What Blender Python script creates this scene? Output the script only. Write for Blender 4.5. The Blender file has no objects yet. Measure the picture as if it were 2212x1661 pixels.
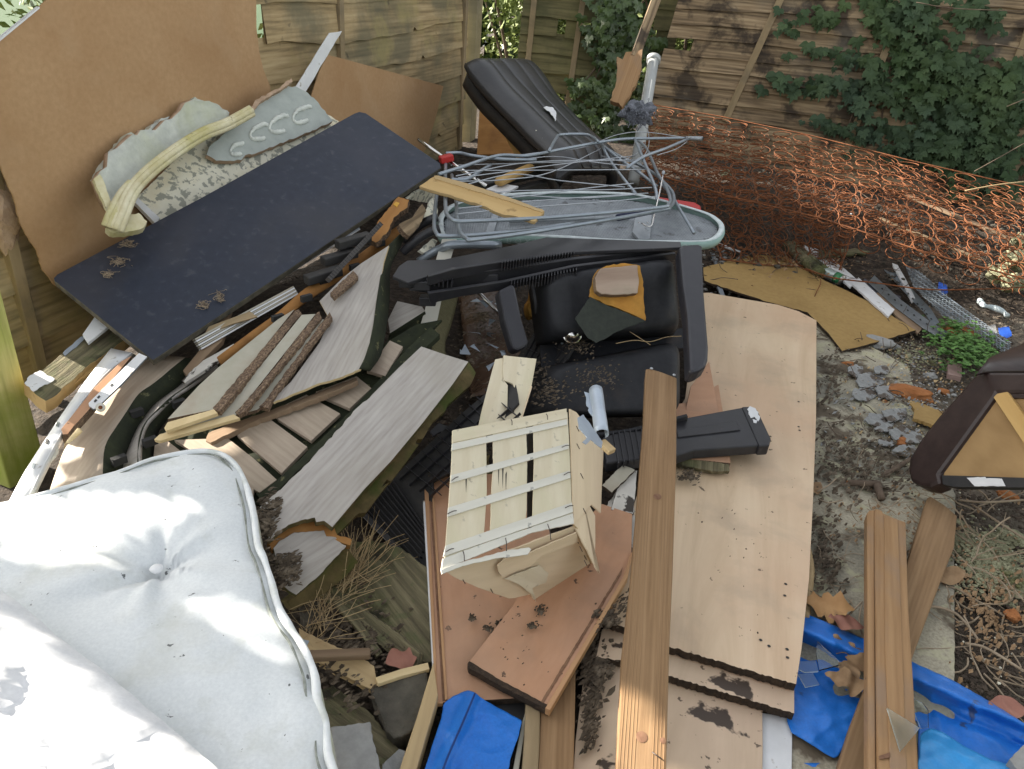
import bpy, bmesh, math, random
from mathutils import Vector as V, Matrix, noise
random.seed(7)
R_ = math.radians
S = bpy.context.scene
COL = S.collection
# ---------------------------------------------------------------- camera
H = 1.4
TH, PH, FP = R_(29), R_(5.33), 1662.0            # pitch, roll, focal length in picture units (2212 wide)
_f = V((0, math.cos(TH), -math.sin(TH)))
_u0 = V((0, math.sin(TH), math.cos(TH)))
_r = V((1, 0, 0)) * math.cos(PH) + _u0 * math.sin(PH)
_u = V((1, 0, 0)) * -math.sin(PH) + _u0 * math.cos(PH)
CAM = V((0, 0, H))
cd = bpy.data.cameras.new("camera")
cam = bpy.data.objects.new("camera", cd)
COL.objects.link(cam)
M = Matrix((( _r.x, _u.x, -_f.x, 0), (_r.y, _u.y, -_f.y, 0), (_r.z, _u.z, -_f.z, H), (0, 0, 0, 1)))
cam.matrix_world = M
cd.sensor_width = 36.0
cd.lens = 36.0 * FP / 2212.0
cd.clip_start = 0.05
cd.clip_end = 400
S.camera = cam
# ---------------------------------------------------------------- light
SUN_AZ = (-1.0, 0.36)      # horizontal direction TOWARDS the sun
SUN_EL = 26.0
w = bpy.data.worlds.new("World")
S.world = w
w.use_nodes = True
nt = w.node_tree
nt.nodes.clear()
sky = nt.nodes.new("ShaderNodeTexSky")
sky.sky_type = 'NISHITA'
sky.sun_disc = False
sky.sun_elevation = R_(SUN_EL)
sky.sun_rotation = math.atan2(SUN_AZ[0], SUN_AZ[1])
bg = nt.nodes.new("ShaderNodeBackground")
bg.inputs[1].default_value = 0.125
wo = nt.nodes.new("ShaderNodeOutputWorld")
hs = nt.nodes.new("ShaderNodeHueSaturation")       # thin high cloud: a paler sky
hs.inputs['Saturation'].default_value = .30
nt.links.new(sky.outputs[0], hs.inputs['Color'])
tn = nt.nodes.new("ShaderNodeMix"); tn.data_type = 'RGBA'; tn.blend_type = 'MULTIPLY'
tn.inputs[0].default_value = 1.0
tn.inputs[7].default_value = (1.0, .965, .90, 1)
nt.links.new(hs.outputs[0], tn.inputs[6])
nt.links.new(tn.outputs[2], bg.inputs[0])
nt.links.new(bg.outputs[0], wo.inputs[0])
sd = bpy.data.lights.new("sun", 'SUN')
sd.energy = 5.0
sd.angle = R_(0.55)
sd.color = (1.0, 0.92, 0.80)
sun = bpy.data.objects.new("sun", sd)
COL.objects.link(sun)
_h = V((SUN_AZ[0], SUN_AZ[1], 0)).normalized()
_ts = _h * math.cos(R_(SUN_EL)) + V((0, 0, math.sin(R_(SUN_EL))))
sun.rotation_euler = _ts.to_track_quat('Z', 'Y').to_euler()
S.view_settings.view_transform = 'Standard'
S.view_settings.look = 'None'
S.view_settings.exposure = 1.86
S.view_settings.gamma = 1.0
# ---------------------------------------------------------------- geometry helpers
def ray(x, y):
    return _f + _r * ((x - 1106) / FP) - _u * ((y - 830.5) / FP)
def P(x, y, z=0.0):
    r = ray(x, y)
    return CAM + r * ((z - H) / r.z)
def dd(x, y, d):
    return (x, y, (CAM + ray(x, y) * d).z)
def Dp(x, y, d):
    return CAM + ray(x, y) * d
def proj(p):
    q = V(p) - CAM
    d = q.dot(_f)
    return 1106 + FP * q.dot(_r) / d, 830.5 - FP * q.dot(_u) / d, d
def onplane(x, y, o, n):
    r = ray(x, y)
    return CAM + r * ((o - CAM).dot(n) / r.dot(n))
def plane(a):
    p = [q if isinstance(q, V) else P(*q) for q in a]
    n = (p[1] - p[0]).cross(p[2] - p[0]).normalized()
    if n.dot(CAM - p[0]) < 0: n = -n
    return p[0], n
def jag(pts, amp, step=10, seed=1, edges=None):
    rr = random.Random(seed)
    out = []
    n = len(pts)
    for i in range(n):
        a, b = pts[i], pts[(i + 1) % n]
        out.append(a)
        if edges is not None and i not in edges: continue
        L = math.hypot(b[0] - a[0], b[1] - a[1])
        k = int(L / step)
        for j in range(1, k):
            t = (j + rr.uniform(-.25, .25)) / k
            o = rr.uniform(-amp, amp)
            nx, ny = -(b[1] - a[1]) / L, (b[0] - a[0]) / L
            out.append((a[0] + (b[0] - a[0]) * t + nx * o, a[1] + (b[1] - a[1]) * t + ny * o))
    return out
def link(o, parent=None):
    COL.objects.link(o)
    if parent is not None:
        m = o.matrix_basis.copy()
        o.parent = parent
        o.matrix_parent_inverse = parent.matrix_basis.inverted()
        o.matrix_basis = m
    return o
def tag(o, label, cat, group=None):
    o['label'] = label
    o['category'] = cat
    if group: o['group'] = group
    return o
def struct(o, kind='structure'):
    o['kind'] = kind
    return o
def thing(name, loc, label, cat, group=None):
    o = bpy.data.objects.new(name, None)
    o.matrix_basis = Matrix.Translation(V(loc))
    o.empty_display_size = .05
    COL.objects.link(o)
    return tag(o, label, cat, group)
def frame(o, n, xd):
    n = n.normalized()
    x = (xd - n * xd.dot(n)).normalized()
    y = n.cross(x)
    return Matrix(((x.x, y.x, n.x, o.x), (x.y, y.y, n.y, o.y), (x.z, y.z, n.z, o.z), (0, 0, 0, 1)))
def mk(name, vs, fs, mats, parent=None, mi=None, smooth=False, fr=None, bevel=0):
    """vs: world coordinates; fr: local frame"""
    if fr is None:
        c = V((0, 0, 0))
        for v in vs: c += v
        c /= max(1, len(vs))
        fr = Matrix.Translation(c)
    inv = fr.inverted()
    me = bpy.data.meshes.new(name)
    me.from_pydata([inv @ V(v) for v in vs], [], fs)
    if not isinstance(mats, (list, tuple)): mats = [mats]
    for m in mats: me.materials.append(m)
    if mi:
        for p, k in zip(me.polygons, mi): p.material_index = k
    if smooth:
        for p in me.polygons: p.use_smooth = True
    me.update()
    o = bpy.data.objects.new(name, me)
    o.matrix_basis = fr
    link(o, parent)
    if bevel:
        b = o.modifiers.new("b", 'BEVEL')
        b.width = bevel
        b.segments = 2
        b.limit_method = 'ANGLE'
        b.angle_limit = R_(40)
    return o
def slab(name, pix, anch, t, mats, parent=None, grain=None, bevel=0.0012, lift=0.0, taper=0):
    """flat board: outline in picture units laid on the plane through three anchors (px,py,z), thickness t away from the viewer"""
    o, n = anch if len(anch) == 2 else plane(anch)
    o = o + n * lift
    top = [onplane(x, y, o, n) for x, y in pix]
    # orient counter-clockwise about n
    c = sum(top, V((0, 0, 0))) / len(top)
    ar = V((0, 0, 0))
    for i in range(len(top)): ar += (top[i] - c).cross(top[(i + 1) % len(top)] - c)
    if ar.dot(n) < 0: top.reverse()
    if grain: xd = onplane(*grain[1], o, n) - onplane(*grain[0], o, n)
    else: xd = top[1] - top[0]
    k = len(top)
    vs = top + [p - n * t for p in top]
    fs = [tuple(range(k)), tuple(reversed(range(k, 2 * k)))]
    mi = [0, 0]
    e = 1 if isinstance(mats, (list, tuple)) and len(mats) > 1 else 0
    for i in range(k):
        j = (i + 1) % k
        fs.append((i, i + k, j + k, j))
        mi.append(e)
    return mk(name, vs, fs, mats, parent, mi, fr=frame(c, n, xd), bevel=bevel)
def beam(name, a, b, wd, ht, mats, parent=None, up=V((0, 0, 1)), bevel=0.002, seg=1, warp=0, shear=0):
    """rectangular timber from a to b (centre of its top face), width wd, height ht"""
    a, b = V(a), V(b)
    x = (b - a).normalized()
    y = up.cross(x).normalized()
    z = x.cross(y).normalized()
    vs, fs, mi = [], [], []
    for i in range(seg + 1):
        t = i / seg
        c = a.lerp(b, t) + y * (warp * math.sin(t * 3.1))
        for j, (u, v) in enumerate(((-.5, 0), (.5, 0), (.5, -1), (-.5, -1))):
            vs.append(c + y * u * wd + z * v * ht + (x * shear * u if i in (0, seg) else V((0, 0, 0))))
    for i in range(seg):
        q = i * 4
        for j in range(4):
            k = (j + 1) % 4
            fs.append((q + j, q + k, q + 4 + k, q + 4 + j)); mi.append(0)
    e = 1 if isinstance(mats, (list, tuple)) and len(mats) > 1 else 0
    fs.append((3, 2, 1, 0)); mi.append(e)
    q = seg * 4
    fs.append((q, q + 1, q + 2, q + 3)); mi.append(e)
    return mk(name, vs, fs, mats, parent, mi, fr=frame(a, z, x), bevel=bevel)
def smoothpath(pts, n=6):
    if len(pts) < 3: return [V(p) for p in pts]
    q = [V(p) for p in pts]
    q = [q[0] * 2 - q[1]] + q + [q[-1] * 2 - q[-2]]
    out = []
    for i in range(1, len(q) - 2):
        p0, p1, p2, p3 = q[i - 1:i + 3]
        for j in range(n):
            t = j / n
            out.append(.5 * ((2 * p1) + (p2 - p0) * t + (2 * p0 - 5 * p1 + 4 * p2 - p3) * t * t + (3 * p1 - p0 - 3 * p2 + p3) * t ** 3))
    out.append(q[-2])
    return out
def tubegeo(pts, r, k=8, caps=True, vs=None, fs=None):
    if vs is None: vs, fs = [], []
    base = len(vs)
    n = len(pts)
    prev = None
    for i, p in enumerate(pts):
        t = (pts[min(i + 1, n - 1)] - pts[max(i - 1, 0)])
        if t.length < 1e-9: t = V((0, 0, 1))
        t.normalize()
        if prev is None:
            a = t.orthogonal().normalized()
        else:
            a = prev - t * prev.dot(t)
            a = a.normalized() if a.length > 1e-6 else t.orthogonal().normalized()
        prev = a
        b = t.cross(a)
        rr = r(i / max(1, n - 1)) if callable(r) else r
        for j in range(k):
            g = 2 * math.pi * j / k
            vs.append(p + (a * math.cos(g) + b * math.sin(g)) * rr)
    for i in range(n - 1):
        for j in range(k):
            a0 = base + i * k + j
            b0 = base + i * k + (j + 1) % k
            fs.append((a0, b0, b0 + k, a0 + k))
    if caps:
        fs.append(tuple(reversed(range(base, base + k))))
        fs.append(tuple(range(base + (n - 1) * k, base + n * k)))
    return vs, fs
def tube(name, pts, r, m, parent=None, k=8, n=6, smooth=True):
    p = smoothpath(pts, n)
    vs, fs = tubegeo(p, r, k)
    o = mk(name, vs, fs, m, parent, smooth=smooth)
    return o
def grid(name, rows, m, parent=None, t=0.0, smooth=True, sub=0, fr=None, mi=None, flip=False, closed=False):
    """rows: list of equal-length lists of world points -> sheet (solidified away from the viewer by t)"""
    nr, nc = len(rows), len(rows[0])
    vs = [V(p) for r in rows for p in r]
    fs = []
    for i in range(nr - 1):
        for j in range(nc - 1 + (1 if closed else 0)):
            j2 = (j + 1) % nc
            q = (i * nc + j, i * nc + j2, (i + 1) * nc + j2, (i + 1) * nc + j)
            fs.append(tuple(reversed(q)) if flip else q)
    # face the camera
    a = vs[fs[len(fs) // 2][0]]; b = vs[fs[len(fs) // 2][1]]; c = vs[fs[len(fs) // 2][2]]
    if (b - a).cross(c - a).dot(CAM - a) < 0 and not closed: fs = [tuple(reversed(f)) for f in fs]
    o = mk(name, vs, fs, m, parent, smooth=smooth, fr=fr)
    if t:
        s = o.modifiers.new("s", 'SOLIDIFY')
        s.thickness = t
        s.offset = -1
        if isinstance(m, (list, tuple)) and len(m) > 1: s.material_offset_rim = 1
    if sub:
        s = o.modifiers.new("u", 'SUBSURF')
        s.levels = s.render_levels = sub
    return o
def rails(a, b, n=3, m=1, sag=0.0, seed=0, amp=0.0):
    """grid rows between two pixel+z polylines a and b; n rows, resampled"""
    A, B = smoothpath([P(*q) for q in a], m), smoothpath([P(*q) for q in b], m)
    L = max(len(A), len(B))
    def res(q):
        return [q[int(i * (len(q) - 1) / (L - 1))].lerp(q[min(len(q) - 1, int(i * (len(q) - 1) / (L - 1)) + 1)], (i * (len(q) - 1) / (L - 1)) % 1) for i in range(L)]
    A, B = res(A), res(B)
    out = []
    for k in range(n + 1):
        t = k / n
        row = []
        for i in range(L):
            p = A[i].lerp(B[i], t)
            p = p + V((0, 0, sag * math.sin(math.pi * t) + (amp * noise.noise(p * 9 + V((seed, 0, 0))) if amp else 0)))
            row.append(p)
        out.append(row)
    return out
def rock(name, c, r, m, parent=None, sq=(1, 1, .7), seed=0, amp=.35, sub=3, rot=0, fsc=1.4):
    bm = bmesh.new()
    bmesh.ops.create_icosphere(bm, subdivisions=sub, radius=1)
    for v in bm.verts:
        d = noise.noise(v.co * fsc + V((seed * 3.1, 0, 0))) * amp + noise.noise(v.co * 4 + V((seed, 5, 0))) * amp * .35
        v.co = v.co * (1 + d)
        v.co = V((v.co.x * sq[0], v.co.y * sq[1], v.co.z * sq[2])) * r
    me = bpy.data.meshes.new(name)
    bm.to_mesh(me); bm.free()
    me.materials.append(m)
    o = bpy.data.objects.new(name, me)
    o.matrix_basis = Matrix.Translation(V(c)) @ Matrix.Rotation(rot, 4, 'Z')
    link(o, parent)
    return o
def inpoly(x, y, poly):
    c = False
    n = len(poly)
    j = n - 1
    for i in range(n):
        if (poly[i][1] > y) != (poly[j][1] > y) and x < (poly[j][0] - poly[i][0]) * (y - poly[i][1]) / (poly[j][1] - poly[i][1]) + poly[i][0]:
            c = not c
        j = i
    return c
# ---------------------------------------------------------------- materials
MT = {}
def mat(name, cols, scale=8, st=(1, 1, 1), detail=6, rough=.7, bump=.15, bscale=None, metal=0, dirt=None, wave=None, dist=0.0, big=None, spec=.4, bdist=.004, sheen=0, rnd=.62, dirt2=None):
    """cols: colour stops of the fine pattern; big: (colour, scale, lo, hi, amount) large blotches; dirt: the same, sharper specks; wave: (scale, distortion) wood rings"""
    m = bpy.data.materials.new(name)
    m.use_nodes = True
    nt = m.node_tree
    N, Lk = nt.nodes, nt.links
    N.clear()
    out = N.new("ShaderNodeOutputMaterial")
    b = N.new("ShaderNodeBsdfPrincipled")
    Lk.new(b.outputs[0], out.inputs[0])
    tc = N.new("ShaderNodeTexCoord")
    mp = N.new("ShaderNodeMapping")
    mp.inputs['Scale'].default_value = st
    Lk.new(tc.outputs['Object'], mp.inputs[0])
    def nz(sc, det, vec, r=rnd, ds=0.0):
        t = N.new("ShaderNodeTexNoise")
        t.inputs['Scale'].default_value = sc
        t.inputs['Detail'].default_value = det
        t.inputs['Roughness'].default_value = r
        t.inputs['Distortion'].default_value = ds
        Lk.new(vec, t.inputs['Vector'])
        return t.outputs['Fac']
    f = nz(scale, detail, mp.outputs[0], ds=dist)
    f0 = f
    if wave:
        wv = N.new("ShaderNodeTexWave")
        wv.wave_type = 'BANDS'
        wv.bands_direction = 'Y'
        wv.inputs['Scale'].default_value = wave[0]
        wv.inputs['Distortion'].default_value = wave[1]
        wv.inputs['Detail'].default_value = 2
        wv.inputs['Detail Scale'].default_value = wave[2] if len(wave) > 2 else 1.2
        Lk.new(mp.outputs[0], wv.inputs['Vector'])
        mm = N.new("ShaderNodeMath"); mm.operation = 'MULTIPLY_ADD'
        mm.inputs[1].default_value = .07
        Lk.new(wv.outputs['Fac'], mm.inputs[0])
        m2 = N.new("ShaderNodeMath"); m2.operation = 'MULTIPLY'; m2.inputs[1].default_value = .94
        Lk.new(f, m2.inputs[0]); Lk.new(m2.outputs[0], mm.inputs[2])
        f0 = f
        f = mm.outputs[0]
    cr = N.new("ShaderNodeValToRGB")
    els = cr.color_ramp.elements
    ks = [(.3 + .4 * i / max(1, len(cols) - 1), c) if not isinstance(c[1], (tuple, list)) else c for i, c in enumerate(cols)]
    for i, (p, c) in enumerate(ks):
        e = els[i] if i < 2 else els.new(p)
        e.position = p
        e.color = (*c, 1)
    Lk.new(f, cr.inputs[0])
    colr = cr.outputs[0]
    for dd in (big, dirt, dirt2):
        if not dd: continue
        c, sc, lo, hi, am = dd[:5]
        fac = nz(sc, 5, tc.outputs['Object'], .6, .3)
        r = N.new("ShaderNodeMapRange")
        r.inputs[1].default_value = lo; r.inputs[2].default_value = hi; r.inputs[4].default_value = am
        Lk.new(fac, r.inputs[0])
        mx = N.new("ShaderNodeMix"); mx.data_type = 'RGBA'
        Lk.new(r.outputs[0], mx.inputs[0]); Lk.new(colr, mx.inputs[6])
        mx.inputs[7].default_value = (*c, 1)
        colr = mx.outputs[2]
    Lk.new(colr, b.inputs['Base Color'])
    b.inputs['Roughness'].default_value = rough
    b.inputs['Metallic'].default_value = metal
    b.inputs['Specular IOR Level'].default_value = spec
    if sheen: b.inputs['Sheen Weight'].default_value = sheen
    if bump:
        bp = N.new("ShaderNodeBump")
        bp.inputs['Strength'].default_value = bump
        bp.inputs['Distance'].default_value = bdist
        h = f0 if bscale is None else nz(bscale, 5, mp.outputs[0])
        Lk.new(h, bp.inputs['Height'])
        Lk.new(bp.outputs[0], b.inputs['Normal'])
    # roughness variation
    rr = N.new("ShaderNodeMapRange")
    rr.inputs[3].default_value = max(.05, rough - .12); rr.inputs[4].default_value = min(1, rough + .12)
    Lk.new(nz(3.0, 4, tc.outputs['Object']), rr.inputs[0]); Lk.new(rr.outputs[0], b.inputs['Roughness'])
    MT[name] = m
    return m
fence_m = mat('fence_wood', [(.16, .115, .058), (.36, .265, .138), (.50, .385, .22)], 30, (.07, 1, 1), bump=.5, rough=.85, wave=(14, 4), big=((.12, .115, .075), 2.6, .42, .62, .7), dirt=((.36, .30, .12), 3.4, .54, .66, .5), dirt2=((.05, .04, .03), 9, .64, .70, .6))
fence_r = mat('weathered_fence_wood', [(.045, .032, .02), (.24, .17, .10), (.44, .33, .20)], 30, (.06, 1, 1), bump=.6, rough=.88, wave=(14, 4), big=((.03, .022, .017), 4.5, .50, .60, .85), dirt=((.20, .19, .16), 1.7, .5, .7, .5))
fence_o = mat('shaded_olive_fence_wood', [(.055, .05, .022), (.15, .13, .06), (.22, .19, .09)], 30, (.07, 1, 1), bump=.5, rough=.9, big=((.05, .055, .025), 2.6, .42, .62, .7), dirt=((.17, .16, .06), 3.4, .54, .66, .5))  # darker copy of fence wood: backlit shade behind ivy put into the colour
post_m = mat('post_wood', [(.20, .165, .09), (.36, .30, .17)], 10, (1, 1, .12), bump=.5, rough=.85, big=((.16, .14, .10), 3, .5, .7, .6))
green_post = mat('algae_stained_post', [(.26, .25, .09), (.46, .44, .16), (.58, .54, .24)], 40, (.06, 1, 1), bump=.5, rough=.8, big=((.25, .32, .03), 3.5, .42, .66, .85), dirt=((.12, .10, .05), 9, .68, .74, .7))
batten_m = mat('batten_wood', [(.22, .165, .09), (.36, .27, .16)], 16, (.15, .8, 1), bump=.4, rough=.85, big=((.12, .10, .07), 5, .5, .7, .6))
hardboard = mat('hardboard', [(.38, .235, .118), (.45, .285, .15)], 55, bump=.12, rough=.75, big=((.30, .16, .065), 1.6, .42, .68, .6), dirt=((.46, .32, .19), 3.1, .52, .75, .5))
tanboard = mat('tan_fibreboard', [(.30, .19, .065), (.38, .25, .09)], 40, bump=.2, rough=.8, big=((.23, .14, .045), 3, .45, .7, .6), dirt=((.05, .035, .02), 18, .70, .74, .8))
darkedge = mat('rotten_edge', [(.02, .014, .01), (.07, .045, .028)], 60, bump=1.0, rough=.95, bdist=.01)
navy = mat('navy_board', [(.014, .020, .036), (.020, .027, .047)], 30, bump=.06, rough=.5, big=((.042, .045, .062), 3.0, .45, .75, .7), dirt=((.18, .18, .18), 30, .58, .78, .22), dirt2=((.035, .035, .04), 1.6, .5, .7, .6))
navyedge = mat('worn_board_edge', [(.03, .03, .028), (.16, .14, .10)], 25, bump=.3, rough=.8)
plaster_w = mat('flaking_white_plaster', [(.66, .63, .50), (.78, .76, .64)], 12, bump=.3, rough=.85, big=((.66, .55, .30), 3.0, .5, .75, .6), dirt=((.25, .26, .22), 34, .52, .56, .85))
plaster_g = mat('grey_plaster', [(.42, .44, .40), (.56, .58, .52)], 26, bump=.7, rough=.9, big=((.42, .44, .28), 5, .45, .7, .7), bdist=.008)
plaster_y = mat('stained_cornice_plaster', [(.52, .46, .27), (.74, .70, .52)], 14, bump=.5, rough=.85, big=((.40, .36, .10), 7, .42, .68, .8), dirt=((.16, .14, .08), 30, .66, .72, .8))
plaster_s = mat('smooth_grey_plaster', [(.30, .33, .31), (.38, .41, .385)], 18, bump=.3, rough=.88, big=((.24, .26, .25), 4, .5, .75, .6))
plaster_e = mat('broken_plaster', [(.30, .20, .13), (.52, .38, .27)], 22, bump=1, rough=.95, bdist=.01)
whitep = mat('white_paint', [(.62, .63, .64), (.76, .77, .78)], 10, bump=.08, rough=.5, dirt=((.22, .18, .12), 22, .63, .70, .8), big=((.50, .50, .48), 3, .5, .75, .5))
lam = mat('grey_wood_laminate', [(.30, .275, .25), (.39, .36, .33), (.46, .435, .40)], 60, (.10, 1, 1), bump=.12, rough=.6, wave=(24, 5, 1.0), big=((.33, .30, .25), 3, .45, .7, .5))
lam_tan = mat('tan_wood_laminate', [(.33, .265, .20), (.45, .37, .285)], 60, (.10, 1, 1), bump=.12, rough=.6, wave=(22, 5), big=((.30, .20, .16), 3, .5, .75, .6))
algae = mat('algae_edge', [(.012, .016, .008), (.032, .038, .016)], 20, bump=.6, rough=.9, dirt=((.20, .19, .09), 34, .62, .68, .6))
mossedge = mat('mossy_board_edge', [(.07, .055, .02), (.16, .12, .05)], 24, bump=.8, rough=.9, big=((.055, .075, .012), 7, .45, .62, .9))
orangeedge = mat('orange_fibre_edge', [(.30, .135, .035), (.42, .21, .065)], 14, (.2, 1, 1), bump=.4, rough=.8, big=((.18, .08, .025), 5, .5, .7, .7))
chip = mat('chipboard_core', [(.045, .03, .022), (.14, .09, .058), (.34, .245, .155)], 190, (.6, 1, 1), detail=4, bump=.5, rough=.9, bdist=.002, big=((.07, .045, .03), 8, .5, .65, .7))
cream = mat('cream_edging', [(.55, .42, .22), (.68, .54, .31)], 20, (.1, 1, 1), bump=.15, rough=.6)
palelam = mat('pale_greige_laminate', [(.36, .34, .27), (.42, .40, .33)], 20, bump=.1, rough=.55, big=((.34, .26, .19), 5, .5, .75, .6))
maple = mat('maple_laminate', [(.53, .39, .25), (.64, .49, .33), (.70, .55, .385)], 10, (.10, 1, 1), bump=.04, rough=.45, dist=1.2, wave=(2.2, 7, 1.6), big=((.56, .37, .24), 1.5, .42, .66, .6), dirt=((.10, .06, .035), 30, .675, .69, .9), dirt2=((.40, .31, .22), 5, .52, .7, .5))
maple2 = mat('dirty_maple_laminate', [(.52, .39, .27), (.66, .51, .365)], 10, (.10, 1, 1), dist=1, bump=.06, rough=.5, big=((.50, .36, .26), 3, .45, .7, .7), dirt=((.045, .03, .022), 7, .585, .61, .97), dirt2=((.09, .06, .04), 34, .64, .66, .9))
peel = mat('peeling_white_laminate', [(.50, .48, .44), (.64, .62, .57)], 10, bump=.2, rough=.6, dirt=((.035, .027, .022), 11, .55, .59, .97))
beech = mat('beech_laminate', [(.42, .225, .125), (.50, .28, .165)], 30, (.25, 1, 1), bump=.1, rough=.5, big=((.47, .29, .19), 3, .45, .7, .8), dirt=((.06, .04, .03), 24, .655, .675, .85), dirt2=((.34, .20, .125), 6, .5, .7, .5))
beech_e = mat('beech_moulding', [(.36, .19, .095), (.56, .34, .17)], 12, (.1, 1, 1), bump=.3, rough=.6)
crate_m = mat('poplar_veneer', [(.58, .50, .35), (.70, .635, .485)], 26, (.12, 1, 1), bump=.2, rough=.7, big=((.56, .52, .34), 4, .45, .7, .8), dirt=((.24, .21, .16), 36, .62, .68, .5))
crate_s = mat('poplar_side', [(.60, .48, .32), (.73, .60, .42)], 22, (.10, 1, 1), bump=.2, rough=.7, dirt=((.22, .19, .14), 34, .69, .73, .7))
crate_b = mat('grey_poplar_batten', [(.56, .54, .47), (.72, .70, .62)], 16, (.12, 1, 1), bump=.3, rough=.75, dirt=((.20, .20, .19), 28, .64, .70, .7))
staple = mat('rusted_staple', [(.06, .05, .05), (.12, .10, .09)], 30, rough=.5, metal=.8, bump=0)
timber = mat('treated_timber', [(.17, .095, .042), (.255, .155, .076), (.33, .21, .11)], 45, (.045, 1, 1), bump=.5, rough=.8, wave=(30, 3, .9), big=((.21, .13, .07), 2.4, .45, .7, .55), dirt=((.05, .035, .02), 30, .72, .75, .9))
timber_l = mat('light_timber', [(.40, .285, .15), (.50, .37, .20)], 50, (.05, 1, 1), bump=.35, rough=.75, wave=(26, 3, .9), big=((.30, .21, .12), 3, .5, .7, .6), dirt=((.06, .04, .03), 20, .70, .74, .9))
timber_r = mat('moulded_timber', [(.25, .14, .062), (.37, .225, .11)], 45, (.045, 1, 1), bump=.45, rough=.8, wave=(26, 3, .9), big=((.24, .17, .12), 4, .48, .7, .7), dirt=((.04, .03, .02), 20, .71, .74, .9))
oldwood = mat('rotten_wood', [(.06, .05, .032), (.15, .13, .075), (.27, .235, .14)], 60, (.06, 1, 1), bump=1.0, rough=.95, wave=(8, 6, 1), big=((.09, .11, .035), 3, .45, .65, .75), dirt=((.02, .016, .012), 6, .56, .64, .85), bdist=.012, dirt2=((.10, .115, .05), 22, .55, .66, .6))
brownstick = mat('brown_stick', [(.14, .09, .055), (.27, .19, .12)], 14, (.12, 1, 1), bump=.6, rough=.9)
ply = mat('plywood_face', [(.42, .27, .10), (.55, .38, .17)], 10, (.12, 1, 1), bump=.3, rough=.75, dirt=((.16, .09, .03), 12, .62, .7, .6))
plyedge = mat('plywood_layers', [(.24, .15, .06), (.62, .46, .24)], 1.5, (.1, .1, 140), bump=.3, rough=.8, detail=1)
blackp = mat('black_plastic', [(.022, .022, .025), (.034, .034, .040)], 12, bump=.05, rough=.42, dirt=((.12, .11, .10), 34, .66, .74, .35), big=((.05, .048, .045), 5, .5, .75, .5))
blackd = mat('dull_black_plastic', [(.020, .020, .022), (.040, .038, .036)], 14, bump=.1, rough=.6, dirt=((.10, .08, .06), 30, .62, .72, .4))
leather = mat('black_leather', [(.014, .015, .018), (.022, .023, .027)], 60, bump=.2, rough=.55, spec=.3, big=((.05, .04, .034), 7, .55, .72, .6))
leather_c = mat('black_vinyl', [(.018, .019, .022), (.028, .028, .030)], 30, bump=.1, rough=.36, big=((.045, .040, .036), 4, .5, .75, .7), dirt=((.25, .22, .18), 42, .71, .75, .5))
brownleather = mat('brown_leather', [(.022, .013, .012), (.042, .026, .023)], 22, bump=.2, rough=.42, big=((.065, .042, .035), 3, .5, .7, .5))
foam = mat('orange_foam', [(.42, .19, .035), (.58, .30, .06)], 14, bump=.5, rough=.95, big=((.26, .15, .03), 7, .45, .65, .8))
flapm = mat('dark_green_felt', [(.025, .03, .026), (.04, .046, .038)], 50, bump=.3, rough=.95)
woodblk = mat('grey_wood_block', [(.22, .15, .11), (.42, .33, .26)], 10, (.12, 1, 1), bump=.5, rough=.85, big=((.20, .20, .14), 5, .5, .7, .5))
mattress_m = mat('mattress_cloth', [(.56, .59, .605), (.66, .69, .70)], 160, bump=.05, rough=.9, sheen=.2, big=((.50, .50, .44), 4.2, .52, .76, .65), dirt=((.05, .055, .06), 42, .685, .70, .9), dirt2=((.40, .42, .38), 9, .55, .72, .45))
mattress_w = mat('clean_mattress_cloth', [(.58, .59, .61), (.68, .69, .71)], 120, bump=.05, rough=.9, sheen=.2, big=((.60, .60, .60), 5, .5, .75, .5))
piping_m = mat('mattress_piping', [(.60, .63, .63), (.76, .78, .79)], 30, bump=.15, rough=.85, big=((.40, .42, .34), 9, .5, .72, .7))
tarp_m = mat('blue_tarpaulin', [(.012, .15, .56), (.018, .19, .68)], 180, bump=.12, rough=.42, big=((.010, .10, .42), 4, .45, .7, .45), dirt=((.05, .045, .045), 11, .655, .70, .75))
tarp_l = mat('light_blue_tarpaulin', [(.02, .25, .62), (.03, .32, .72)], 180, bump=.12, rough=.45, big=((.015, .16, .52), 5, .45, .7, .6))
steel = mat('painted_steel_tube', [(.25, .29, .335), (.32, .36, .40)], 8, bump=.03, rough=.32, metal=.45, big=((.13, .15, .17), 9, .5, .7, .5))
wire_m = mat('coated_wire', [(.34, .37, .40), (.46, .48, .52)], 8, bump=0, rough=.35, metal=.2)
chrome = mat('chrome', [(.62, .60, .58), (.72, .70, .68)], 12, bump=0, rough=.12, metal=1, big=((.25, .20, .16), 12, .55, .7, .6))
meshm = mat('grey_steel_mesh', [(.24, .26, .28), (.38, .41, .44)], 14, bump=.05, rough=.5, metal=.35, dirt=((.05, .045, .04), 18, .6, .68, .6))
teal = mat('pale_teal_cover', [(.24, .36, .345), (.32, .45, .42)], 12, bump=.1, rough=.9, big=((.28, .37, .30), 4, .45, .7, .7), dirt=((.50, .60, .56), 44, .655, .67, .7))
trim_w = mat('white_elastic', [(.46, .52, .53), (.60, .65, .66)], 40, bump=.4, rough=.9)
redp = mat('red_plastic', [(.36, .018, .018), (.46, .03, .025)], 10, bump=.05, rough=.4)
rust = mat('rusty_wire', [(.07, .027, .013), (.27, .092, .028)], 60, bump=.2, rough=.8, bdist=.001)
pipe_m = mat('grey_white_pvc', [(.40, .42, .42), (.48, .50, .50)], 10, bump=.05, rough=.5, big=((.34, .33, .30), 6, .5, .7, .5))
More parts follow.
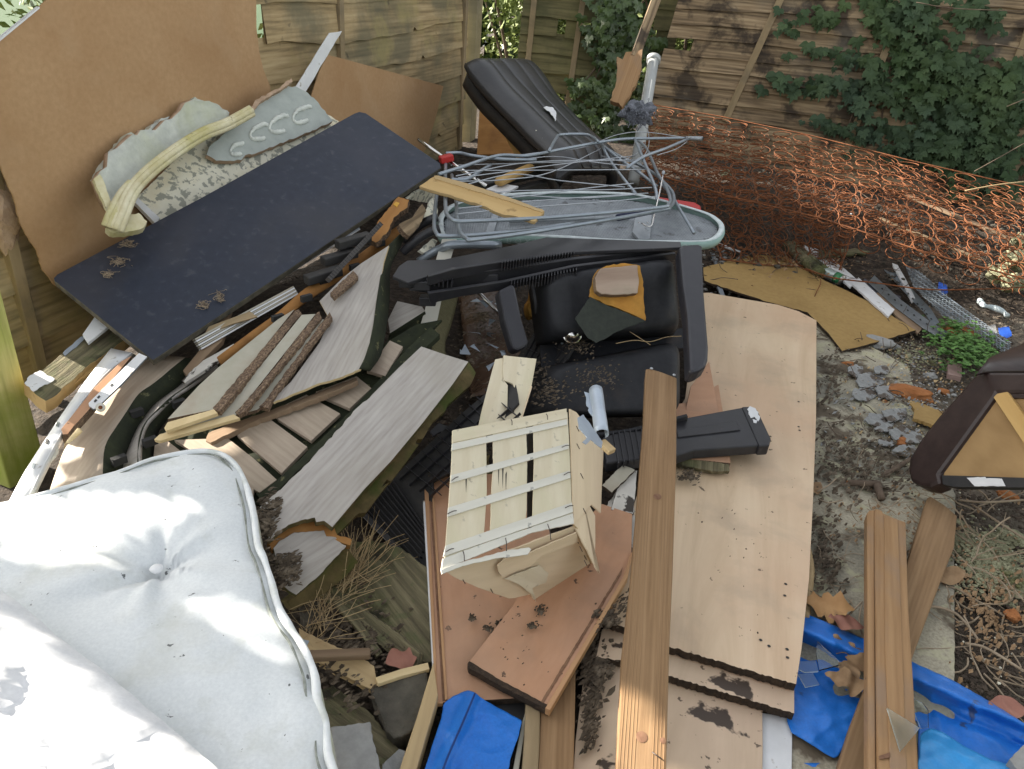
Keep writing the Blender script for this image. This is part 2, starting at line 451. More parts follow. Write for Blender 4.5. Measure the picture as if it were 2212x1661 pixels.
fluff = mat('grey_fibre_wad', [(.10, .11, .13), (.24, .25, .29)], 30, bump=1, rough=1, bdist=.02)
concrete = mat('concrete_slab', [(.25, .225, .17), (.47, .43, .325)], 130, bump=.25, rough=.9, big=((.12, .125, .115), 3.2, .45, .65, .75), dirt=((.44, .42, .28), 11, .53, .58, .7), dirt2=((.11, .085, .058), 5.0, .52, .58, .95))
soil = mat('dark_soil', [(.05, .04, .03), (.16, .13, .10), (.29, .245, .19)], 38, detail=9, bump=1.0, rough=.97, bdist=.02, big=((.17, .15, .115), 3, .45, .65, .8), dirt=((.34, .32, .26), 60, .70, .74, .7))
brick = mat('orange_brick', [(.26, .095, .03), (.42, .17, .06)], 20, bump=.8, rough=.95, big=((.13, .07, .035), 9, .5, .65, .7), bdist=.008)
pinktile = mat('pink_tile', [(.26, .17, .15), (.36, .25, .22)], 18, bump=.4, rough=.9)
stone = mat('rough_stone', [(.06, .056, .045), (.15, .135, .105)], 20, bump=1, rough=.95, big=((.045, .04, .034), 4, .4, .65, .9), bdist=.015)
slabstone = mat('grey_paving_piece', [(.23, .23, .225), (.34, .34, .33)], 30, bump=.5, rough=.9, big=((.24, .225, .19), 6, .5, .7, .5))
lichen = mat('lichen_covered_mortar', [(.16, .16, .09), (.46, .45, .29)], 60, bump=1, rough=.95, big=((.12, .12, .03), 7, .56, .66, .9), bdist=.02)
flake = mat('grey_flaking_felt', [(.19, .195, .195), (.33, .335, .33)], 30, bump=.9, rough=.95, dirt=((.09, .07, .055), 14, .52, .57, .95), bdist=.01)
galv = mat('galvanised_steel', [(.24, .28, .32), (.40, .45, .49)], 14, bump=.05, rough=.35, metal=.7, dirt=((.10, .09, .09), 30, .6, .68, .6))
leafdry = mat('dry_brown_leaf', [(.20, .12, .06), (.36, .235, .13)], 20, bump=.5, rough=.8)
leafred = mat('reddish_dead_leaf', [(.26, .11, .08), (.36, .17, .12)], 14, bump=.4, rough=.7)
leaforg = mat('orange_oak_leaf', [(.34, .175, .065), (.48, .28, .12)], 14, bump=.4, rough=.7, dirt=((.18, .10, .05), 14, .6, .68, .7))
straw = mat('dry_straw', [(.30, .21, .11), (.46, .35, .19)], 10, bump=0, rough=.8)
twig_m = mat('brown_twig', [(.07, .048, .034), (.17, .125, .09)], 20, bump=.3, rough=.9)
root_m = mat('pale_root', [(.24, .18, .12), (.40, .32, .23)], 20, bump=.2, rough=.9)
ivy_m = mat('ivy_leaf', [(.030, .058, .022), (.075, .115, .042)], 3.5, bump=.12, rough=.6, spec=.2, big=((.035, .060, .038), 1.6, .4, .65, .9), dirt=((.085, .125, .05), 5, .6, .7, .6))
holly_m = mat('holly_leaf', [(.028, .05, .016), (.07, .11, .03)], 4, bump=.1, rough=.35)
hedge_m = mat('bright_hedge_leaf', [(.10, .14, .035), (.22, .26, .08)], 5, bump=.1, rough=.5)
grass_m = mat('lawn_grass', [(.015, .045, .008), (.03, .08, .015)], 30, bump=.6, rough=.9)
clover_m = mat('clover_leaf', [(.05, .13, .022), (.12, .25, .055)], 25, bump=.1, rough=.6)
plastic_c = mat('green_drink_can', [(.30, .36, .34), (.44, .50, .48)], 10, bump=.1, rough=.35, metal=.5)
cangreen = mat('can_green_band', [(.04, .20, .09), (.06, .28, .12)], 10, bump=0, rough=.4, metal=.3)
alum = mat('can_aluminium', [(.45, .45, .44), (.60, .60, .58)], 10, bump=0, rough=.3, metal=.9)
bluepk = mat('blue_packet', [(.02, .08, .42), (.03, .12, .55)], 8, bump=.2, rough=.35)
paper = mat('white_scrap', [(.46, .55, .58), (.62, .70, .72)], 8, bump=.2, rough=.7)
netm = mat('olive_net_fabric', [(.13, .12, .06), (.22, .20, .11)], 6, (8, 90, 8), bump=.6, rough=.9, detail=2)
brownpk = mat('brown_packaging_film', [(.07, .04, .028), (.13, .08, .055)], 9, bump=.9, rough=.25, bdist=.02, dirt=((.28, .22, .17), 30, .66, .70, .5))
tube_w = mat('cream_pvc_strip', [(.56, .54, .47), (.66, .64, .56)], 5, bump=.05, rough=.6)
silver = mat('silver_foil_paper', [(.32, .37, .44), (.44, .50, .57)], 10, bump=.1, rough=.4, metal=.3)
inkm = mat('black_mark', [(.02, .02, .02), (.04, .04, .04)], 10, bump=0, rough=.7)
yellowm = mat('yellow_plastic', [(.55, .28, .02), (.65, .36, .04)], 10, bump=0, rough=.5)
pinef = mat('pine_ply_grain', [(.22, .13, .05), (.42, .27, .12)], 3, (1.2, .5, 1), bump=.2, rough=.7, wave=(5, 9, 1.3))
pinebat = mat('yellow_pine_batten', [(.44, .27, .09), (.55, .36, .14)], 12, (.1, 1, 1), bump=.2, rough=.7)
glass = bpy.data.materials.new('clear_glass')
glass.use_nodes = True
gb = glass.node_tree.nodes['Principled BSDF']
gb.inputs['Transmission Weight'].default_value = 1
gb.inputs['Roughness'].default_value = .06
gb.inputs['IOR'].default_value = 1.45
gb.inputs['Base Color'].default_value = (.86, .95, .92, 1)
foggy = glass.copy(); foggy.name = 'dusty_glass'
foggy.node_tree.nodes['Principled BSDF'].inputs['Roughness'].default_value = .35
# ================================================================= ground
def sst(a, b, x):
    t = max(0, min(1, (x - a) / (b - a)))
    return t * t * (3 - 2 * t)
def gz(x, y):
    z = .26 * sst(3.7, 4.9, y) * sst(-1.2, .2, x + .4) * (1 - .35 * sst(1.5, 3.5, x))
    z += .20 * math.exp(-((x + .75) / .45) ** 2 - ((y - 2.6) / .6) ** 2)
    z += .16 * math.exp(-((x + .1) / .5) ** 2 - ((y - 3.4) / .45) ** 2)
    return z
def G(px, py, dz=0.0):
    z = 0.0
    for i in range(12):
        p = P(px, py, min(z, 1.2))
        z = gz(p.x, p.y)
    return P(px, py, z + dz)
vs, fs = [], []
xs = [-9, -7, -5, -3.6, -2.8, -2.3] + [-2 + i * .035 for i in range(172)] + [4.3, 4.8, 5.6, 7, 9, 14, 40]
ys = [-6, -3, -1, 0, .4] + [.6 + i * .035 for i in range(142)] + [5.8, 6.3, 7, 8, 10, 14, 40]
xs = [-60] + xs; ys = [-40] + ys
for y in ys:
    for x in xs:
        z = gz(x, y)
        if -2 < x < 4.2 and .6 < y < 5.6:
            p = V((x, y, 0))
            a = .05 if x > 1.72 or y > 3.9 else .022
            z += a * .5 * noise.noise(p * 3) + a * .35 * noise.noise(p * 9) + a * .3 * noise.noise(p * 24) - .012
        vs.append(V((x, y, z - .01)))
nx = len(xs)
for j in range(len(ys) - 1):
    for i in range(nx - 1):
        fs.append((j * nx + i, j * nx + i + 1, (j + 1) * nx + i + 1, (j + 1) * nx + i))
shade_soil = mat('gap_shade_soil', [(.016, .012, .009), (.045, .033, .024), (.10, .075, .055)], 38, detail=9, bump=1.0, rough=.97, bdist=.02)  # darkened soil: shade under heap and springs painted into its colour
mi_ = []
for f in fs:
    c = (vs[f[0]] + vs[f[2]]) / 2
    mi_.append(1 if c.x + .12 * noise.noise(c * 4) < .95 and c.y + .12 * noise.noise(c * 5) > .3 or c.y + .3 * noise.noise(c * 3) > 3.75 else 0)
struct(mk('soil_ground', vs, fs, (soil, shade_soil), mi=mi_, smooth=True, fr=Matrix.Identity(4)))
# paved path, two big slabs with soil over them
def onG(pix, seed, amp=3): return jag(pix, amp, 14, seed)
struct(slab('paved_path', jag([(1640, 1700), (1650, 700), (1790, 700), (1960, 790), (2065, 1068), (2062, 1200), (2063, 1480), (2068, 1700)], 2.5, 14, 3), [(1700, 1600, .014), (2060, 1600, .014), (1800, 900, .014)], .03, concrete, bevel=.003))
lawn_v = [V((-40, -8, -.02)), V((-2.4, -8, -.02)), V((-2.4, 3.0, -.02)), V((-1.2, 6.0, -.02)), V((-1.2, 40, -.02)), V((-40, 40, -.02))]
struct(mk('lawn', [v + V((0, 0, .05)) for v in lawn_v], [(0, 1, 2, 3, 4, 5)], grass_m, fr=Matrix.Identity(4)))
# ================================================================= fences
FA, FB = V((-1.62, 2.0, 0)), V((-.505, 5.6, 0))
Fd = (FB - FA).normalized()
Fn = V((Fd.y, -Fd.x, 0))                       # towards the yard
def fencepix(x, y, off=0.0):
    return onplane(x, y, FA + Fn * off, Fn)
def lap_fence(name, A, d, up, n, L, z0, z1, pitch, board_h, mats, label, holes=(), wav=.012, battens=(), bw=.04, seed=0, step=.03, sag=None, cat='fence panel', group=None):
    """overlapping boards run along d; up is the (possibly leaning) height direction; holes are polygons in picture units where boards are broken away"""
    root = thing(name, A, label, cat, group)
    k = 0
    z = z0
    vs, fs = [], []
    while z < z1:
        ns = int(L / step)
        rr = random.Random(seed * 100 + k)
        ph = rr.uniform(0, 50)
        idx = {}
        for i in range(ns + 1):
            s = i * step
            sg = sag(s, z) if sag else 0
            lo = z + wav * noise.noise(V((s * 2.2, ph, 0))) * 1.6 + wav * .5 * noise.noise(V((s * 9, ph, 3))) + sg
            if rr.random() < .01: lo += .02
            hi = z + board_h + sg
            off = .010 + .012 * noise.noise(V((s * 1.3, ph, 8)))
            bottom = A + d * s + up * lo + n * (off + .014)
            bot2 = A + d * s + up * lo + n * off
            top = A + d * s + up * hi + n * (off - .006)
            idx[i] = len(vs)
            vs += [bottom, top, bot2]
        for i in range(ns):
            c = (vs[idx[i]] + vs[idx[i + 1] + 1]) / 2
            lowc = (vs[idx[i]] + vs[idx[i + 1]]) / 2
            if holes:
                px, py, dd = proj(c)
                qx, qy, _ = proj(lowc)
                if any(inpoly(px + 5 * noise.noise(V((px * .05, py * .1, 0))), py, h) for h in holes): continue
            a, b = idx[i], idx[i + 1]
            fs += [(a, b, b + 1, a + 1), (a + 2, a + 1, b + 1, b + 2), (a, a + 2, b + 2, b)]
        z += pitch
        k += 1
    mk('lap_boarding', vs, fs, mats[0], root, fr=frame(A, n, d))
    for b in battens:
        p0, p1 = b
        beam('batten', p0, p1, bw, .028, mats[1], root, up=n, bevel=.002)
    return root
hl = [[(-80, 22), (60, 15), (112, 8), (150, -30), (150, 120), (-80, 160)], [(520, 30), (575, 44), (608, 48), (604, 58), (598, 64), (560, 74), (520, 80)]]
def bt(x0, y0, x1, y1, off=.03, pf=fencepix):
    return (pf(x1, y1, off), pf(x0, y0, off))
def vert(x, y, z0, z1, off=.035):
    z1 = min(z1, 1.52)
    p = fencepix(x, y, off)
    return (V((p.x, p.y, z0)), V((p.x, p.y, z1)))
lap_fence('lap_fence_panel', FA + Fd * .02, Fd, V((0, 0, 1)), Fn, 3.7, .03, 1.42, .165, .19, (fence_m, batten_m),
          'brown overlapping board fence panel behind the leaning hardboard, broken hole near its top', holes=hl,
          battens=(vert(740, 60, 0, 1.78), vert(55, 640, 0, 1.78), vert(1003, 150, 0, 1.78)), seed=1,
          sag=lambda s, z: -.035 * math.sin(math.pi * max(0, min(1, (s - .8) / 2.8))) * (.4 + z * .7))
# right hand fence, leaning back and racked to the right
RA = V((.10, 5.95, 0)); RB = V((3.9, 5.10, 0))
Rd = (RB - RA).normalized()
Rn = V((Rd.y, -Rd.x, 0))
Rup = (V((0, 0, 1)) + Rd * .13 - Rn * .06)
RN = Rd.cross(Rup).normalized()
if RN.y > 0: RN = -RN
def rpix(x, y, off=0.0):
    return onplane(x, y, RA + RN * off, RN)
rh = [[(1372, 88), (1440, 92), (1500, 84), (1492, 100), (1470, 112), (1400, 118), (1372, 110)],
      [(1300, -60), (1378, -60), (1340, 110), (1322, 225), (1290, 340), (1300, 100)]]
lap_fence('weathered_fence_panel', RA + Rd * .62, Rd, Rup, RN, 3.5, .02, 2.0, .100, .125, (fence_r, batten_m),
          'dark weathered fence panel leaning behind the rusty springs, half covered by ivy', holes=rh,
          battens=((rpix(1566, 262, .03), rpix(1690, -10, .03)), (rpix(1825, 330, .03), rpix(1962, -10, .03)), (rpix(2150, 250, .03), rpix(2225, 60, .03))), seed=4, wav=.010, bw=.045,
          sag=lambda s, z: .10 * (z - .5) * (s - .9) * .55)
# middle panel beyond the corner gap
mh = [[(1215, -60), (1305, -60), (1300, 8), (1262, 12), (1225, 18)], [(1262, 50), (1320, 44), (1322, 58), (1258, 66)], [(1255, 92), (1300, 85), (1330, 72), (1330, 84), (1280, 96), (1256, 99)], [(1190, 62), (1252, 40), (1252, 46), (1200, 66)],
      [(1245, 168), (1290, 155), (1290, 164), (1250, 174)], [(1290, -60), (1420, -60), (1400, 400), (1286, 400), (1300, 120)], [(1180, 186), (1240, 180), (1240, 320), (1200, 320)]]
MA = V((-.20, 6.25, 0))
Md = (V((1.5, 6.12, 0)) - MA).normalized(); Mn = V((Md.y, -Md.x, 0))
def mpix(x, y, off=0.0): return onplane(x, y, MA + Mn * off, Mn)
m0, m1 = mpix(1143, 60, .03), mpix(1248, 60, .03)
lap_fence('broken_fence_panel', MA, Md, V((.02, 0, 1)), Mn, 1.15, .03, 1.9, .125, .15, (fence_o, batten_m),
          'olive brown fence panel with sunlit cracks, behind the black cushion', holes=mh,
          battens=((V((m0.x, m0.y, 0)), V((m0.x + .03, m0.y, 1.8))), (V((m1.x - .03, m1.y, 0)), V((m1.x + .04, m1.y, 1.8)))), seed=9, wav=.014)
# posts
def post(name, c, wd, h, m, label, ang=0, z0=-.1):
    o = beam(name, V((c[0], c[1], h)), V((c[0], c[1], z0)), wd, wd, m, up=V((math.sin(ang), -math.cos(ang), 0)), bevel=.004)
    return tag(o, label, 'fence post')
fa = math.atan2(Fn.x, -Fn.y)
pc = fencepix(1022, 150, 0.0)
post('fence_post', (FB.x + .06, FB.y + .09), .10, 1.62, post_m, 'square wooden fence post at the corner beside the black cushion', fa)
post('fence_post', (-1.36, 1.745), .12, 1.62, green_post, 'thick green stained fence post at the left edge with sunlit foot', fa)
rp = rpix(2195, 60, -.06)
rq = rpix(2120, 330, -.06)
tag(beam('leaning_fence_post', rp + V((.12, 0, .4)), rq + V((0, 0, -.2)), .09, .09, fence_r, up=RN, bevel=.004), 'grey leaning fence post behind the ivy at the right edge', 'fence post')
# snapped post between the panels
r_ = thing('snapped_fence_post', P(1335, 225, .45), 'reddish brown splintered post hanging between the two rear fences', 'fence post')
a0, a1, a2 = Dp(1425, -20, 4.7), Dp(1378, 108, 4.6), Dp(1332, 222, 4.5)
beam('post_shaft', a0, a1 + (a1 - a0) * .1, .055, .05, fence_r, r_, up=V((0, -1, .2)), bevel=.002)
slab('splintered_end', jag([(1333, 122), (1345, 128), (1352, 112), (1388, 106), (1384, 150), (1372, 185), (1352, 216), (1344, 232), (1336, 222), (1318, 216), (1330, 180)], 2, 9, 5), [a1, a2, Dp(1320, 150, 4.58)], .035, timber_r, r_, grain=((1375, 110), (1335, 225)))
# ================================================================= left side of the heap
def lean(off0, z0, off1, z1, s0=0, s1=2.5):
    """plane leaning on the left fence: distance off0 at height z0, off1 at height z1"""
    p = FA + Fd * s0 + Fn * off0 + V((0, 0, z0)); q = FA + Fd * s1 + Fn * off0 + V((0, 0, z0)); r = FA + Fd * s0 + Fn * off1 + V((0, 0, z1))
    n = (q - p).cross(r - p).normalized()
    if n.dot(CAM - p) < 0: n = -n
    return p, n
hb = [(-70, 190), (-60, 115), (0, 84), (85, 15), (150, -50), (553, -50), (554, 60), (560, 112), (569, 150), (583, 185), (605, 330), (420, 640), (187, 662), (155, 640), (115, 613)] + jag([(107, 600), (92, 583), (80, 541), (57, 508), (47, 488), (25, 415), (5, 370), (0, 352)], 1.5, 8, 3, edges=range(7))[:-1] + [(-20, 300)]
tag(slab('hardboard_sheet', hb, lean(.11, .1, .05, 1.5), .005, hardboard, grain=((100, 300), (400, 300)), bevel=0), 'largest brown hardboard sheet, leaning against the fence at upper left', 'hardboard')
slab('painted_sunlit_edge', [(-10, 90), (0, 83), (85, 14), (86, 18), (0, 89), (-10, 97)], lean(.11, .1, .05, 1.5), .012, whitep, bpy.data.objects['hardboard_sheet'], lift=.006, bevel=0)  # sunlight on the sheet's top edge, painted as a white strip
mhb = [(708, 119), (730, 124), (958, 186), (945, 240), (938, 265), (925, 310), (910, 340), (880, 420), (700, 360), (673, 207), (690, 155)]
tag(slab('hardboard_offcut', mhb, lean(.20, .3, .08, 1.2), .004, hardboard, bevel=0), 'smaller brown hardboard offcut leaning on the fence, behind the navy board corner', 'hardboard')
tag(slab('white_trim_strip', jag([(713, 71), (739, 67), (662, 196), (610, 270), (585, 260), (638, 190)], .8, 12, 2), lean(.26, .3, .12, 1.3), .006, whitep, grain=((725, 70), (640, 190))), 'narrow white painted strip leaning on the fence above the plaster rubble', 'trim')
# orange crumbly lump at the left behind the hardboard
tag(rock('insulation_lump', Dp(2, 440, 2.28) , .09, plaster_e, sq=(.5, .9, 1.3), seed=4, amp=.5), 'crumbling orange brown lump at the left edge behind the hardboard', 'rubble')
# plaster -----------------------------------------------------------
pl = [(300, 430, .57), (720, 262, .74), (470, 285, .735)]
ro = thing('plaster_cornice', P(380, 420, .45), 'curved piece of stained ceiling cornice with a rounded yellow moulding, lowest at left', 'plaster')
back = rails([dd(208, 392, 2.36), dd(240, 335, 2.42), dd(283, 288, 2.5), dd(315, 281, 2.55), dd(372, 250, 2.65), dd(413, 224, 2.74), dd(470, 226, 2.84), dd(493, 243, 2.88)],
             [dd(236, 455, 2.36), dd(262, 420, 2.40), dd(300, 372, 2.48), dd(345, 340, 2.56), dd(395, 300, 2.66), dd(435, 282, 2.74), dd(470, 268, 2.80), dd(505, 250, 2.86)], 6, 3, sag=-.035, seed=2, amp=.008)
rj = random.Random(3)
for p in back[0]: p += V((rj.uniform(-.008, .008), 0, rj.uniform(-.012, .012)))
grid('cove_panel', back, (plaster_g, plaster_e), ro, t=.02)
slab('broken_rim', jag([(206, 386), (214, 372), (250, 318), (274, 290), (283, 285), (302, 294), (317, 282), (348, 255), (385, 249), (412, 236), (411, 222), (421, 209), (445, 219), (468, 224), (496, 244), (470, 262), (430, 250), (350, 290), (250, 380)], 2.5, 7, 8),
     [dd(230, 380, 2.40), dd(480, 250, 2.87), dd(350, 262, 2.62)], .03, plaster_g, ro, lift=-.02, bevel=0)
slab('cracked_end', jag([(202, 387), (216, 376), (226, 395), (244, 452), (236, 462)], 1, 8, 4), [dd(208, 392, 2.35), dd(240, 456, 2.34), dd(225, 380, 2.38)], .012, plaster_y, ro, bevel=0, lift=.01)
def mould(name, pts, prof, m, parent, k=10):
    """lengthwise rounded moulding: stack of parallel tubes"""
    p = smoothpath([P(*q) for q in pts], 6)
    vs, fs = [], []
    for (ou, ov, rr) in prof:
        q = []
        for i, c in enumerate(p):
            t = (p[min(i + 1, len(p) - 1)] - p[max(i - 1, 0)]).normalized()
            tocam = (CAM - c).normalized()
            sd_ = t.cross(tocam).normalized()
            q.append(c + sd_ * ou + sd_.cross(t).normalized() * -ov)
        tubegeo(q, rr, k, True, vs, fs)
    return mk(name, vs, fs, m, parent, smooth=True)
mould('rounded_moulding', [dd(545, 238, 2.86), dd(490, 268, 2.78), dd(440, 288, 2.68), dd(380, 325, 2.56), dd(320, 372, 2.45), dd(285, 412, 2.38), dd(262, 465, 2.32), dd(250, 496, 2.31)], ((0, 0, .011), (.012, .004, .009), (-.012, .006, .011)), plaster_y, ro)
mould('lower_moulding', [dd(292, 400, 2.40), dd(270, 425, 2.37), dd(250, 462, 2.32), dd(238, 492, 2.31)], ((0, 0, .013), (.015, .004, .011)), plaster_y, ro)
slab('moulding_foot', jag([(228, 492), (250, 470), (300, 460), (318, 478), (310, 492), (270, 502), (238, 501)], 1.5, 8, 7), [dd(230, 495, 2.32), dd(310, 490, 2.38), dd(290, 460, 2.38)], .03, plaster_y, ro, bevel=0)
o = slab('plaster_panel', jag([(287, 431), (312, 410), (350, 374), (400, 324), (470, 284), (540, 250), (640, 250), (700, 242), (733, 262), (620, 360), (333, 500), (333, 481)], 1.2, 9, 5), pl, .018, (plaster_w, plaster_e), lift=-.005, grain=((300, 430), (720, 262)), bevel=0)
tag(o, 'cream plaster panel with flaking crackled paint, its lower edge under the navy board', 'plaster')
slab('white_edge', [(285, 430), (295, 424), (345, 470), (336, 483)], pl, .02, whitep, o, lift=.006)
so = slab('embossed_plaster_slab', jag([(553, 220), (598, 200), (610, 189), (639, 186), (660, 197), (688, 222), (705, 245), (719, 261), (688, 276), (653, 291), (598, 313), (553, 331), (530, 335), (521, 346), (467, 347), (446, 334), (452, 317), (477, 295), (500, 277), (515, 257), (541, 232)], 1.5, 7, 9), pl, .022, (plaster_s, plaster_e), lift=.03, grain=((480, 330), (720, 262)), bevel=0)
tag(so, 'smooth grey plaster slab with four raised white C-shaped curls', 'plaster')
# the raised swirls
so_p = plane(pl)
vs, fs = [], []
for (cx, cy, sx) in ((508, 322, 18), (557, 285, 24), (600, 268, 26), (650, 248, 25)):
    pts = []
    for i in range(11):
        a = R_(55 + i * 23)
        pts.append(onplane(cx + 8 + sx * math.cos(a), cy - sx * .62 * math.sin(a) - .3 * sx * math.cos(a), so_p[0] + so_p[1] * .031, so_p[1]))
    rr = random.Random(int(cx))
    tubegeo([p + V((0, 0, rr.uniform(-.003, .003))) for p in smoothpath(pts, 3)], lambda t: .0075 + .003 * math.sin(t * 9), 6, True, vs, fs)
mk('white_swirls', vs, fs, mat('chalky_white_plaster', [(.50, .53, .50), (.66, .69, .64)], 30, bump=.8, rough=.95), so, smooth=True)
slab('brown_backing', jag([(478, 264), (510, 246), (545, 229), (555, 214), (600, 192), (629, 168), (632, 176), (612, 190), (560, 222), (546, 242), (500, 266), (484, 274)], 2, 6, 12), pl, .02, plaster_e, so, lift=.05, bevel=0)
# navy board ---------------------------------------------------------
nb = plane([(116, 600, .45), (330, 778, .31), (953, 360, .653)])
n_o = slab('navy_board', [(116, 600), (124, 592), (440, 424), (765, 245), (776, 241), (790, 244), (950, 352), (953, 362), (330, 778), (325, 774), (117, 606)], nb, .026, (navy, navyedge), grain=((330, 778), (953, 360)), bevel=.0025)
tag(n_o, 'long dark navy laminated board lying across the top of the heap', 'board')
rr = random.Random(5)
for cx, cy, sz, nm in ((275, 528, .022, 'a'), (258, 565, .026, 'b'), (235, 592, .018, 'c'), (474, 640, .02, 'd'), (440, 660, .018, 'e')):
    vs, fs = [], []
    for k in range(26):
        c = onplane(cx + rr.gauss(0, 5), cy + rr.gauss(0, 4), nb[0] + nb[1] * .004, nb[1])
        q = [c]
        for j in range(4):
            q.append(q[-1] + V((rr.uniform(-1, 1), rr.uniform(-1, 1), rr.uniform(-.35, .4))) * sz * .6)
        tubegeo(smoothpath(q, 2), .0007, 3, False, vs, fs)
    tag(mk('root_tuft', vs, fs, root_m), {'a': 'uppermost root tuft on the left part of the navy board', 'b': 'widest stringy root tuft on the left part of the navy board', 'c': 'lowest of the three root tufts at the left of the navy board', 'd': 'pale stringy root tuft near the lower edge of the navy board', 'e': 'small root tuft hanging over the lower edge of the navy board'}[nm], 'debris')
# painted timber at far left under the navy board
o = slab('painted_timber', jag([(51, 827), (62, 812), (95, 797), (136, 762), (180, 728), (225, 690), (290, 720), (270, 734), (190, 790), (115, 858), (99, 866), (75, 850)], 1.2, 9, 3), [(60, 830, .30), (225, 695, .31), (110, 858, .285)], .04, (oldwood, ply), grain=((75, 845), (250, 710)))
tag(o, 'mouldy old timber with remnants of white paint, sticking out left under the navy board', 'timber')
slab('white_paint_patch', jag([(53, 827), (64, 811), (86, 800), (118, 818), (108, 826), (85, 836), (72, 845)], 1.5, 6, 2), [(60, 830, .30), (225, 695, .31), (110, 858, .285)], .002, whitep, o, lift=.0025, bevel=0)
slab('blue_paint_patch', jag([(136, 762), (160, 740), (215, 696), (222, 699), (190, 725), (160, 752), (140, 768)], 1.2, 6, 4), [(60, 830, .30), (225, 695, .31), (110, 858, .285)], .002, silver, o, lift=.0025, bevel=0)
tag(slab('yellow_splintered_lath', jag([(99, 864), (120, 850), (200, 785), (270, 728), (276, 735), (200, 800), (110, 868)], 1, 9, 6), [(60, 830, .29), (225, 695, .30), (110, 858, .275)], .012, pinebat, grain=((99, 864), (270, 730)), lift=-.005), 'thin yellow splintered lath along the underside of the painted timber', 'lath')
tag(slab('white_offcut', [(178, 722), (206, 682), (240, 700), (190, 740)], [(178, 722, .33), (206, 682, .35), (240, 700, .34)], .01, whitep), 'small white board corner poking out behind the painted timber', 'offcut')
# white steel bed rail
br = thing('white_metal_rail', P(100, 960, .27), 'long white angled metal rail running down left to the mattress corner', 'metal rail')
ra = [(240, 752, .30), (195, 808, .30), (140, 885, .29), (100, 945, .285), (55, 1015, .28), (15, 1090, .275)]
rb = [(285, 762, .31), (226, 810, .31), (160, 892, .30), (128, 945, .295), (98, 1000, .29), (62, 1075, .285)]
grid('rail_face', rails(ra, rb, 1, 3), (whitep,), br, t=.002)
rc = [(x + 10, y + 6, z - .035) for x, y, z in rb]
grid('rail_flange', rails(rb, rc, 1, 3), (whitep,), br, t=.002)
for x, y in ((124, 915), (101, 952), (72, 1005)):
    slab('slot', [(x - 4, y + 5), (x - 1, y - 5), (x + 4, y - 4), (x + 1, y + 6)], [(140, 885, .29), (55, 1015, .28), (128, 945, .295)], .002, inkm if x == 101 else galv, br, lift=.004, bevel=0)
tag(slab('crushed_white_offcut', jag([(104, 995), (118, 965), (126, 950), (124, 975), (108, 996)], 1, 5, 3), [(104, 995, .27), (126, 950, .28), (124, 975, .275)], .008, tube_w), 'ragged cream offcut under the white metal rail', 'offcut')
# brown drawer side with runner
ds = thing('drawer_side', P(180, 880, .3), 'brown drawer side with a white metal runner and rusty roller', 'drawer part')
slab('side_panel', [(132, 926), (205, 836), (262, 780), (285, 768), (228, 838), (204, 872), (160, 920), (146, 938), (136, 938)], [(135, 930, .30), (285, 768, .335), (150, 930, .298)], .03, (beech, chip), ds, grain=((135, 926), (262, 780)))
slab('drawer_runner', [(191, 870), (300, 762), (318, 770), (262, 830), (222, 868), (203, 884), (192, 876)], [(190, 872, .31), (310, 765, .34), (215, 880, .308)], .006, (whitep, galv), ds, grain=((191, 870), (310, 765)), lift=.006)
for x, y in ((206, 865), (213, 857), (241, 831)):
    slab('slot', [(x - 3.5, y + 1), (x + 1, y - 3.5), (x + 4, y - 1), (x - 1, y + 4)], [(190, 872, .31), (310, 765, .34), (215, 880, .308)], .001, inkm, ds, lift=.0075, bevel=0)
pc_ = P(217, 880, .32)
tdir = (CAM - pc_).normalized()
tube('roller', [pc_ - tdir * .006, pc_ + tdir * .006], .0115, tube_w, ds, 20, 2)
tube('roller_pin', [pc_ + tdir * .004, pc_ + tdir * .0085], .005, rust, ds, 12, 2)
grid('torn_veneer', rails([(138, 968, .28), (148, 950, .295), (165, 930, .30)], [(148, 958, .30), (165, 945, .305), (178, 932, .325)], 3, 3, sag=.01), (cream,), ds, t=.001)
# stacked tongue-and-groove boards bending down to the mattress
A0 = [(105, 1065, .20), (133, 985, .22), (150, 955, .23), (190, 905, .24), (250, 835, .255), (330, 765, .26)]
A1 = [(222, 1024, .245), (226, 966, .25), (250, 925, .25), (275, 885, .252), (300, 850, .254), (335, 825, .256), (400, 772, .26)]
o = grid('wood_effect_board', rails(A0, A1, 4, 4, amp=.002), (lam_tan,), t=.012, fr=frame(P(220, 920, .24), V((0, 0, 1)), P(330, 800, .26) - P(150, 1000, .22)))
tag(o, 'tan wood-effect board at the far left of the curved stack, above the mattress', 'board')
def sideband(nm, a, b, m, parent, t=.004):
    return grid(nm, rails(a, b, 2, 4, amp=.002, seed=3), (m,), parent, t=t)
B0 = [(265, 1012, .20), (271, 985, .205), (290, 937, .21), (310, 903, .215), (340, 868, .218), (385, 835, .22), (450, 780, .22)]
sideband('groove_edge', A1, B0, algae, o)
B1 = [(299, 1002, .235), (302, 950, .238), (314, 915, .24), (337, 890, .242), (368, 860, .245), (410, 832, .247), (470, 790, .25)]
o2 = grid('wood_effect_board', rails([(x, y, z) for x, y, z in B0], B1, 2, 4), (lam,), t=.010)
tag(o2, 'narrow visible strip of a curved wood-effect board between two dark green edges', 'board')
C0 = [(334, 992, .19), (340, 940, .195), (365, 905, .20), (400, 872, .205), (440, 842, .21), (480, 812, .215), (530, 770, .22)]
sideband('groove_edge', B1, C0, algae, o2)
for oo, pts in ((o, ((293, 888), (255, 990))), (o2, ((385, 868), (322, 950)))):
    for x, y in pts:
        p = P(x, y, .245)
        beam('notch', p + V((-.010, -.012, .004)), p + V((.012, .014, .004)), .016, .02, inkm, oo, bevel=0)
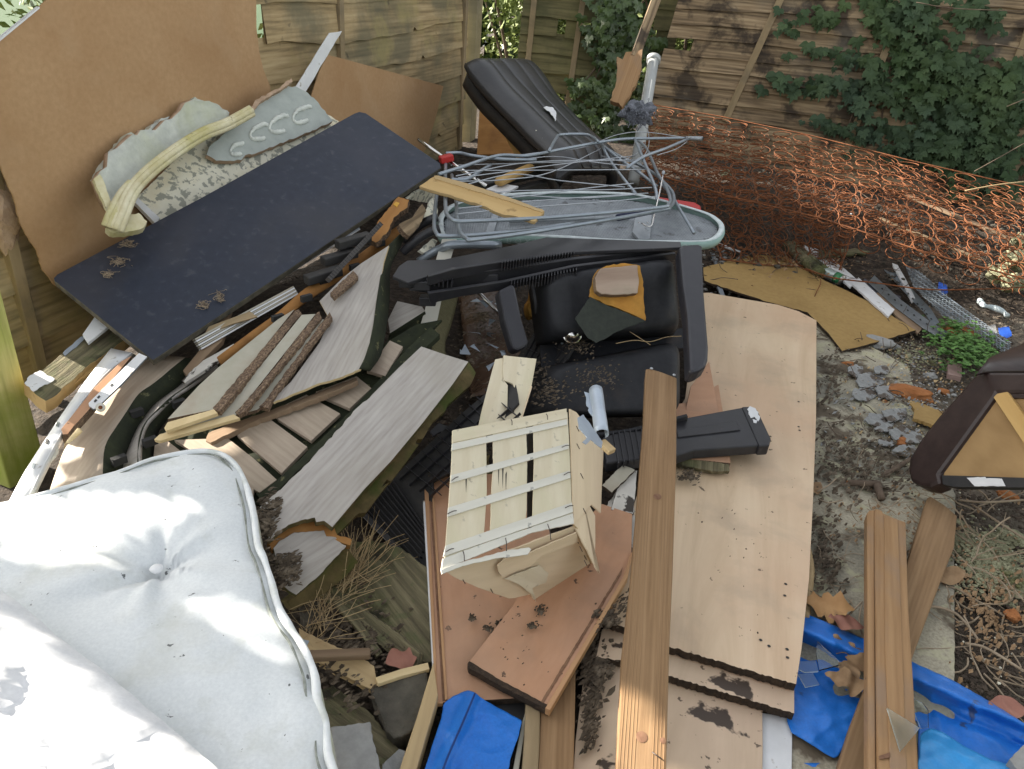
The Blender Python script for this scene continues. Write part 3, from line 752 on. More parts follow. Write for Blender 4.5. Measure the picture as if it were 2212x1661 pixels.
# long tongue-and-groove rails lying over them (ribbed boards under the navy board)
def ribbed(nm, pix, anch, label, parent=None):
    o = slab(nm, pix, anch, .012, (mat_rib, cream), grain=(pix[0], pix[1]))
    return tag(o, label, 'panel')
mat_rib = mat('ribbed_grey_edge', [(.12, .09, .06), (.16, .12, .08), (.55, .50, .44), (.60, .55, .48)], .8, (1, 60, 1), detail=2, bump=.6, rough=.7)
# stripes by geometry: bundle of thin laminated sheets seen edge-on
def bundle(name, a, b, wa, nlay, label, h=.03, mats=None, cat='board bundle'):
    root = thing(name, P(*a), label, cat)
    pa, pb = P(*a), P(*b)
    d = (pb - pa).normalized()
    tocam = (CAM - (pa + pb) / 2).normalized()
    sdv = d.cross(tocam).normalized()
    for i in range(nlay):
        off = sdv * (i - nlay / 2) * wa
        beam('thin_sheet', pa + off + tocam * (.001 * (i % 2)), pb + off * .8 + tocam * (.001 * (i % 2)), wa * .72, h, (mats or (cream, whitep))[i % 2], root, up=tocam, bevel=0)
    return root
bundle('sheet_bundle', (430, 745, .315), (640, 628, .40), .0065, 6, 'bundle of thin striped sheets seen on edge, lower one under the navy board', .03, (palelam, whitep))
bundle('sheet_bundle', (500, 660, .37), (775, 490, .50), .0055, 6, 'bundle of thin white striped sheets right along the lower edge of the navy board', .03, (silver, whitep))
tag(slab('grey_lath', [(440, 725), (450, 705), (540, 672), (556, 684), (500, 700)], [(440, 725, .33), (540, 672, .38), (556, 684, .37)], .006, batten_m, grain=((440, 725), (540, 672))), 'thin grey brown lath above the lower striped sheets', 'lath')
tag(slab('brown_angled_board', [(395, 800), (440, 745), (470, 700), (500, 665), (480, 735), (440, 775), (405, 815)], [(395, 800, .27), (500, 665, .36), (405, 815, .262)], .02, brownstick, grain=((395, 800), (500, 665))), 'dark brown board slanting out below the near corner of the navy board', 'board')
tag(slab('muddy_white_strip', [(392, 822), (432, 782), (505, 742), (512, 750), (440, 800), (400, 826)], [(392, 822, .262), (505, 742, .31), (440, 800, .28)], .01, peel, grain=((392, 822), (505, 742))), 'muddy white strip below the striped sheet bundle', 'strip')
# orange tongue-and-groove plank
tg = [(548, 712, .36), (600, 674, .385), (660, 622, .42), (720, 592, .44), (770, 556, .46), (830, 508, .49), (873, 478, .51)]
tg2 = [(548, 736, .335), (600, 700, .36), (665, 648, .395), (735, 606, .415), (790, 566, .435), (838, 532, .46), (877, 500, .485)]
o = grid('grooved_plank', rails([(470, 770, .32)] + tg, [(480, 788, .30)] + tg2, 2, 3), (orangeedge,), t=.012)
tag(o, 'orange brown grooved plank edge with dark notches, running under the navy board', 'plank')
for x, y in ((600, 688), (662, 645), (766, 578), (821, 527), (700, 606)):
    p = P(x, y, .385 + (x - 600) * .00045)
    beam('notch', p + V((-.012, -.014, .012)), p + V((.012, .014, .012)), .014, .02, inkm, o, bevel=0)
# large curved grey laminate sheet
S1L = [(600, 862, .31), (640, 800, .34), (690, 735, .37), (730, 660, .41), (775, 590, .45), (838, 530, .50)]
# rows: bottom edge to top
S1 = slab('curved_laminate_board', jag([(840, 530), (829, 565), (823, 603), (815, 652), (808, 703), (800, 740), (790, 773), (778, 797), (733, 816), (683, 830), (640, 848), (590, 869), (600, 850), (628, 825), (690, 740), (712, 690), (690, 650), (740, 600), (778, 570)], .8, 9, 2, edges=range(7, 12)), [(600, 862, .31), (800, 740, .40), (838, 530, .52)], .008, (lam, cream), grain=((650, 840), (800, 560)), bevel=.0008)
tag(S1, 'large grey wood-effect board curving down from under the navy board', 'board')
E0 = [(842, 528, .515), (829, 565, .492), (823, 603, .475), (815, 652, .448), (808, 703, .422), (800, 740, .40), (790, 773, .385), (778, 797, .372)]
E1 = [(886, 484, .50), (866, 532, .475), (845, 575, .455), (842, 635, .425), (838, 685, .395), (830, 737, .37), (822, 770, .35), (800, 802, .345)]
sideband('algae_groove', E0, E1, algae, S1)
for x, y in ((835, 560), (826, 660), (822, 728)):
    p = P(x, y, .45 - (y - 560) * .0005)
    beam('notch', p + V((0, -.018, .01)), p + V((0, .018, .01)), .014, .02, inkm, S1, bevel=0)
# chipboard lumps / broken boards
tag(slab('chipboard_offcut', jag([(713, 632), (763, 584), (774, 597), (722, 642)], 1, 5, 1), [(713, 632, .46), (763, 584, .485), (722, 642, .455)], .016, (chip, chip), grain=((713, 632), (763, 584))), 'small broken chipboard piece lying on the curved grey laminate board', 'chipboard')
def chipboard(nm, face, edge, anch, label, near=None, eanch=None):
    o = slab(nm, face, anch, .012, (palelam, chip), grain=(face[1], face[2]), bevel=0)
    tag(o, label, 'broken board')
    slab('chipboard_edge', jag(edge, 1.2, 7, 5), eanch or anch, .016, chip, o, lift=.004, grain=(edge[0], edge[1]), bevel=0)
    if near: slab('near_edging', near, anch, .01, cream, o, lift=.005, grain=(near[0], near[1]), bevel=0)
    return o
chipboard('broken_white_board', [(362, 905), (463, 884), (636, 668), (600, 690), (470, 795), (430, 832)], [(460, 880), (636, 672), (645, 668), (652, 678), (475, 888), (466, 886)], [(362, 905, .315), (463, 884, .33), (636, 668, .42)], 'upper pale board broken along a dark chipboard edge, left of the curved board', near=[(355, 924), (362, 912), (462, 884), (470, 892), (360, 930)])
chipboard('broken_white_board', [(345, 940), (395, 915), (478, 895), (652, 680), (682, 678), (512, 892), (505, 905)], [(508, 890), (560, 835), (684, 676), (690, 672), (695, 686), (600, 800), (530, 888), (516, 896)], [(345, 940, .29), (512, 892, .315), (682, 678, .43)], 'second pale board with a long light chipboard edge and cream edging', near=[(333, 949), (345, 938), (505, 895), (518, 903), (345, 952)])
chipboard('broken_beech_board', [(520, 895), (560, 860), (692, 690), (700, 690), (580, 868), (555, 885)], [(560, 878), (575, 862), (700, 690), (712, 674), (718, 686), (640, 790), (590, 862), (580, 882)], [(520, 895, .295), (580, 868, .31), (700, 690, .42)], 'third broken board with crumbling dark edge against the curved laminate')
tag(slab('dark_mossy_lath', jag([(444, 952), (450, 935), (505, 912), (590, 884), (680, 850), (770, 815), (772, 822), (700, 855), (560, 905), (455, 956)], 1.2, 9, 4), [(450, 945, .23), (680, 850, .30), (590, 890, .272)], .015, brownstick, grain=((450, 945), (680, 850))), 'dark brown lath under the lower edge of the curved laminate board', 'lath')
# slatted frame: light panels with dark gaps above a long green rail
fp = [(560, 1060, .20), (800, 835, .30), (400, 960, .22)]
fr_ = thing('slatted_floor_frame', P(600, 980, .2), 'row of tan wood-effect panels set in a long dark green rail', 'slatted panel')
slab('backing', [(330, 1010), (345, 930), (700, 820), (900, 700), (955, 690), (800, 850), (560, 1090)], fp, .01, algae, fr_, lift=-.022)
quads = [[(340, 938), (362, 950), (400, 985), (420, 978), (500, 985), (540, 1030), (560, 1050), (420, 1000), (335, 1000)],
         [(372, 948), (450, 925), (497, 942), (552, 988), (600, 1036), (556, 1068), (500, 1000), (400, 975)],
         [(450, 958), (505, 935), (573, 893), (670, 965), (600, 1020), (553, 982), (505, 944)],
         [(588, 887), (662, 852), (735, 893), (672, 952), (600, 905)],
         [(682, 846), (770, 812), (802, 838), (755, 882), (700, 858)],
         [(792, 800), (842, 735), (870, 748), (832, 812)]]
quads[0] = [(335, 950), (362, 952), (402, 983), (440, 985), (548, 1056), (545, 1075), (330, 1000)]
quads[1] = [(378, 952), (455, 965), (552, 992), (600, 1035), (556, 1062), (480, 1000), (410, 980)]
quads[1] = [(376, 950), (492, 946), (548, 990), (598, 1036), (560, 1064)]
quads[2] = [(512, 940), (574, 898), (664, 965), (608, 1022)]
for i, q in enumerate(quads): slab('panel', q, fp, .012, lam_tan, fr_, grain=((575, 900), (665, 965)), bevel=.001)
slab('green_rail', jag([(553, 1066), (608, 1028), (672, 968), (755, 890), (815, 824), (880, 752), (930, 706), (943, 716), (950, 722), (880, 788), (810, 858), (740, 925), (620, 1040), (570, 1092)], .8, 12, 4), fp, .02, algae, fr_, lift=-.002, grain=((553, 1066), (815, 824)))
# offcuts at the right end
o = slab('grooved_offcut', [(838, 690), (858, 650), (912, 662), (918, 672), (842, 720)], [(838, 690, .33), (912, 662, .37), (842, 720, .31)], .014, (lam, algae), grain=((842, 705), (915, 668)), lift=.012)
tag(o, 'short grey grooved offcut under the black plastic bars, upper one', 'offcut')
slab('tongue_edge', [(842, 722), (918, 668), (922, 690), (838, 742)], [(842, 722, .305), (918, 668, .34), (838, 742, .285)], .01, algae, o)
o = slab('grooved_offcut', [(850, 738), (875, 715), (915, 698), (933, 706), (878, 745)], [(850, 738, .30), (933, 706, .34), (878, 745, .30)], .014, (lam, algae), grain=((860, 740), (925, 702)), lift=.01)
tag(o, 'short grey grooved offcut at the top of the green rail, lower one', 'offcut')
slab('tongue_edge', [(878, 747), (934, 706), (943, 730), (888, 772)], [(878, 747, .295), (934, 706, .325), (888, 772, .275)], .01, algae, o)
# the main grey plank, broken at its lower end
kp = [(600, 1130, .22), (1000, 785, .335), (720, 1130, .205)]
kt = [(910, 748), (960, 765), (1012, 781), (978, 830), (912, 915), (845, 996), (788, 1056), (718, 1139)]
kb = jag([(718, 1139), (708, 1131), (700, 1125), (683, 1128), (680, 1118), (650, 1124), (623, 1134), (598, 1152), (580, 1170)], 1, 7, 3, edges=range(8))[:-1]
kl = jag([(580, 1168), (577, 1140), (561, 1095), (613, 1050), (673, 990), (733, 925), (763, 888), (803, 853), (860, 795)], 1.6, 8, 6, edges=range(7))
ko = slab('grey_plank', kt[:-1] + kb + kl, kp, .018, (lam, mossedge), lift=.02, grain=((650, 1110), (960, 770)))
tag(ko, 'longest grey wood-effect plank with broken lower end beside the mattress', 'plank')
slab('tongue_edge', jag([(1012, 781), (1022, 795), (1028, 805), (1016, 832), (968, 873), (962, 888), (935, 910), (913, 948), (902, 948), (898, 958), (905, 960), (845, 1040), (836, 1036), (825, 1052), (842, 1040), (790, 1108), (775, 1108), (728, 1155), (715, 1150), (718, 1139), (788, 1056), (845, 996), (912, 915), (978, 830)], .8, 9, 7), [(1012, 781, .32), (1028, 805, .30), (728, 1155, .18)], .022, mossedge, ko, grain=((720, 1150), (1016, 800)), bevel=.001, lift=-.004)
slab('torn_core', jag([(578, 1172), (600, 1150), (625, 1134), (680, 1118), (705, 1126), (722, 1138), (728, 1155), (760, 1165), (757, 1178), (700, 1158), (640, 1150), (604, 1168), (588, 1188)], 1.5, 7, 3), [(588, 1180, .19), (757, 1170, .17), (640, 1140, .20)], .02, orangeedge, ko, bevel=0)
lo = slab('broken_plank_end', jag([(590, 1184), (603, 1168), (635, 1150), (660, 1149), (700, 1145), (705, 1158), (725, 1160), (738, 1174), (749, 1179), (693, 1240), (640, 1285), (610, 1266), (600, 1225)], 1, 8, 5), [(600, 1200, .18), (745, 1180, .165), (640, 1283, .13)], .016, (lam, mossedge), grain=((610, 1260), (740, 1175)))
tag(lo, 'snapped-off end of the grey plank with a clump of wet mulch on it', 'plank')
slab('thick_mossy_side', jag([(640, 1285), (693, 1240), (749, 1180), (775, 1213), (745, 1248), (690, 1290), (634, 1320), (620, 1300)], 1.5, 8, 5), [(640, 1285, .115), (749, 1180, .15), (745, 1248, .09)], .03, mossedge, lo, bevel=.002)
# mulch clumps
def clump(cx, cy, z, rpx, n, m, name, label, sz=.012, cat='debris', seed=1, flat=.5, parent=None, py=1.0):
    rr = random.Random(seed)
    vs, fs = [], []
    for i in range(n):
        c = P(cx + rr.gauss(0, rpx * .5), cy + rr.gauss(0, rpx * .5 * py), z)
        k = rr.choice((4, 5, 6))
        b = len(vs)
        a0 = rr.uniform(0, 6)
        nrm = V((rr.uniform(-.6, .6), rr.uniform(-.6, .6), 1)).normalized()
        ux = nrm.orthogonal().normalized(); uy = nrm.cross(ux)
        h = rr.uniform(0, sz * flat)
        L = sz * rr.uniform(.3, 1)
        for j in range(k):
            a = a0 + j * 6.283 / k
            q = L * rr.uniform(.4, 1)
            vs.append(c + V((0, 0, h)) + ux * math.cos(a) * q * 1.4 + uy * math.sin(a) * q * .7)
        vs.append(c + V((0, 0, h + .003)))
        for j in range(k): fs.append((b + j, b + (j + 1) % k, b + k))
    o = mk(name, vs, fs, m, parent)
    if parent is None: struct(o, 'stuff'); o['label'] = label
    return o
mulch = mat('wet_mulch', [(.03, .022, .015), (.085, .064, .043), (.20, .16, .115)], 30, bump=.4, rough=.9)
clump(622, 1228, .178, 30, 240, mulch, 'mulch', 'wet dark mulch on the snapped plank end', py=1.2)
clump(575, 1120, .245, 26, 240, mulch, 'mulch', 'wet dark mulch between mattress and grey plank', seed=4, py=1.5)
clump(678, 1005, .255, 9, 50, mulch, 'mulch', 'small patch of mulch on the grey plank', sz=.008, seed=6)
clump(590, 1085, .25, 18, 120, mulch, 'mulch', 'mulch at the lower left of the grey plank', seed=9)
# ================================================================= centre
# plastic net, strips and packaging in the dark hollow behind
tag(grid('net_cloth', rails([(990, 640, .30), (975, 700, .26), (962, 760, .22), (1000, 850, .15)], [(948, 640, .34), (945, 690, .31), (935, 740, .28), (930, 800, .2)], 5, 3, amp=.01), (netm,), t=.003, fr=frame(P(960, 700, .28), V((0, -.6, .8)), V((1, 0, 0)))), 'olive woven net cloth hanging in folds behind the grey offcuts', 'net')
tag(slab('cream_plastic_strip', [(955, 516), (987, 516), (975, 555), (960, 620), (945, 690), (915, 720), (905, 712), (932, 620), (942, 560)], [(960, 516, .50), (987, 516, .50), (915, 715, .30)], .004, tube_w, grain=((970, 516), (925, 700))), 'upright cream plastic strip between the airer and the grey offcuts', 'strip')
tag(tube('bent_steel_tube', [P(905, 565, .42), P(945, 540, .47), P(985, 528, .50), P(1080, 530, .48)], .016, steel), 'short bent grey steel tube behind the black plastic bars', 'tube')
pk = rails([(990, 630, .12), (1000, 720, .10), (1010, 800, .08), (1020, 860, .08)], [(1090, 620, .14), (1130, 700, .14), (1120, 780, .12), (1090, 850, .10)], 14, 5, amp=.05, seed=4)
tag(grid('packaging_film', pk, (brownpk,), t=.001), 'crumpled brown packaging film in the dark hollow left of the armchair', 'packaging')
rr = random.Random(11)
for i in range(14):
    c = P(rr.uniform(1000, 1110), rr.uniform(650, 830), .15)
    pts = [c + V((rr.uniform(-.03, .03), rr.uniform(-.03, .03), rr.uniform(0, .03))) for k in range(4)]
    tag(mk('film_scrap', pts, [(0, 1, 2), (0, 2, 3)], silver), 'small crumpled foil scrap on the brown packaging film', 'scrap', 'foil scraps on the brown film')
tag(rock('rust_foam_lump', P(1158, 660, .14), .07, foam, seed=3, amp=.4, sq=(.7, .6, 1)), 'rusty orange foam lump behind the left arm of the armchair', 'foam')
tag(rock('orange_foam_piece', P(985, 1010, .06), .10, mossedge, seed=8, amp=.35, sq=(1, 1.1, .6)), 'brown green foam piece under the right end of the grey plank', 'foam')
tag(tube('steel_leg', [P(1030, 628, .22), P(1100, 700, .10)], .008, chrome), 'thin chrome tube slanting down left of the armchair', 'tube')
# black ribbed shelf bars ----------------------------------------------
def shelfbar(name, label, top, front, anch, nribs, ribline, h=.03, brackets=()):
    root = thing(name, P(*anch[0]), label, 'plastic bar')
    slab('top_face', top, anch, .012, blackp, root, grain=(top[0], top[1]), bevel=.002)
    slab('front_face', front[0], front[1], .012, blackp, root, grain=(front[0][0], front[0][1]), bevel=.002)
    (xa, ya, za), (xb, yb, zb) = ribline
    for i in range(nribs):
        t = i / (nribs - 1)
        p = P(xa + (xb - xa) * t, ya + (yb - ya) * t, za + (zb - za) * t)
        beam('rib', p + V((0, -.010, .001)), p + V((0, .018, .003)), .003, h, blackp, root, bevel=0)
    for q in brackets:
        p = P(*q)
        beam('bracket', p + V((-.026, 0, 0)), p + V((.026, 0, .004)), .035, .03, blackp, root, bevel=.003)
    return root
shelfbar('ribbed_plastic_bar', 'upper black plastic bar with closely ribbed edge, lying under the ironing board',
         [(848, 596), (862, 574), (880, 562), (960, 560), (1106, 530), (1180, 512), (1300, 516), (1470, 522), (1472, 534), (1240, 544), (1110, 560), (980, 580), (925, 596), (880, 610)],
         ([(925, 598), (980, 582), (1110, 562), (1236, 546), (1236, 566), (1112, 580), (985, 602), (925, 618)], [(925, 598, .52), (1236, 546, .55), (925, 618, .485)]),
         [(850, 595, .50), (1240, 544, .555), (1180, 512, .56)], 26, ((1085, 566, .545), (1240, 546, .555)), brackets=((1058, 590, .50), (912, 606, .49), (880, 600, .49)))
shelfbar('ribbed_plastic_bar', 'lower black plastic bar with ribs, just above the hollow and the armchair back',
         [(885, 628), (940, 600), (1000, 592), (1100, 580), (1240, 560), (1458, 536), (1460, 552), (1240, 575), (1090, 610), (1000, 626), (930, 634)],
         ([(925, 634), (1090, 609), (1240, 576), (1460, 548), (1461, 562), (1240, 592), (1095, 626), (1000, 640), (930, 656)], [(925, 634, .47), (1460, 548, .545), (925, 656, .43)]),
         [(890, 628, .46), (1460, 540, .55), (1240, 560, .54)], 22, ((1105, 612, .49), (1245, 582, .52)), brackets=((1086, 606, .46), (1265, 574, .50), (924, 640, .43)))
for i in range(9):
    p = P(905 + i * 9, 596 + i * 1.2, .50)
    beam('comb_tooth', p + V((0, -.02, 0)), p + V((.0, .045, .005)), .003, .02, blackp, bpy.data.objects['ribbed_plastic_bar'], bevel=0)
for i, (x0, y0, x1, y1, lb) in enumerate(((870, 520, 945, 470, 'black'), (870, 545, 950, 495, 'second'), (690, 590, 860, 452, 'long'))):
    a, b = P(x0, y0, .44 + .01 * i), P(x1, y1, .54)
    root = thing('corrugated_hose' if i < 2 else 'ribbed_plastic_strip', a, ('upper black corrugated hose left of the airer', 'lower black corrugated hose left of the airer', 'grey ribbed plastic strip on edge along the orange grooved plank')[i], 'hose' if i < 2 else 'plastic strip')
    if i < 2:
        n = 40
        vs, fs = tubegeo([a.lerp(b, k / n) + V((0, 0, .015 * math.sin(k / n * 3))) for k in range(n + 1)], lambda t: .016 + .002 * math.sin(t * n * 3.14), 10)
        mk('hose_body', vs, fs, blackp, root, smooth=True)
    else:
        tocam = (CAM - (a + b) / 2).normalized()
        beam('strip_body', P(712, 602, .462), P(824, 482, .56), .016, .02, mat('dusty_grey_plastic', [(.07, .065, .062), (.11, .10, .095)], 10, rough=.7, bump=.05), root, up=tocam, bevel=.001)
        for k in range(26):
            t = k / 25
            c = P(712 + 112 * t, 602 - 120 * t, .463 + .098 * t)
            d = (P(824, 482, .56) - P(712, 602, .462)).normalized()
            s_ = d.cross(tocam).normalized()
            beam('rib', c - s_ * .009 + tocam * .001, c + s_ * .009 + tocam * .001, .0016, .004, blackp, root, up=tocam, bevel=0)
# black moulded pieces stuffed beside it
for i, (x, y, z, a) in enumerate(((700, 590, .46, .6), (735, 550, .49, .9), (765, 515, .53, .4))):
    p = P(x, y, z)
    beam('black_plastic_bracket', p + V((-.05, -.04, 0)), p + V((.04, .05, .01)), .035, .03, blackd, bevel=.004)
    bpy.context.scene.collection.objects[-1]
for o_, lb in zip([o for o in COL.objects if o.name.startswith('black_plastic_bracket')], ('lowest black plastic bracket wedged between navy board and grooved plank', 'middle black plastic bracket wedged between navy board and grooved plank', 'upper black plastic bracket wedged between navy board and grooved plank')):
    tag(o_, lb, 'bracket')
o = slab('splintered_chipboard', jag([(800, 520), (815, 480), (860, 425), (872, 428), (884, 432), (880, 448), (850, 470), (838, 500), (812, 524)], 1.6, 6, 6), [(805, 520, .50), (870, 430, .58), (880, 445, .57)], .02, (orangeedge, chip), grain=((805, 520), (870, 430)), bevel=0)
tag(o, 'splintered orange chipboard strip below the right corner of the navy board', 'chipboard')
tag(slab('yellow_tag', [(849, 441), (855, 435), (863, 438), (857, 447)], [(849, 441, .60), (855, 435, .605), (863, 438, .605)], .003, yellowm), 'small yellow plastic tag beneath the navy board corner', 'tag')
o = slab('dark_curved_board', jag([(862, 484), (890, 470), (912, 440), (918, 448), (921, 456), (905, 490), (885, 510), (872, 500)], 1, 7, 4), [(865, 484, .55), (915, 445, .57), (885, 508, .52)], .02, (fence_r, chip), grain=((865, 484), (915, 450)))
tag(o, 'dark brown notched board end right of the orange chipboard', 'board')
for i, q in enumerate((([(880, 430), (900, 415), (935, 400), (950, 412), (930, 440), (890, 432)], .56), ([(915, 470), (930, 430), (945, 425), (945, 470), (925, 480)], .53), ([(905, 540), (935, 515), (945, 520), (938, 535), (915, 546)], .47))):
    tag(slab('pale_plaster_scrap', jag(q[0], 1.2, 7, i), [(*q[0][0], q[1]), (*q[0][1], q[1] + .01), (*q[0][2], q[1])], .01, plaster_w, bevel=0), ('highest pale plaster scrap between navy board and airer', 'middle pale plaster scrap behind the airer legs', 'lowest pale plaster scrap under the airer')[i], 'rubble')
# armchair ---------------------------------------------------------------
ac = thing('armchair', P(1300, 760, .2), 'black leather armchair with torn back, facing the camera in the middle of the heap', 'armchair')
def cushion(nm, corners, n, t, m, parent, puff=.03, sub=10, rim=.9, seams=()):
    """pillowy pad between four corner points (px,py,z) tl,tr,br,bl"""
    c = [P(*q) if not isinstance(q, V) else q for q in corners]
    rows = []
    nn = (c[1] - c[0]).cross(c[3] - c[0]).normalized()
    if nn.dot(CAM - c[0]) < 0: nn = -nn
    for i in range(sub + 1):
        v = i / sub
        row = []
        for j in range(sub + 1):
            u = j / sub
            p = (c[0] * (1 - u) + c[1] * u) * (1 - v) + (c[3] * (1 - u) + c[2] * u) * v
            e = 1 - max(abs(u * 2 - 1), abs(v * 2 - 1)) ** 5
            e2 = (1 - (u * 2 - 1) ** 6) * (1 - (v * 2 - 1) ** 6)
            p = p + nn * (puff * e2 ** .5 * (.9 + .5 * noise.noise(V((u * 2.5, v * 2.5, seams and 3 or 1)))) - t * (1 - e2) ** 3)
            for s in seams:
                p = p - nn * .010 * math.exp(-((u - s) / .025) ** 2)
            row.append(p)
        rows.append(row)
    return grid(nm, rows, (m,), parent, t=.02)
cushion('backrest', [(1152, 588, .50), (1468, 548, .56), (1482, 722, .33), (1172, 742, .30)], None, .10, leather, ac, .035, 22, seams=(.27, .72))
cushion('seat', [(1178, 790, .27), (1482, 730, .33), (1486, 900, .20), (1130, 905, .13)], None, .12, leather, ac, .03, 22, seams=(.55,))
slab('hinge_panel', [(1165, 735), (1482, 708), (1486, 750), (1400, 760), (1250, 780), (1170, 800)], [(1165, 740, .26), (1482, 715, .30), (1200, 790, .22)], .02, leather, ac)
seatfront = rails([(1130, 905, .13), (1300, 940, .16), (1486, 900, .20)], [(1135, 960, .02), (1300, 990, .02), (1478, 950, .02)], 3, 3)
grid('seat_front', seatfront, (leather,), ac, t=.01)
def arm(nm, pts, wpx, t=.045):
    return slab(nm, pts, wpx, t, leather_arm, ac, bevel=.014)
leather_arm = mat('black_arm_pad', [(.022, .022, .028), (.030, .030, .036)], 20, bump=.04, rough=.38, dirt=((.14, .13, .12), 50, .72, .76, .35))
armR = [(1468, 535), (1472, 528), (1512, 526), (1518, 532), (1521, 615), (1527, 690), (1532, 750), (1531, 775), (1525, 791), (1512, 800), (1496, 805), (1490, 798), (1487, 740), (1484, 680), (1474, 610)]
arm('armrest', armR, [(1470, 535, .60), (1518, 532, .60), (1500, 800, .43)], .05)
armL = [(1078, 626), (1108, 612), (1114, 622), (1128, 690), (1142, 736), (1140, 748), (1118, 758), (1108, 752), (1090, 690)]
arm('armrest', armL, [(1080, 626, .48), (1110, 614, .49), (1125, 750, .34)], .05)
tube('arm_support', [P(1150, 600, .46), P(1160, 660, .38), P(1172, 722, .28)], .012, blackp, ac)
fo = [(1291, 583), (1310, 574), (1350, 568), (1383, 574), (1388, 600), (1393, 665), (1395, 692), (1360, 676), (1313, 659), (1273, 640), (1281, 600)]
bk = [(1291, 583, .53), (1383, 575, .545), (1395, 691, .40)]
slab('torn_foam', jag(fo, 1.4, 8, 3), bk, .01, foam, ac, lift=.045)
slab('leather_flap', jag([(1276, 641), (1313, 660), (1360, 678), (1395, 693), (1340, 714), (1288, 741), (1270, 730), (1242, 687), (1258, 665)], 1.2, 8, 5), bk, .004, flapm, ac, lift=.056)
rr = random.Random(2)
tube('loose_thread', [P(1330, 742, .36), P(1370, 735, .37), P(1405, 738, .37), P(1440, 728, .37), P(1472, 726, .37)], .0012, straw, ac, 5, 4)
tube('loose_thread', [P(1405, 745, .365), P(1385, 732, .37), P(1360, 716, .38)], .0010, straw, ac, 5, 4)
o = slab('wood_block', jag([(1285, 600), (1296, 580), (1330, 576), (1378, 572), (1381, 610), (1378, 634), (1340, 637), (1300, 636), (1288, 628)], .9, 9, 4), bk, .035, (woodblk, brownstick), lift=.085, grain=((1290, 610), (1378, 600)), bevel=.004)
tag(o, 'greyish wooden block resting on the torn backrest of the armchair', 'wood block')
# chrome bell lamp on the seat
cb = P(1236, 722, .330)
vs, fs = [], []
tc_ = V((.1, -.75, .65)).normalized(); ux = tc_.orthogonal().normalized(); uy = tc_.cross(ux)
prof = [(.0, .032), (.010, .0315), (.020, .028), (.028, .021), (.033, .012), (.036, .004), (.044, .0)]
for r_i, h in prof:
    for k in range(24):
        a = k * 6.2832 / 24
        vs.append(cb + (ux * math.cos(a) + uy * math.sin(a)) * r_i * .72 + tc_ * h * .72)
for i in range(len(prof) - 1):
    for k in range(24): fs.append((i * 24 + k, i * 24 + (k + 1) % 24, (i + 1) * 24 + (k + 1) % 24, (i + 1) * 24 + k))
tag(mk('chrome_dome', vs, fs, chrome, smooth=True), 'small shiny chrome dome on the armchair beside the dark green flap', 'dome')
clump(1180, 830, .24, 55, 260, mulch, 'leaf_litter', 'dry brown litter on the left of the armchair seat', sz=.011, seed=12)
clump(1290, 815, .30, 60, 170, mulch, 'leaf_litter', 'scattered litter on the middle of the armchair seat', sz=.007, seed=14, py=.5)
clump(1250, 750, .30, 40, 120, mulch, 'leaf_litter', 'litter at the hinge of the armchair seat and back', sz=.008, seed=15, py=.4)
# black plastic tray, gridded, left of the seat
tr = thing('plastic_tray', P(1170, 760, .2), 'small black gridded plastic tray standing at the left of the armchair seat', 'tray')
tp = [(1162, 706, .26), (1240, 752, .28), (1130, 840, .12)]
slab('tray_face', [(1162, 706), (1238, 750), (1225, 775), (1165, 852), (1112, 856), (1118, 770)], tp, .01, blackd, tr)
for i in range(7):
    a, b = (1168 + i * 11, 712 + i * 6.5), (1120 + i * 8, 800 + i * 8)
    o_, n_ = plane(tp)
    beam('rib', onplane(*a, o_, n_) + n_ * .006, onplane(*b, o_, n_) + n_ * .006, .002, .006, blackp, tr, up=n_, bevel=0)
for i in range(4):
    a, b = (1152 - i * 12, 726 + i * 26), (1226 - i * 16, 764 + i * 22)
    beam('rib', onplane(*a, o_, n_) + n_ * .006, onplane(*b, o_, n_) + n_ * .006, .002, .006, blackp, tr, up=n_, bevel=0)
for x, y in ((1180, 722), (1216, 743)):
    rock('rivet', onplane(x, y, o_, n_) + n_ * .006, .005, galv, tr, sq=(1, 1, 1), amp=0, sub=2)
# big black ribbed crate below the grey plank
bt_ = thing('black_plastic_crate', P(880, 1130, .05), 'large dark ribbed plastic crate in the hollow between grey plank and pink board', 'crate')
bp = [(790, 1100, .02), (925, 1235, .02), (870, 1035, .09)]
slab('crate_side', [(770, 1096), (850, 1030), (1000, 890), (1110, 800), (1120, 870), (1040, 960), (990, 1010), (935, 1040), (930, 1250), (900, 1228)], bp, .01, blackd, bt_)
o_, n_ = plane(bp)
for i in range(9):
    t = i / 8
    a = (790 + 60 * t, 1096 - 58 * t); b = (905 + 30 * t, 1235 - 130 * t + (60 * t * t))
    beam('rib', onplane(*a, o_, n_) + n_ * .012, onplane(*b, o_, n_) + n_ * .012, .003, .012, blackp, bt_, up=n_, bevel=0)
beam('rim', onplane(782, 1106, o_, n_) + n_ * .02, onplane(914, 1240, o_, n_) + n_ * .02, .016, .02, blackp, bt_, up=n_, bevel=.002)
for i in range(11):
    a = (880 + i * 17, 1010 - i * 16.5); b = (a[0] + 75, a[1] + 62)
    beam('rib', onplane(*a, o_, n_) + n_ * .012, onplane(*b, o_, n_) + n_ * .012, .002, .01, blackp, bt_, up=n_, bevel=0)
for i in range(4):
    a = (865 + i * 22, 1040 + i * 12); b = (a[0] + 195, a[1] - 180)
    beam('rib', onplane(*a, o_, n_) + n_ * .012, onplane(*b, o_, n_) + n_ * .012, .002, .01, blackp, bt_, up=n_, bevel=0)
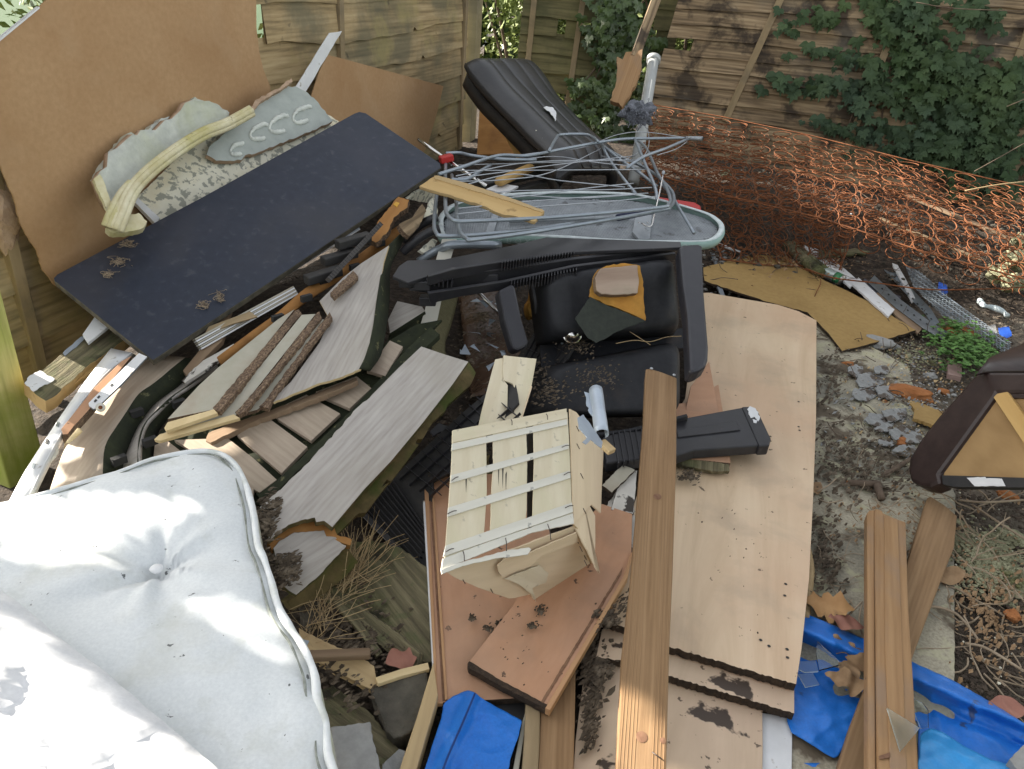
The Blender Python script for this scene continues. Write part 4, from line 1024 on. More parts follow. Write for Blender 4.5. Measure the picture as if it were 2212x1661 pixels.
tag(slab('black_plastic_clip', [(928, 932), (948, 913), (978, 925), (972, 938), (958, 932), (948, 934), (935, 942)], [(928, 932, .17), (948, 913, .18), (978, 925, .18)], .006, blackp), 'bent black plastic clip beside the mossy edge of the grey plank', 'clip')
# laminated pale boards (stack) ------------------------------------------
def rot(pts, amp=1.4, seed=2, edges=None): return jag(pts, amp, 6, seed, edges)
B1p = [(1445, 1395, .085), (1720, 1477, .085), (1764, 690, .115)]
b1 = slab('maple_board', [(1500, 700), (1500, 634), (1530, 632), (1680, 658), (1725, 672), (1764, 692)] + [(1763, 900), (1757, 1070), (1748, 1250), (1732, 1400), (1720, 1478)] + rot([(1720, 1478), (1600, 1443), (1445, 1396), (1378, 1362), (1302, 1341)], 1.6, 3, range(4))[1:-1] + [(1302, 1341), (1330, 1246), (1362, 1110), (1400, 1000), (1480, 860)], B1p, .022, (maple, darkedge), grain=((1600, 1400), (1640, 700)), bevel=.001)
tag(b1, 'top and longest maple-effect board, its far end beside the armchair', 'board')
b2 = slab('maple_board', [(1716, 1480), (1716, 1541)] + rot([(1716, 1541), (1600, 1506), (1445, 1460), (1345, 1428), (1288, 1418)], 1.6, 9, range(4))[1:-1] + [(1288, 1418), (1300, 1360), (1400, 1300), (1700, 1400)], [(1445, 1460, .058), (1716, 1541, .058), (1500, 1300, .060)], .022, (maple2, darkedge), grain=((1600, 1500), (1640, 1300)), bevel=.001)
tag(b2, 'second maple-effect board, dark rotten edge just below the top one', 'board')
b3 = slab('maple_board', [(1647, 1540), (1648, 1620), (1646, 1720), (1235, 1720), (1243, 1600), (1262, 1452), (1285, 1400), (1500, 1420), (1660, 1500)], [(1445, 1560, .032), (1640, 1600, .032), (1500, 1400, .034)], .02, (maple2, darkedge), grain=((1500, 1660), (1520, 1450)), bevel=.001)
tag(b3, 'lowest maple-effect board at the bottom edge, stained with dark soil', 'board')
tag(slab('white_board', [(1600, 1530), (1712, 1552), (1710, 1720), (1600, 1720)], [(1700, 1560, .018), (1640, 1650, .018), (1700, 1700, .018)], .012, (whitep, darkedge)), 'white board under the right edge of the lowest maple-effect board', 'board')
# screw holes in the top board
b1o, b1n = plane(B1p)
for i, (x, y) in enumerate(((1697, 1262), (1695, 1287), (1661, 1396), (1643, 1383), (1700, 1403), (1701, 1421), (1664, 943), (1664, 953), (1725, 922), (1727, 930), (1725, 868))):
    p = onplane(x, y, b1o, b1n)
    c = [p + b1n * .0012 + V((math.cos(a) * .0042, math.sin(a) * .0042, 0)) for a in (0, 1, 2.1, 3, 4.2, 5.3)]
    mk('screw_hole', c, [tuple(range(6))], inkm, b1)
tag(slab('peeling_board_strip', rot([(1262, 1270), (1330, 1240), (1378, 1180), (1365, 1060), (1330, 1062), (1298, 1110), (1270, 1190)], 1.5, 5), [(1262, 1270, .09), (1365, 1060, .11), (1378, 1180, .10)], .01, peel), 'dirty peeling white board between crate and long timber', 'board')
for i, q in enumerate((([(1300, 1048), (1345, 1003), (1372, 1015), (1322, 1064)], .14, palelam), ([(1320, 1100), (1345, 1018), (1377, 1016), (1368, 1110)], .125, peel))):
    tag(slab('laminate_offcut', jag(q[0], .8, 7, i + 2), [(*q[0][0], q[1]), (*q[0][1], q[1] + .005), (*q[0][2], q[1])], .01, (q[2], darkedge)), ('small pale green offcut right of the crate, below the silver roll', 'soiled white offcut pressed against the long timber')[i], 'offcut')
clump(1488, 1028, .115, 22, 120, mulch, 'soil_patch', 'black soil patch on the top maple-effect board', sz=.010, seed=21, py=.6)
clump(1285, 1440, .05, 32, 300, mulch, 'soil_patch', 'dark soil between pink board and long timber', sz=.014, seed=22, py=2.2)
clump(1310, 1335, .10, 22, 160, mulch, 'soil_patch', 'dark soil on the hidden end of the maple-effect boards', sz=.012, seed=25, py=1.0)
clump(1275, 1560, .045, 20, 150, mulch, 'soil_patch', 'dark soil at the bottom beside the grey brown beams', sz=.012, seed=23, py=3.0)
tag(slab('orange_laminate_offcut', [(1380, 960), (1400, 880), (1480, 870), (1552, 830), (1560, 880), (1575, 960), (1578, 1000), (1480, 990)], [(1380, 960, .13), (1552, 830, .14), (1578, 1000, .13)], .018, (beech, chip), grain=((1400, 960), (1560, 980))), 'orange laminate offcut on the maple board under the black plastic beam', 'offcut')
tag(slab('mossy_board_edge', jag([(1455, 985), (1480, 988), (1575, 1003), (1576, 1018), (1545, 1018), (1455, 1002)], 1, 6, 4), [(1455, 985, .128), (1575, 1003, .128), (1455, 1002, .118)], .015, oldwood), 'short mossy dark edge strip on the maple board right of the timber', 'strip')
tag(slab('beech_upright_board', [(1478, 900), (1492, 835), (1532, 780), (1545, 850), (1555, 905), (1480, 912)], [(1480, 905, .125), (1532, 780, .20), (1552, 905, .13)], .016, (beech, chip)), 'small brown board leaning between armchair seat and maple board', 'offcut')
# black plastic beam with white paint end --------------------------------
pb_ = thing('black_plastic_beam', P(1560, 930, .12), 'flat black plastic beam with white paint splash on its end, crossing the maple board', 'plastic beam')
pp = [(1316, 930, .17), (1610, 880, .185), (1460, 985, .165)]
slab('beam_body', [(1300, 945), (1312, 940), (1460, 906), (1600, 880), (1622, 878), (1635, 886), (1664, 946), (1662, 958), (1640, 962), (1500, 972), (1460, 985), (1310, 1000)], pp, .035, blackp, pb_, grain=((1316, 930), (1610, 890)), bevel=.005)
slab('raised_panel', [(1462, 930), (1590, 908), (1600, 928), (1464, 944)], pp, .006, blackp, pb_, lift=.005, bevel=.002)
slab('end_cap', [(1602, 878), (1624, 877), (1637, 886), (1666, 947), (1662, 962), (1640, 963)], pp, .038, blackp, pb_, lift=.004, bevel=.005)
slab('white_splash', jag([(1614, 884), (1620, 877), (1632, 882), (1642, 900), (1638, 910), (1630, 900), (1622, 903)], 2, 5, 3), pp, .001, whitep, pb_, lift=.0055, bevel=0)
slab('white_splash', jag([(1626, 905), (1636, 908), (1634, 914), (1628, 913)], 1, 4, 3), pp, .001, whitep, pb_, lift=.0055, bevel=0)
o_, n_ = plane(pp)
for i in range(6):
    a = (1324 + i * 12, 936 - i * 2.6); b = (1336 + i * 12, 1004 - i * 3)
    beam('rib', onplane(*a, o_, n_) + n_ * .006, onplane(*b, o_, n_) + n_ * .006, .003, .02, blackp, pb_, up=n_, bevel=0)
# long timber -------------------------------------------------------------
tl = thing('long_timber', P(1400, 1300, .2), 'long brown ribbed timber leaning from the bottom edge up onto the armchair', 'timber')
tA = [(1395, 797, .375), (1462, 815, .375), (1338, 1640, .15)]
slab('timber_body', [(1395, 797), (1404, 796), (1428, 803), (1462, 816), (1461, 1000), (1453, 1245), (1446, 1400), (1438, 1720), (1328, 1720), (1345, 1400), (1363, 1246), (1380, 1040), (1391, 900)], tA, .045, timber, tl, grain=((1425, 810), (1385, 1660)), bevel=.003)
o_, n_ = plane(tA)
# raised grooves along the face
for k in range(13):
    u = (k + .5) / 13
    if .36 < u < .66: continue
    a = (1396 + 64 * u, 806 + 12 * u); b = (1330 + 106 * u, 1715)
    beam('groove_ridge', onplane(*a, o_, n_) + n_ * .0006, onplane(*b, o_, n_) + n_ * .0006, .0022, .004, timber, tl, up=n_, bevel=.0006)
knot_m = mat('timber_knot', [(.13, .06, .035), (.26, .15, .085)], 18, dist=2, bump=.4, rough=.8)
for x, y, r_k in ((1420, 1073, .010), (1386, 1592, .011), (1432, 1600, .006)):
    p = onplane(x, y, o_, n_) + n_ * .0008
    ux = n_.orthogonal().normalized(); uy = n_.cross(ux)
    vs = [p + ux * math.cos(a * .5236) * r_k + uy * math.sin(a * .5236) * r_k for a in range(12)] + [p + n_ * .001]
    mk('knot', vs, [(i, (i + 1) % 12, 12) for i in range(12)], knot_m, tl)
for x, y in ((1407, 798), (1456, 812)):
    rock('bolt_head', onplane(x, y, o_, n_) + n_ * .004, .005, wire_m, tl, sq=(1, 1, .6), amp=0, sub=2)
tube('nail', [onplane(1408, 1626, o_, n_) + n_ * .003, onplane(1430, 1642, o_, n_) + n_ * .003], .0012, staple, tl, 5, 2)
# pink beech boards --------------------------------------------------------
q1 = [(930, 1515, .055), (1150, 1515, .055), (1040, 1020, .10)]
p1o = slab('pink_board', [(918, 1020), (1160, 1026), (1200, 1200), (1170, 1505), (946, 1518)], q1, .018, (beech, darkedge), grain=((930, 1515), (918, 1020)))
tag(p1o, 'upright pink beech board with a grooved moulding along its left edge, under the crate', 'board')
slab('moulding_strip', [(915, 1020), (924, 1020), (946, 1516), (958, 1516), (956, 1519), (941, 1519)], q1, .012, (beech_e,), p1o, lift=.006, grain=((930, 1515), (918, 1020)))
slab('groove', [(925, 1022), (929, 1022), (960, 1512), (956, 1514)], q1, .001, inkm if False else knot_m, p1o, lift=.0015, bevel=0)
slab('moulding_strip', [(930, 1022), (935, 1022), (967, 1510), (961, 1512)], q1, .01, (beech_e,), p1o, lift=.005, grain=((930, 1515), (918, 1020)))
slab('white_edge', [(914, 1082), (918, 1082), (943, 1520), (939, 1520)], q1, .02, whitep, p1o, lift=.004, bevel=0)
slab('broken_top', jag([(916, 1022), (920, 1014), (935, 1018), (945, 1012), (958, 1018), (972, 1020), (972, 1027), (918, 1027)], 1.6, 4, 5), q1, .02, chip, p1o, lift=.004, bevel=0)
q2 = [(1011, 1432, .085), (1180, 1530, .085), (1366, 1108, .125)]
p2o = slab('pink_board', [(1011, 1432), (1014, 1428), (1106, 1310), (1180, 1200), (1300, 1088), (1366, 1110), (1364, 1200), (1350, 1250), (1186, 1522), (1178, 1526)], q2, .022, (beech, darkedge), grain=((1100, 1480), (1300, 1150)))
tag(p2o, 'slanting pink beech board with moulded right edge, its corner pointing to the blue tarpaulin', 'board')
slab('moulding_strip', [(1178, 1529), (1188, 1534), (1356, 1246), (1368, 1190), (1362, 1195), (1346, 1246)], q2, .02, (beech_e,), p2o, lift=.006, grain=((1180, 1530), (1350, 1246)))
slab('groove', jag([(1168, 1516), (1173, 1520), (1342, 1240), (1345, 1225), (1336, 1240)], .6, 6, 3), q2, .001, knot_m, p2o, lift=.0015, bevel=0)
slab('near_edge', jag([(1010, 1433), (1014, 1428), (1080, 1468), (1186, 1524), (1184, 1534), (1170, 1526), (1080, 1480), (1012, 1442)], .7, 8, 4), q2, .018, darkedge, p2o, lift=.0015, bevel=0)
for i, (x, y, s_) in enumerate(((1306, 1160, 14), (1166, 1318, 12), (1150, 1352, 10), (1080, 1350, 9), (1020, 1336, 7), (1056, 1358, 8))):
    clump(x, y, .105 if i < 3 else .08, s_, 40, mulch, 'mulch', ('dark mulch blob on pink board right of crate', 'dark mulch blob below crate', 'curled mulch on slanting pink board', 'mulch on upright pink board, rightmost', 'mulch on upright pink board, leftmost', 'mulch on upright pink board, middle')[i], sz=.007, seed=30 + i)
# crate ---------------------------------------------------------------------
cr = thing('wooden_crate', P(1100, 1200, .1), 'upturned thin poplar produce crate with stapled battens in the centre', 'crate')
D0 = 1.62
def para(c, d0):
    a = [ray(*q) for q in c]
    m = Matrix(((-a[1].x, a[2].x, -a[3].x), (-a[1].y, a[2].y, -a[3].y), (-a[1].z, a[2].z, -a[3].z)))
    t = m.inverted() @ (-a[0])
    return [CAM + a[0] * d0] + [CAM + a[i + 1] * (t[i] * d0) for i in range(3)]
ct = para([(953, 1231), (1240, 1133), (1225, 884), (977, 930)], 1.50)
cp = (ct[0], (lambda n: n if n.dot(CAM - ct[0]) > 0 else -n)((ct[1] - ct[0]).cross(ct[3] - ct[0]).normalized()))
def cs(nm, q, lift, m=crate_m, t=.003, jg=0, gr=None, par=cr, sd=1): return slab(nm, jag(q, jg, 7, sd) if jg else q, cp, t, m, par, lift=lift, bevel=.0006, grain=gr)
cs('base_plank', [(978, 940), (1050, 926), (1052, 1060), (1047, 1135), (1042, 1190), (960, 1215), (967, 1120), (975, 1010)], 0, gr=((1000, 1200), (1015, 940)))
cs('base_plank', [(1064, 925), (1136, 908), (1139, 1000), (1138, 1100), (1130, 1160), (1058, 1186), (1062, 1060), (1066, 1000)], 0, gr=((1095, 1180), (1100, 920)), jg=.5)
cs('base_plank', [(1152, 906), (1226, 890), (1230, 960), (1236, 1110), (1150, 1140), (1154, 1000)], 0, gr=((1195, 1130), (1190, 900)))
for i in range(4):
    x = (1076, 1085, 1092, 1006)[i]
    cs('split', [(x, 1000 + 12 * i), (x + 3, 1002 + 8 * i), (x + 1, 1050 + 5 * i)], .0008, inkm, .0003, gr=None)
cs('dark_gap', [(1139, 930), (1151, 925), (1153, 1138), (1139, 1142)], -.03, inkm, .002)
cs('batten', [(977, 958), (1225, 905), (1226, 917), (976, 973)], .004, crate_b, .004, gr=((977, 965), (1225, 911)))
cs('batten', [(975, 1026), (1228, 957), (1229, 969), (974, 1043)], .004, crate_b, .004, gr=((977, 1035), (1225, 963)))
cs('batten', [(969, 1096), (1231, 1016), (1233, 1032), (967, 1116)], .004, crate_b, .004, gr=((967, 1106), (1231, 1024)))
cs('batten', [(963, 1178), (1236, 1085), (1238, 1106), (958, 1202)], .004, crate_b, .004, gr=((963, 1190), (1236, 1095)), jg=.4)
cs('batten', [(957, 1206), (1050, 1172), (1238, 1108), (1240, 1131), (1150, 1150), (1040, 1196), (953, 1232)], .003, crate_b, .004, gr=((957, 1215), (1238, 1120)), jg=.6)
cs('rim_strip', [(978, 929), (1224, 882), (1225, 903), (977, 956)], .002, crate_m, .004, gr=((978, 940), (1224, 890)))
cs('rim_strip', jag([(953, 1231), (990, 1216), (1090, 1190), (1142, 1182), (1148, 1186), (1140, 1198), (1070, 1206), (1000, 1222), (955, 1240)], 1, 8, 4), .006, crate_b, .003, gr=((953, 1231), (1142, 1185)))
# depth direction of the crate: below its base
cdn = -cp[1] * .20
c1, c2, c3 = ct[1], ct[2], ct[0]
def cpt(x, y): return onplane(x, y, *cp)
# right side, built through measured lower corners
s_pts = [cpt(1240, 1133), cpt(1231, 883)]
ca = cpt(1240, 1133); cbk = cpt(1231, 883)
low_a = ca + cdn; low_b = cbk + cdn
# side plane: contains edge ca-cbk and the down direction tilted outward so that its outline falls where it is seen
def sideplane(edge0, edge1, px, py, dep):
    q = Dp(px, py, dep)
    n = (edge1 - edge0).cross(q - edge0).normalized()
    if n.dot(CAM - edge0) < 0: n = -n
    return edge0, n
da = (ca - CAM).dot(_f)
sp = sideplane(ca, cbk, 1292, 1180, da + .05)
slab('side_panel', jag([(1240, 1133), (1231, 883), (1245, 890), (1304, 966), (1301, 1040), (1298, 1108), (1278, 1090)], .3, 20, 2), sp, .004, crate_s, cr, grain=((1235, 890), (1242, 1130)), bevel=.0006)
slab('side_panel', jag([(1241, 1136), (1237, 1040), (1268, 1080), (1286, 1114), (1286, 1223), (1292, 1232)], .5, 14, 2), (sp[0] + sp[1] * -.003, sp[1]), .004, crate_s, cr, grain=((1235, 890), (1242, 1130)), bevel=.0006)
dp2 = sideplane(cpt(953, 1231), ca, 1140, 1290, da + .0)
slab('end_panel', jag([(958, 1233), (1050, 1208), (1241, 1137), (1296, 1256), (1155, 1300), (1146, 1284), (1112, 1292), (1100, 1293), (1040, 1272), (983, 1248)], .8, 10, 3), dp2, .004, crate_s, cr, grain=((1100, 1293), (1296, 1250)), bevel=.0006)
slab('torn_flap', jag([(1075, 1222), (1090, 1208), (1140, 1196), (1245, 1150), (1250, 1170), (1170, 1200), (1148, 1222), (1085, 1246), (1078, 1236)], 1, 7, 6), dp2, .003, crate_s, cr, grain=((1075, 1222), (1245, 1160)), lift=.012, bevel=0)
slab('torn_flap', jag([(1090, 1250), (1165, 1222), (1185, 1238), (1180, 1258), (1150, 1270), (1158, 1300), (1150, 1285), (1120, 1262)], 1, 7, 8), dp2, .002, crate_m, cr, lift=.008, bevel=0)
slab('corner_post', [(1242, 1136), (1248, 1140), (1297, 1246), (1296, 1258), (1288, 1242)], dp2, .01, timber_l, cr, lift=.004)
for x0, y0, x1, y1 in ((976, 1038, 990, 1030), (1214, 966, 1231, 962), (967, 1110, 986, 1103), (1218, 1026, 1233, 1020), (963, 1192, 980, 1185), (1221, 1097, 1238, 1092), (1183, 1132, 1190, 1166), (1092, 1162, 1094, 1190), (1000, 1190, 1003, 1212), (1104, 906, 1106, 918), (1180, 894, 1183, 906)):
    o_ = cp[0] + cp[1] * .0085
    tube('staple', [onplane(x0, y0, o_, cp[1]), onplane((x0 + x1) / 2, (y0 + y1) / 2 - 1, o_, cp[1]) + cp[1] * .002, onplane(x1, y1, o_, cp[1])], .0011, staple, cr, 5, 3)
for x, y in ((1258, 905), (1246, 958), (1254, 1022), (1260, 1098), (1252, 1180), (1262, 1210), (1245, 920)):
    o_ = sp[0] + sp[1] * .001
    tube('staple', [onplane(x, y, o_, sp[1]), onplane(x + 6, y + 12, o_, sp[1])], .0009, staple, cr, 5, 2)
for x, y in ((1245, 1165), (1262, 1200), (1278, 1230), (1000, 1252), (1060, 1272)):
    o_ = dp2[0] + dp2[1] * .001
    tube('staple', [onplane(x, y, o_, dp2[1]), onplane(x + 5, y + 9, o_, dp2[1])], .0009, staple, cr, 5, 2)
# crate end with handle slot, standing behind
hp = [(1040, 910, .26), (1120, 900, .26), (1140, 770, .36)]
he = thing('crate_end_panel', P(1090, 900, .26), 'separate poplar crate end with a hand slot, standing behind the upturned crate', 'crate part')
slab('left_board', [(1034, 918), (1040, 890), (1055, 832), (1070, 776), (1086, 773), (1088, 800), (1086, 818), (1097, 832), (1096, 880), (1098, 892), (1098, 912)], hp, .006, crate_m, he, grain=((1055, 910), (1085, 780)), bevel=.0006)
slab('right_board', [(1088, 767), (1100, 769), (1159, 775), (1149, 830), (1138, 870), (1126, 903), (1112, 908), (1111, 892), (1112, 838), (1108, 829), (1102, 826), (1088, 821), (1086, 800)], hp, .006, crate_m, he, lift=.003, grain=((1120, 900), (1130, 775)), bevel=0)
slab('lower_board', [(1094, 893), (1116, 893), (1114, 912), (1094, 914)], hp, .006, crate_m, he, lift=.001, bevel=.0006)
slab('side_strip', [(1124, 905), (1128, 905), (1150, 835), (1147, 832)], hp, .012, crate_s, he, lift=.004)
# silver roll of foil
sr = thing('silver_paper_roll', P(1290, 900, .3), 'curled silver grey paper roll standing on the crate corner', 'paper roll')
a, b = Dp(1287, 842, 1.72), Dp(1300, 938, 1.62)
ax = (b - a).normalized(); ux = ax.cross((CAM - a).normalized()).normalized(); uy = ux.cross(ax)
rows = []
for i in range(9):
    t = i / 8
    rows.append([a.lerp(b, t) + (ux * math.cos(g) + uy * math.sin(g)) * (.0145 + .0012 * noise.noise(V((t * 3, g, 0)))) for g in [k * .42 - .8 for k in range(13)]])
grid('rolled_sheet', rows, (silver,), sr, t=.0008)
slab('ragged_edge', jag([(1262, 846), (1280, 848), (1284, 880), (1285, 900), (1276, 895), (1266, 870)], 2.4, 5, 5), [Dp(1262, 846, 1.72), Dp(1284, 850, 1.72), Dp(1285, 900, 1.66)], .001, silver, sr, bevel=0)
slab('curled_corner', jag([(1248, 902), (1260, 895), (1275, 915), (1288, 935), (1302, 955), (1300, 968), (1276, 950), (1266, 960), (1258, 955), (1268, 945), (1250, 925)], .8, 6, 5), [Dp(1248, 902, 1.56), Dp(1302, 955, 1.56), Dp(1275, 945, 1.53)], .001, silver, sr, bevel=0)
tag(beam('pine_stub', Dp(1300, 950, 1.62), Dp(1324, 972, 1.60), .02, .012, timber_l), 'short pine stub sticking out beside the silver roll', 'stub')
# mattress --------------------------------------------------------------------
mr = thing('mattress', P(330, 1250, .2), 'white buttoned mattress with a dark-stained piped edge at lower left', 'mattress')
edge = [(0, 1093), (100, 1068), (250, 1021), (325, 994), (400, 979), (450, 977), (488, 986), (518, 1012), (535, 1050), (550, 1100), (560, 1175), (575, 1212), (588, 1248), (600, 1295), (613, 1331), (634, 1362), (653, 1388), (670, 1425), (685, 1466), (690, 1508), (700, 1540), (710, 1571), (714, 1633), (730, 1680), (760, 1760)]
ZM = .30
top = smoothpath([P(x, y, ZM) for x, y in edge], 3)
cen = P(250, 1330, ZM)
left = [P(700, 2000, ZM), P(200, 2050, ZM), P(-380, 1950, ZM), P(-500, 1500, ZM), P(-420, 1220, ZM)]
bpos = P(337, 1222, ZM)
vs, fs = [], []
ringpts = top + left
n = len(ringpts)
K = 46
def mz(p, e):
    d = (p - bpos).length
    ang = math.atan2(p.y - bpos.y, p.x - bpos.x)
    z = .019 * (1 - math.exp(-(e / .05))) 
    z -= .058 * math.exp(-(d / .05) ** 1.1)
    z += (.012 * math.cos(ang * 5 + .8) + .005 * math.cos(ang * 11 + 2)) * math.exp(-d / .12) * (1 - math.exp(-d / .03))
    z += .014 * noise.noise(p * 4.5) + .0035 * noise.noise(p * 16)
    z += .006 * math.sin((p.x * .8 + p.y * 1.4) * 22 + 3 * noise.noise(p * 3)) * sst(.18, .5, d)
    return z
for i in range(K + 1):
    t = (i / K) ** 1.0
    for q in ringpts:
        p = q.lerp(cen, t)
        e = (p - q).length
        vs.append(p + V((0, 0, mz(p, e))))
for i in range(K):
    for j in range(n):
        j2 = (j + 1) % n
        fs.append((i * n + j, i * n + j2, (i + 1) * n + j2, (i + 1) * n + j))
mo = mk('top_panel', vs, fs, mattress_m, mr, smooth=True)
# piping
def inset(pts, k):
    out = []
    for i, p in enumerate(pts):
        t = (pts[min(i + 1, len(pts) - 1)] - pts[max(0, i - 1)]).normalized()
        nn = V((t.y, -t.x, 0))
        if nn.dot(cen - p) < 0: nn = -nn
        out.append(p + nn * k)
    return out
pip = [p + V((0, 0, .004)) for p in inset(top, .004)]
rr = random.Random(1)
pip = [p + V((.002 * noise.noise(p * 14), .004 * noise.noise(p * 11 + V((3, 0, 0))), .004 * noise.noise(p * 12))) for p in pip]
vs, fs = tubegeo(pip, lambda t: .0070 + .0012 * math.sin(t * 55) * math.sin(t * 23), 10)
mk('piping', vs, fs, piping_m, mr, smooth=True)
seam = [p + V((0, 0, .0085 + .004 * noise.noise(p * 20))) for p in inset(top, .021)]
vs, fs = tubegeo(seam, lambda t: .0016 + .0012 * abs(math.sin(t * 31)), 5)
mk('dirty_seam', vs, fs, mat('grimy_seam', [(.10, .11, .09), (.34, .36, .33)], 30, bump=0, rough=1), mr)
rows = []
for k in range(7):
    t = k / 6
    o_ = -.012 + .014 * math.sin(t * 3.14)
    rows.append([p + V((0, 0, -.005 - .16 * t)) + (p - cen).normalized() * (.010 * math.sin(t * 3.14) + .004 * noise.noise(p * 9 + V((0, 0, t * 2)))) for p in top])
grid('side_wall', rows, (mat('mattress_side', [(.44, .45, .37), (.56, .57, .50)], 120, bump=.05, rough=.9, big=((.30, .32, .20), 5, .45, .7, .6)),), mr, t=.002)
o = rock('button', bpos + V((0, 0, -.008)), .0125, whitep, mr, sq=(1, .95, .55), amp=.15, sub=3)
# upper fold of a second cover, crumpled, in the sun
fe = [(-60, 1215), (0, 1271), (28, 1293), (73, 1328), (115, 1366), (165, 1405), (218, 1443), (255, 1475), (288, 1503), (338, 1546), (375, 1576), (430, 1625), (473, 1663), (560, 1740)]
fold = smoothpath([P(x, y, .375) for x, y in fe], 4)
rows = []
away = (P(0, 1661, .375) - P(300, 1400, .375)); away.z = 0; away.normalize()
L = len(fold)
for k in range(40):
    t = k / 39
    row = []
    for i, p in enumerate(fold):
        q = p + away * (t * .75) * (1 if t > 0 else 1)
        h = .055 * (1 - math.exp(-t * 9)) + .05 * t
        wr = .028 * noise.noise(V(((q.x + q.y * .5) * 24, (q.y - q.x * .5) * 5, 1))) * sst(0, .10, t) + .024 * noise.noise(V((q.x * 7, q.y * 5, 4))) * sst(0, .2, t)
        wr += .003 * math.sin(i * 1.1 + 4 * noise.noise(q * 6)) * math.exp(-((t - .12) / .14) ** 2)
        row.append(q + V((0, 0, h + wr)))
    rows.append(row)
under = [[p + V((0, 0, -.03)) + away * .02 for p in fold], [p + V((0, 0, -.012)) - away * .004 for p in fold]]
fo_ = grid('quilted_cover', under + rows, (mattress_w,), t=.004)
tag(fo_, 'folded-over white quilted layer in full sun at the bottom left corner', 'mattress cover')
# ================================================================= airer, ironing board, bench cushion
ib = thing('ironing_board', P(1250, 470, .54), 'upside-down ironing board with pale teal cover rim, lying across the heap', 'ironing board')
ibp = [(945, 500, .505), (1560, 498, .55), (1250, 415, .585)]
io, inn = plane(ibp)
near = [(946, 492), (948, 506), (962, 514), (1000, 518), (1106, 512), (1206, 516), (1306, 523), (1420, 525), (1518, 525), (1548, 518), (1562, 504), (1563, 488), (1550, 474), (1531, 463), (1495, 451), (1456, 440), (1410, 428), (1368, 420), (1290, 416), (1215, 415), (1130, 418), (1061, 424), (1010, 434), (975, 444), (955, 460), (946, 476)]
loop = [onplane(x, y, io, inn) for x, y in near]
lp = smoothpath(loop + [loop[0]], 3)
def ringband(nm, pts, inner, zlo, zhi, m, parent, t=.002, cen_=None, amp=0):
    c = cen_ or sum(pts, V((0, 0, 0))) / len(pts)
    rows = []
    for k, (s_, h) in enumerate(((0, zlo), (.0, (zlo + zhi) / 2), (0, zhi), (inner, zhi + .003), (inner * 1.8, zhi))):
        row = []
        for i, p in enumerate(pts):
            d = (c - p); d = d - inn * d.dot(inn)
            dl = d.length
            off = d.normalized() * s_
            bul = -d.normalized() * (.006 if k == 1 else 0)
            row.append(p + off + bul + inn * (h + (amp * noise.noise(p * 30) if k in (3, 4) else 0)))
        rows.append(row)
    return rows
rows = ringband('x', lp, .012, -.028, .006, teal, ib)
grid('cover_rim', rows[:3], (teal,), ib, t=.003)
grid('white_binding', rows[2:], (trim_w,), ib, t=.003)
# fine embroidered motif on the rim: rings and crosses
rr = random.Random(8)
vs, fs = [], []
for i in range(26):
    x = 1000 + i * 20
    p = onplane(x, 514 + (i / 26) * 12 if x > 1180 else 513, io, inn) - inn * .012 + V((0, -.008, 0))
    if i % 3 == 0:
        q = [p + V((.010 * math.cos(a), 0, .009 * math.sin(a))) for a in [k * .63 for k in range(11)]]
    elif i % 3 == 1:
        q = [p + V((-.009, 0, -.008)), p + V((.009, 0, .008)), p + V((.009, 0, -.008)), p + V((-.009, 0, .008))]
    else:
        q = [p + V((-.006, 0, .009)), p + V((-.006, 0, -.006)), p + V((.004, 0, -.009)), p + V((.007, 0, .008))]
    tubegeo(q, .0007, 3, False, vs, fs)
mk('stitched_pattern', vs, fs, trim_w, ib)
# expanded metal: crossing ribbons clipped to the loop
inner = [(x + (1250 - x) * .035, y + (470 - y) * .16) for x, y in near]
vs, fs = [], []
c0 = onplane(1250, 470, io, inn)
ux = (onplane(1500, 478, io, inn) - onplane(1000, 472, io, inn)).normalized(); uy = inn.cross(ux)
for sgn in (1, -1):
    for k in range(-110, 111):
        d = (ux * math.cos(.62) + uy * math.sin(.62) * sgn).normalized()
        e = inn.cross(d)
        base = c0 + ux * (k * .0125)
        run = []
        for j in range(-60, 61):
            p = base + d * (j * .011)
            px, py, _ = proj(p)
            if inpoly(px, py, inner): run.append(p - inn * .012)
            else:
                if len(run) > 1:
                    b = len(vs)
                    w_ = .0018
                    vs += [run[0] - e * w_, run[0] + e * w_, run[-1] + e * w_, run[-1] - e * w_]
                    fs.append((b, b + 1, b + 2, b + 3))
                run = []
        if len(run) > 1:
            b = len(vs); w_ = .0018
            vs += [run[0] - e * w_, run[0] + e * w_, run[-1] + e * w_, run[-1] - e * w_]
            fs.append((b, b + 1, b + 2, b + 3))
mo_ = mk('wire_mesh', vs, fs, meshm, ib)
sm = mo_.modifiers.new('s', 'SOLIDIFY'); sm.thickness = .0015
slab('board_pad', [(x + (1250 - x) * .03, y + (470 - y) * .14) for x, y in near], (io, inn), .004, mat('grey_pad', [(.05, .053, .058), (.12, .125, .13)], 14, rough=.9), ib, lift=-.026, bevel=0)
slab('cross_brace', [(1366, 500), (1372, 470), (1392, 462), (1408, 464), (1404, 516), (1380, 516)], (io, inn), .012, meshm, ib, lift=.004)
slab('cross_brace', [(1072, 440), (1086, 436), (1066, 502), (1048, 502)], (io, inn), .012, meshm, ib, lift=.004)
tube('grey_rail', [onplane(1100, 478, io, inn), onplane(1360, 468, io, inn)], .007, meshm, ib)
tag(slab('red_plastic_panel', [(1395, 425), (1420, 424), (1500, 436), (1514, 444), (1516, 456), (1460, 452), (1400, 440)], [(1400, 430, .53), (1515, 450, .50), (1450, 445, .51)], .02, redp, bevel=.006), 'red plastic panel behind the pointed right end of the ironing board', 'panel')
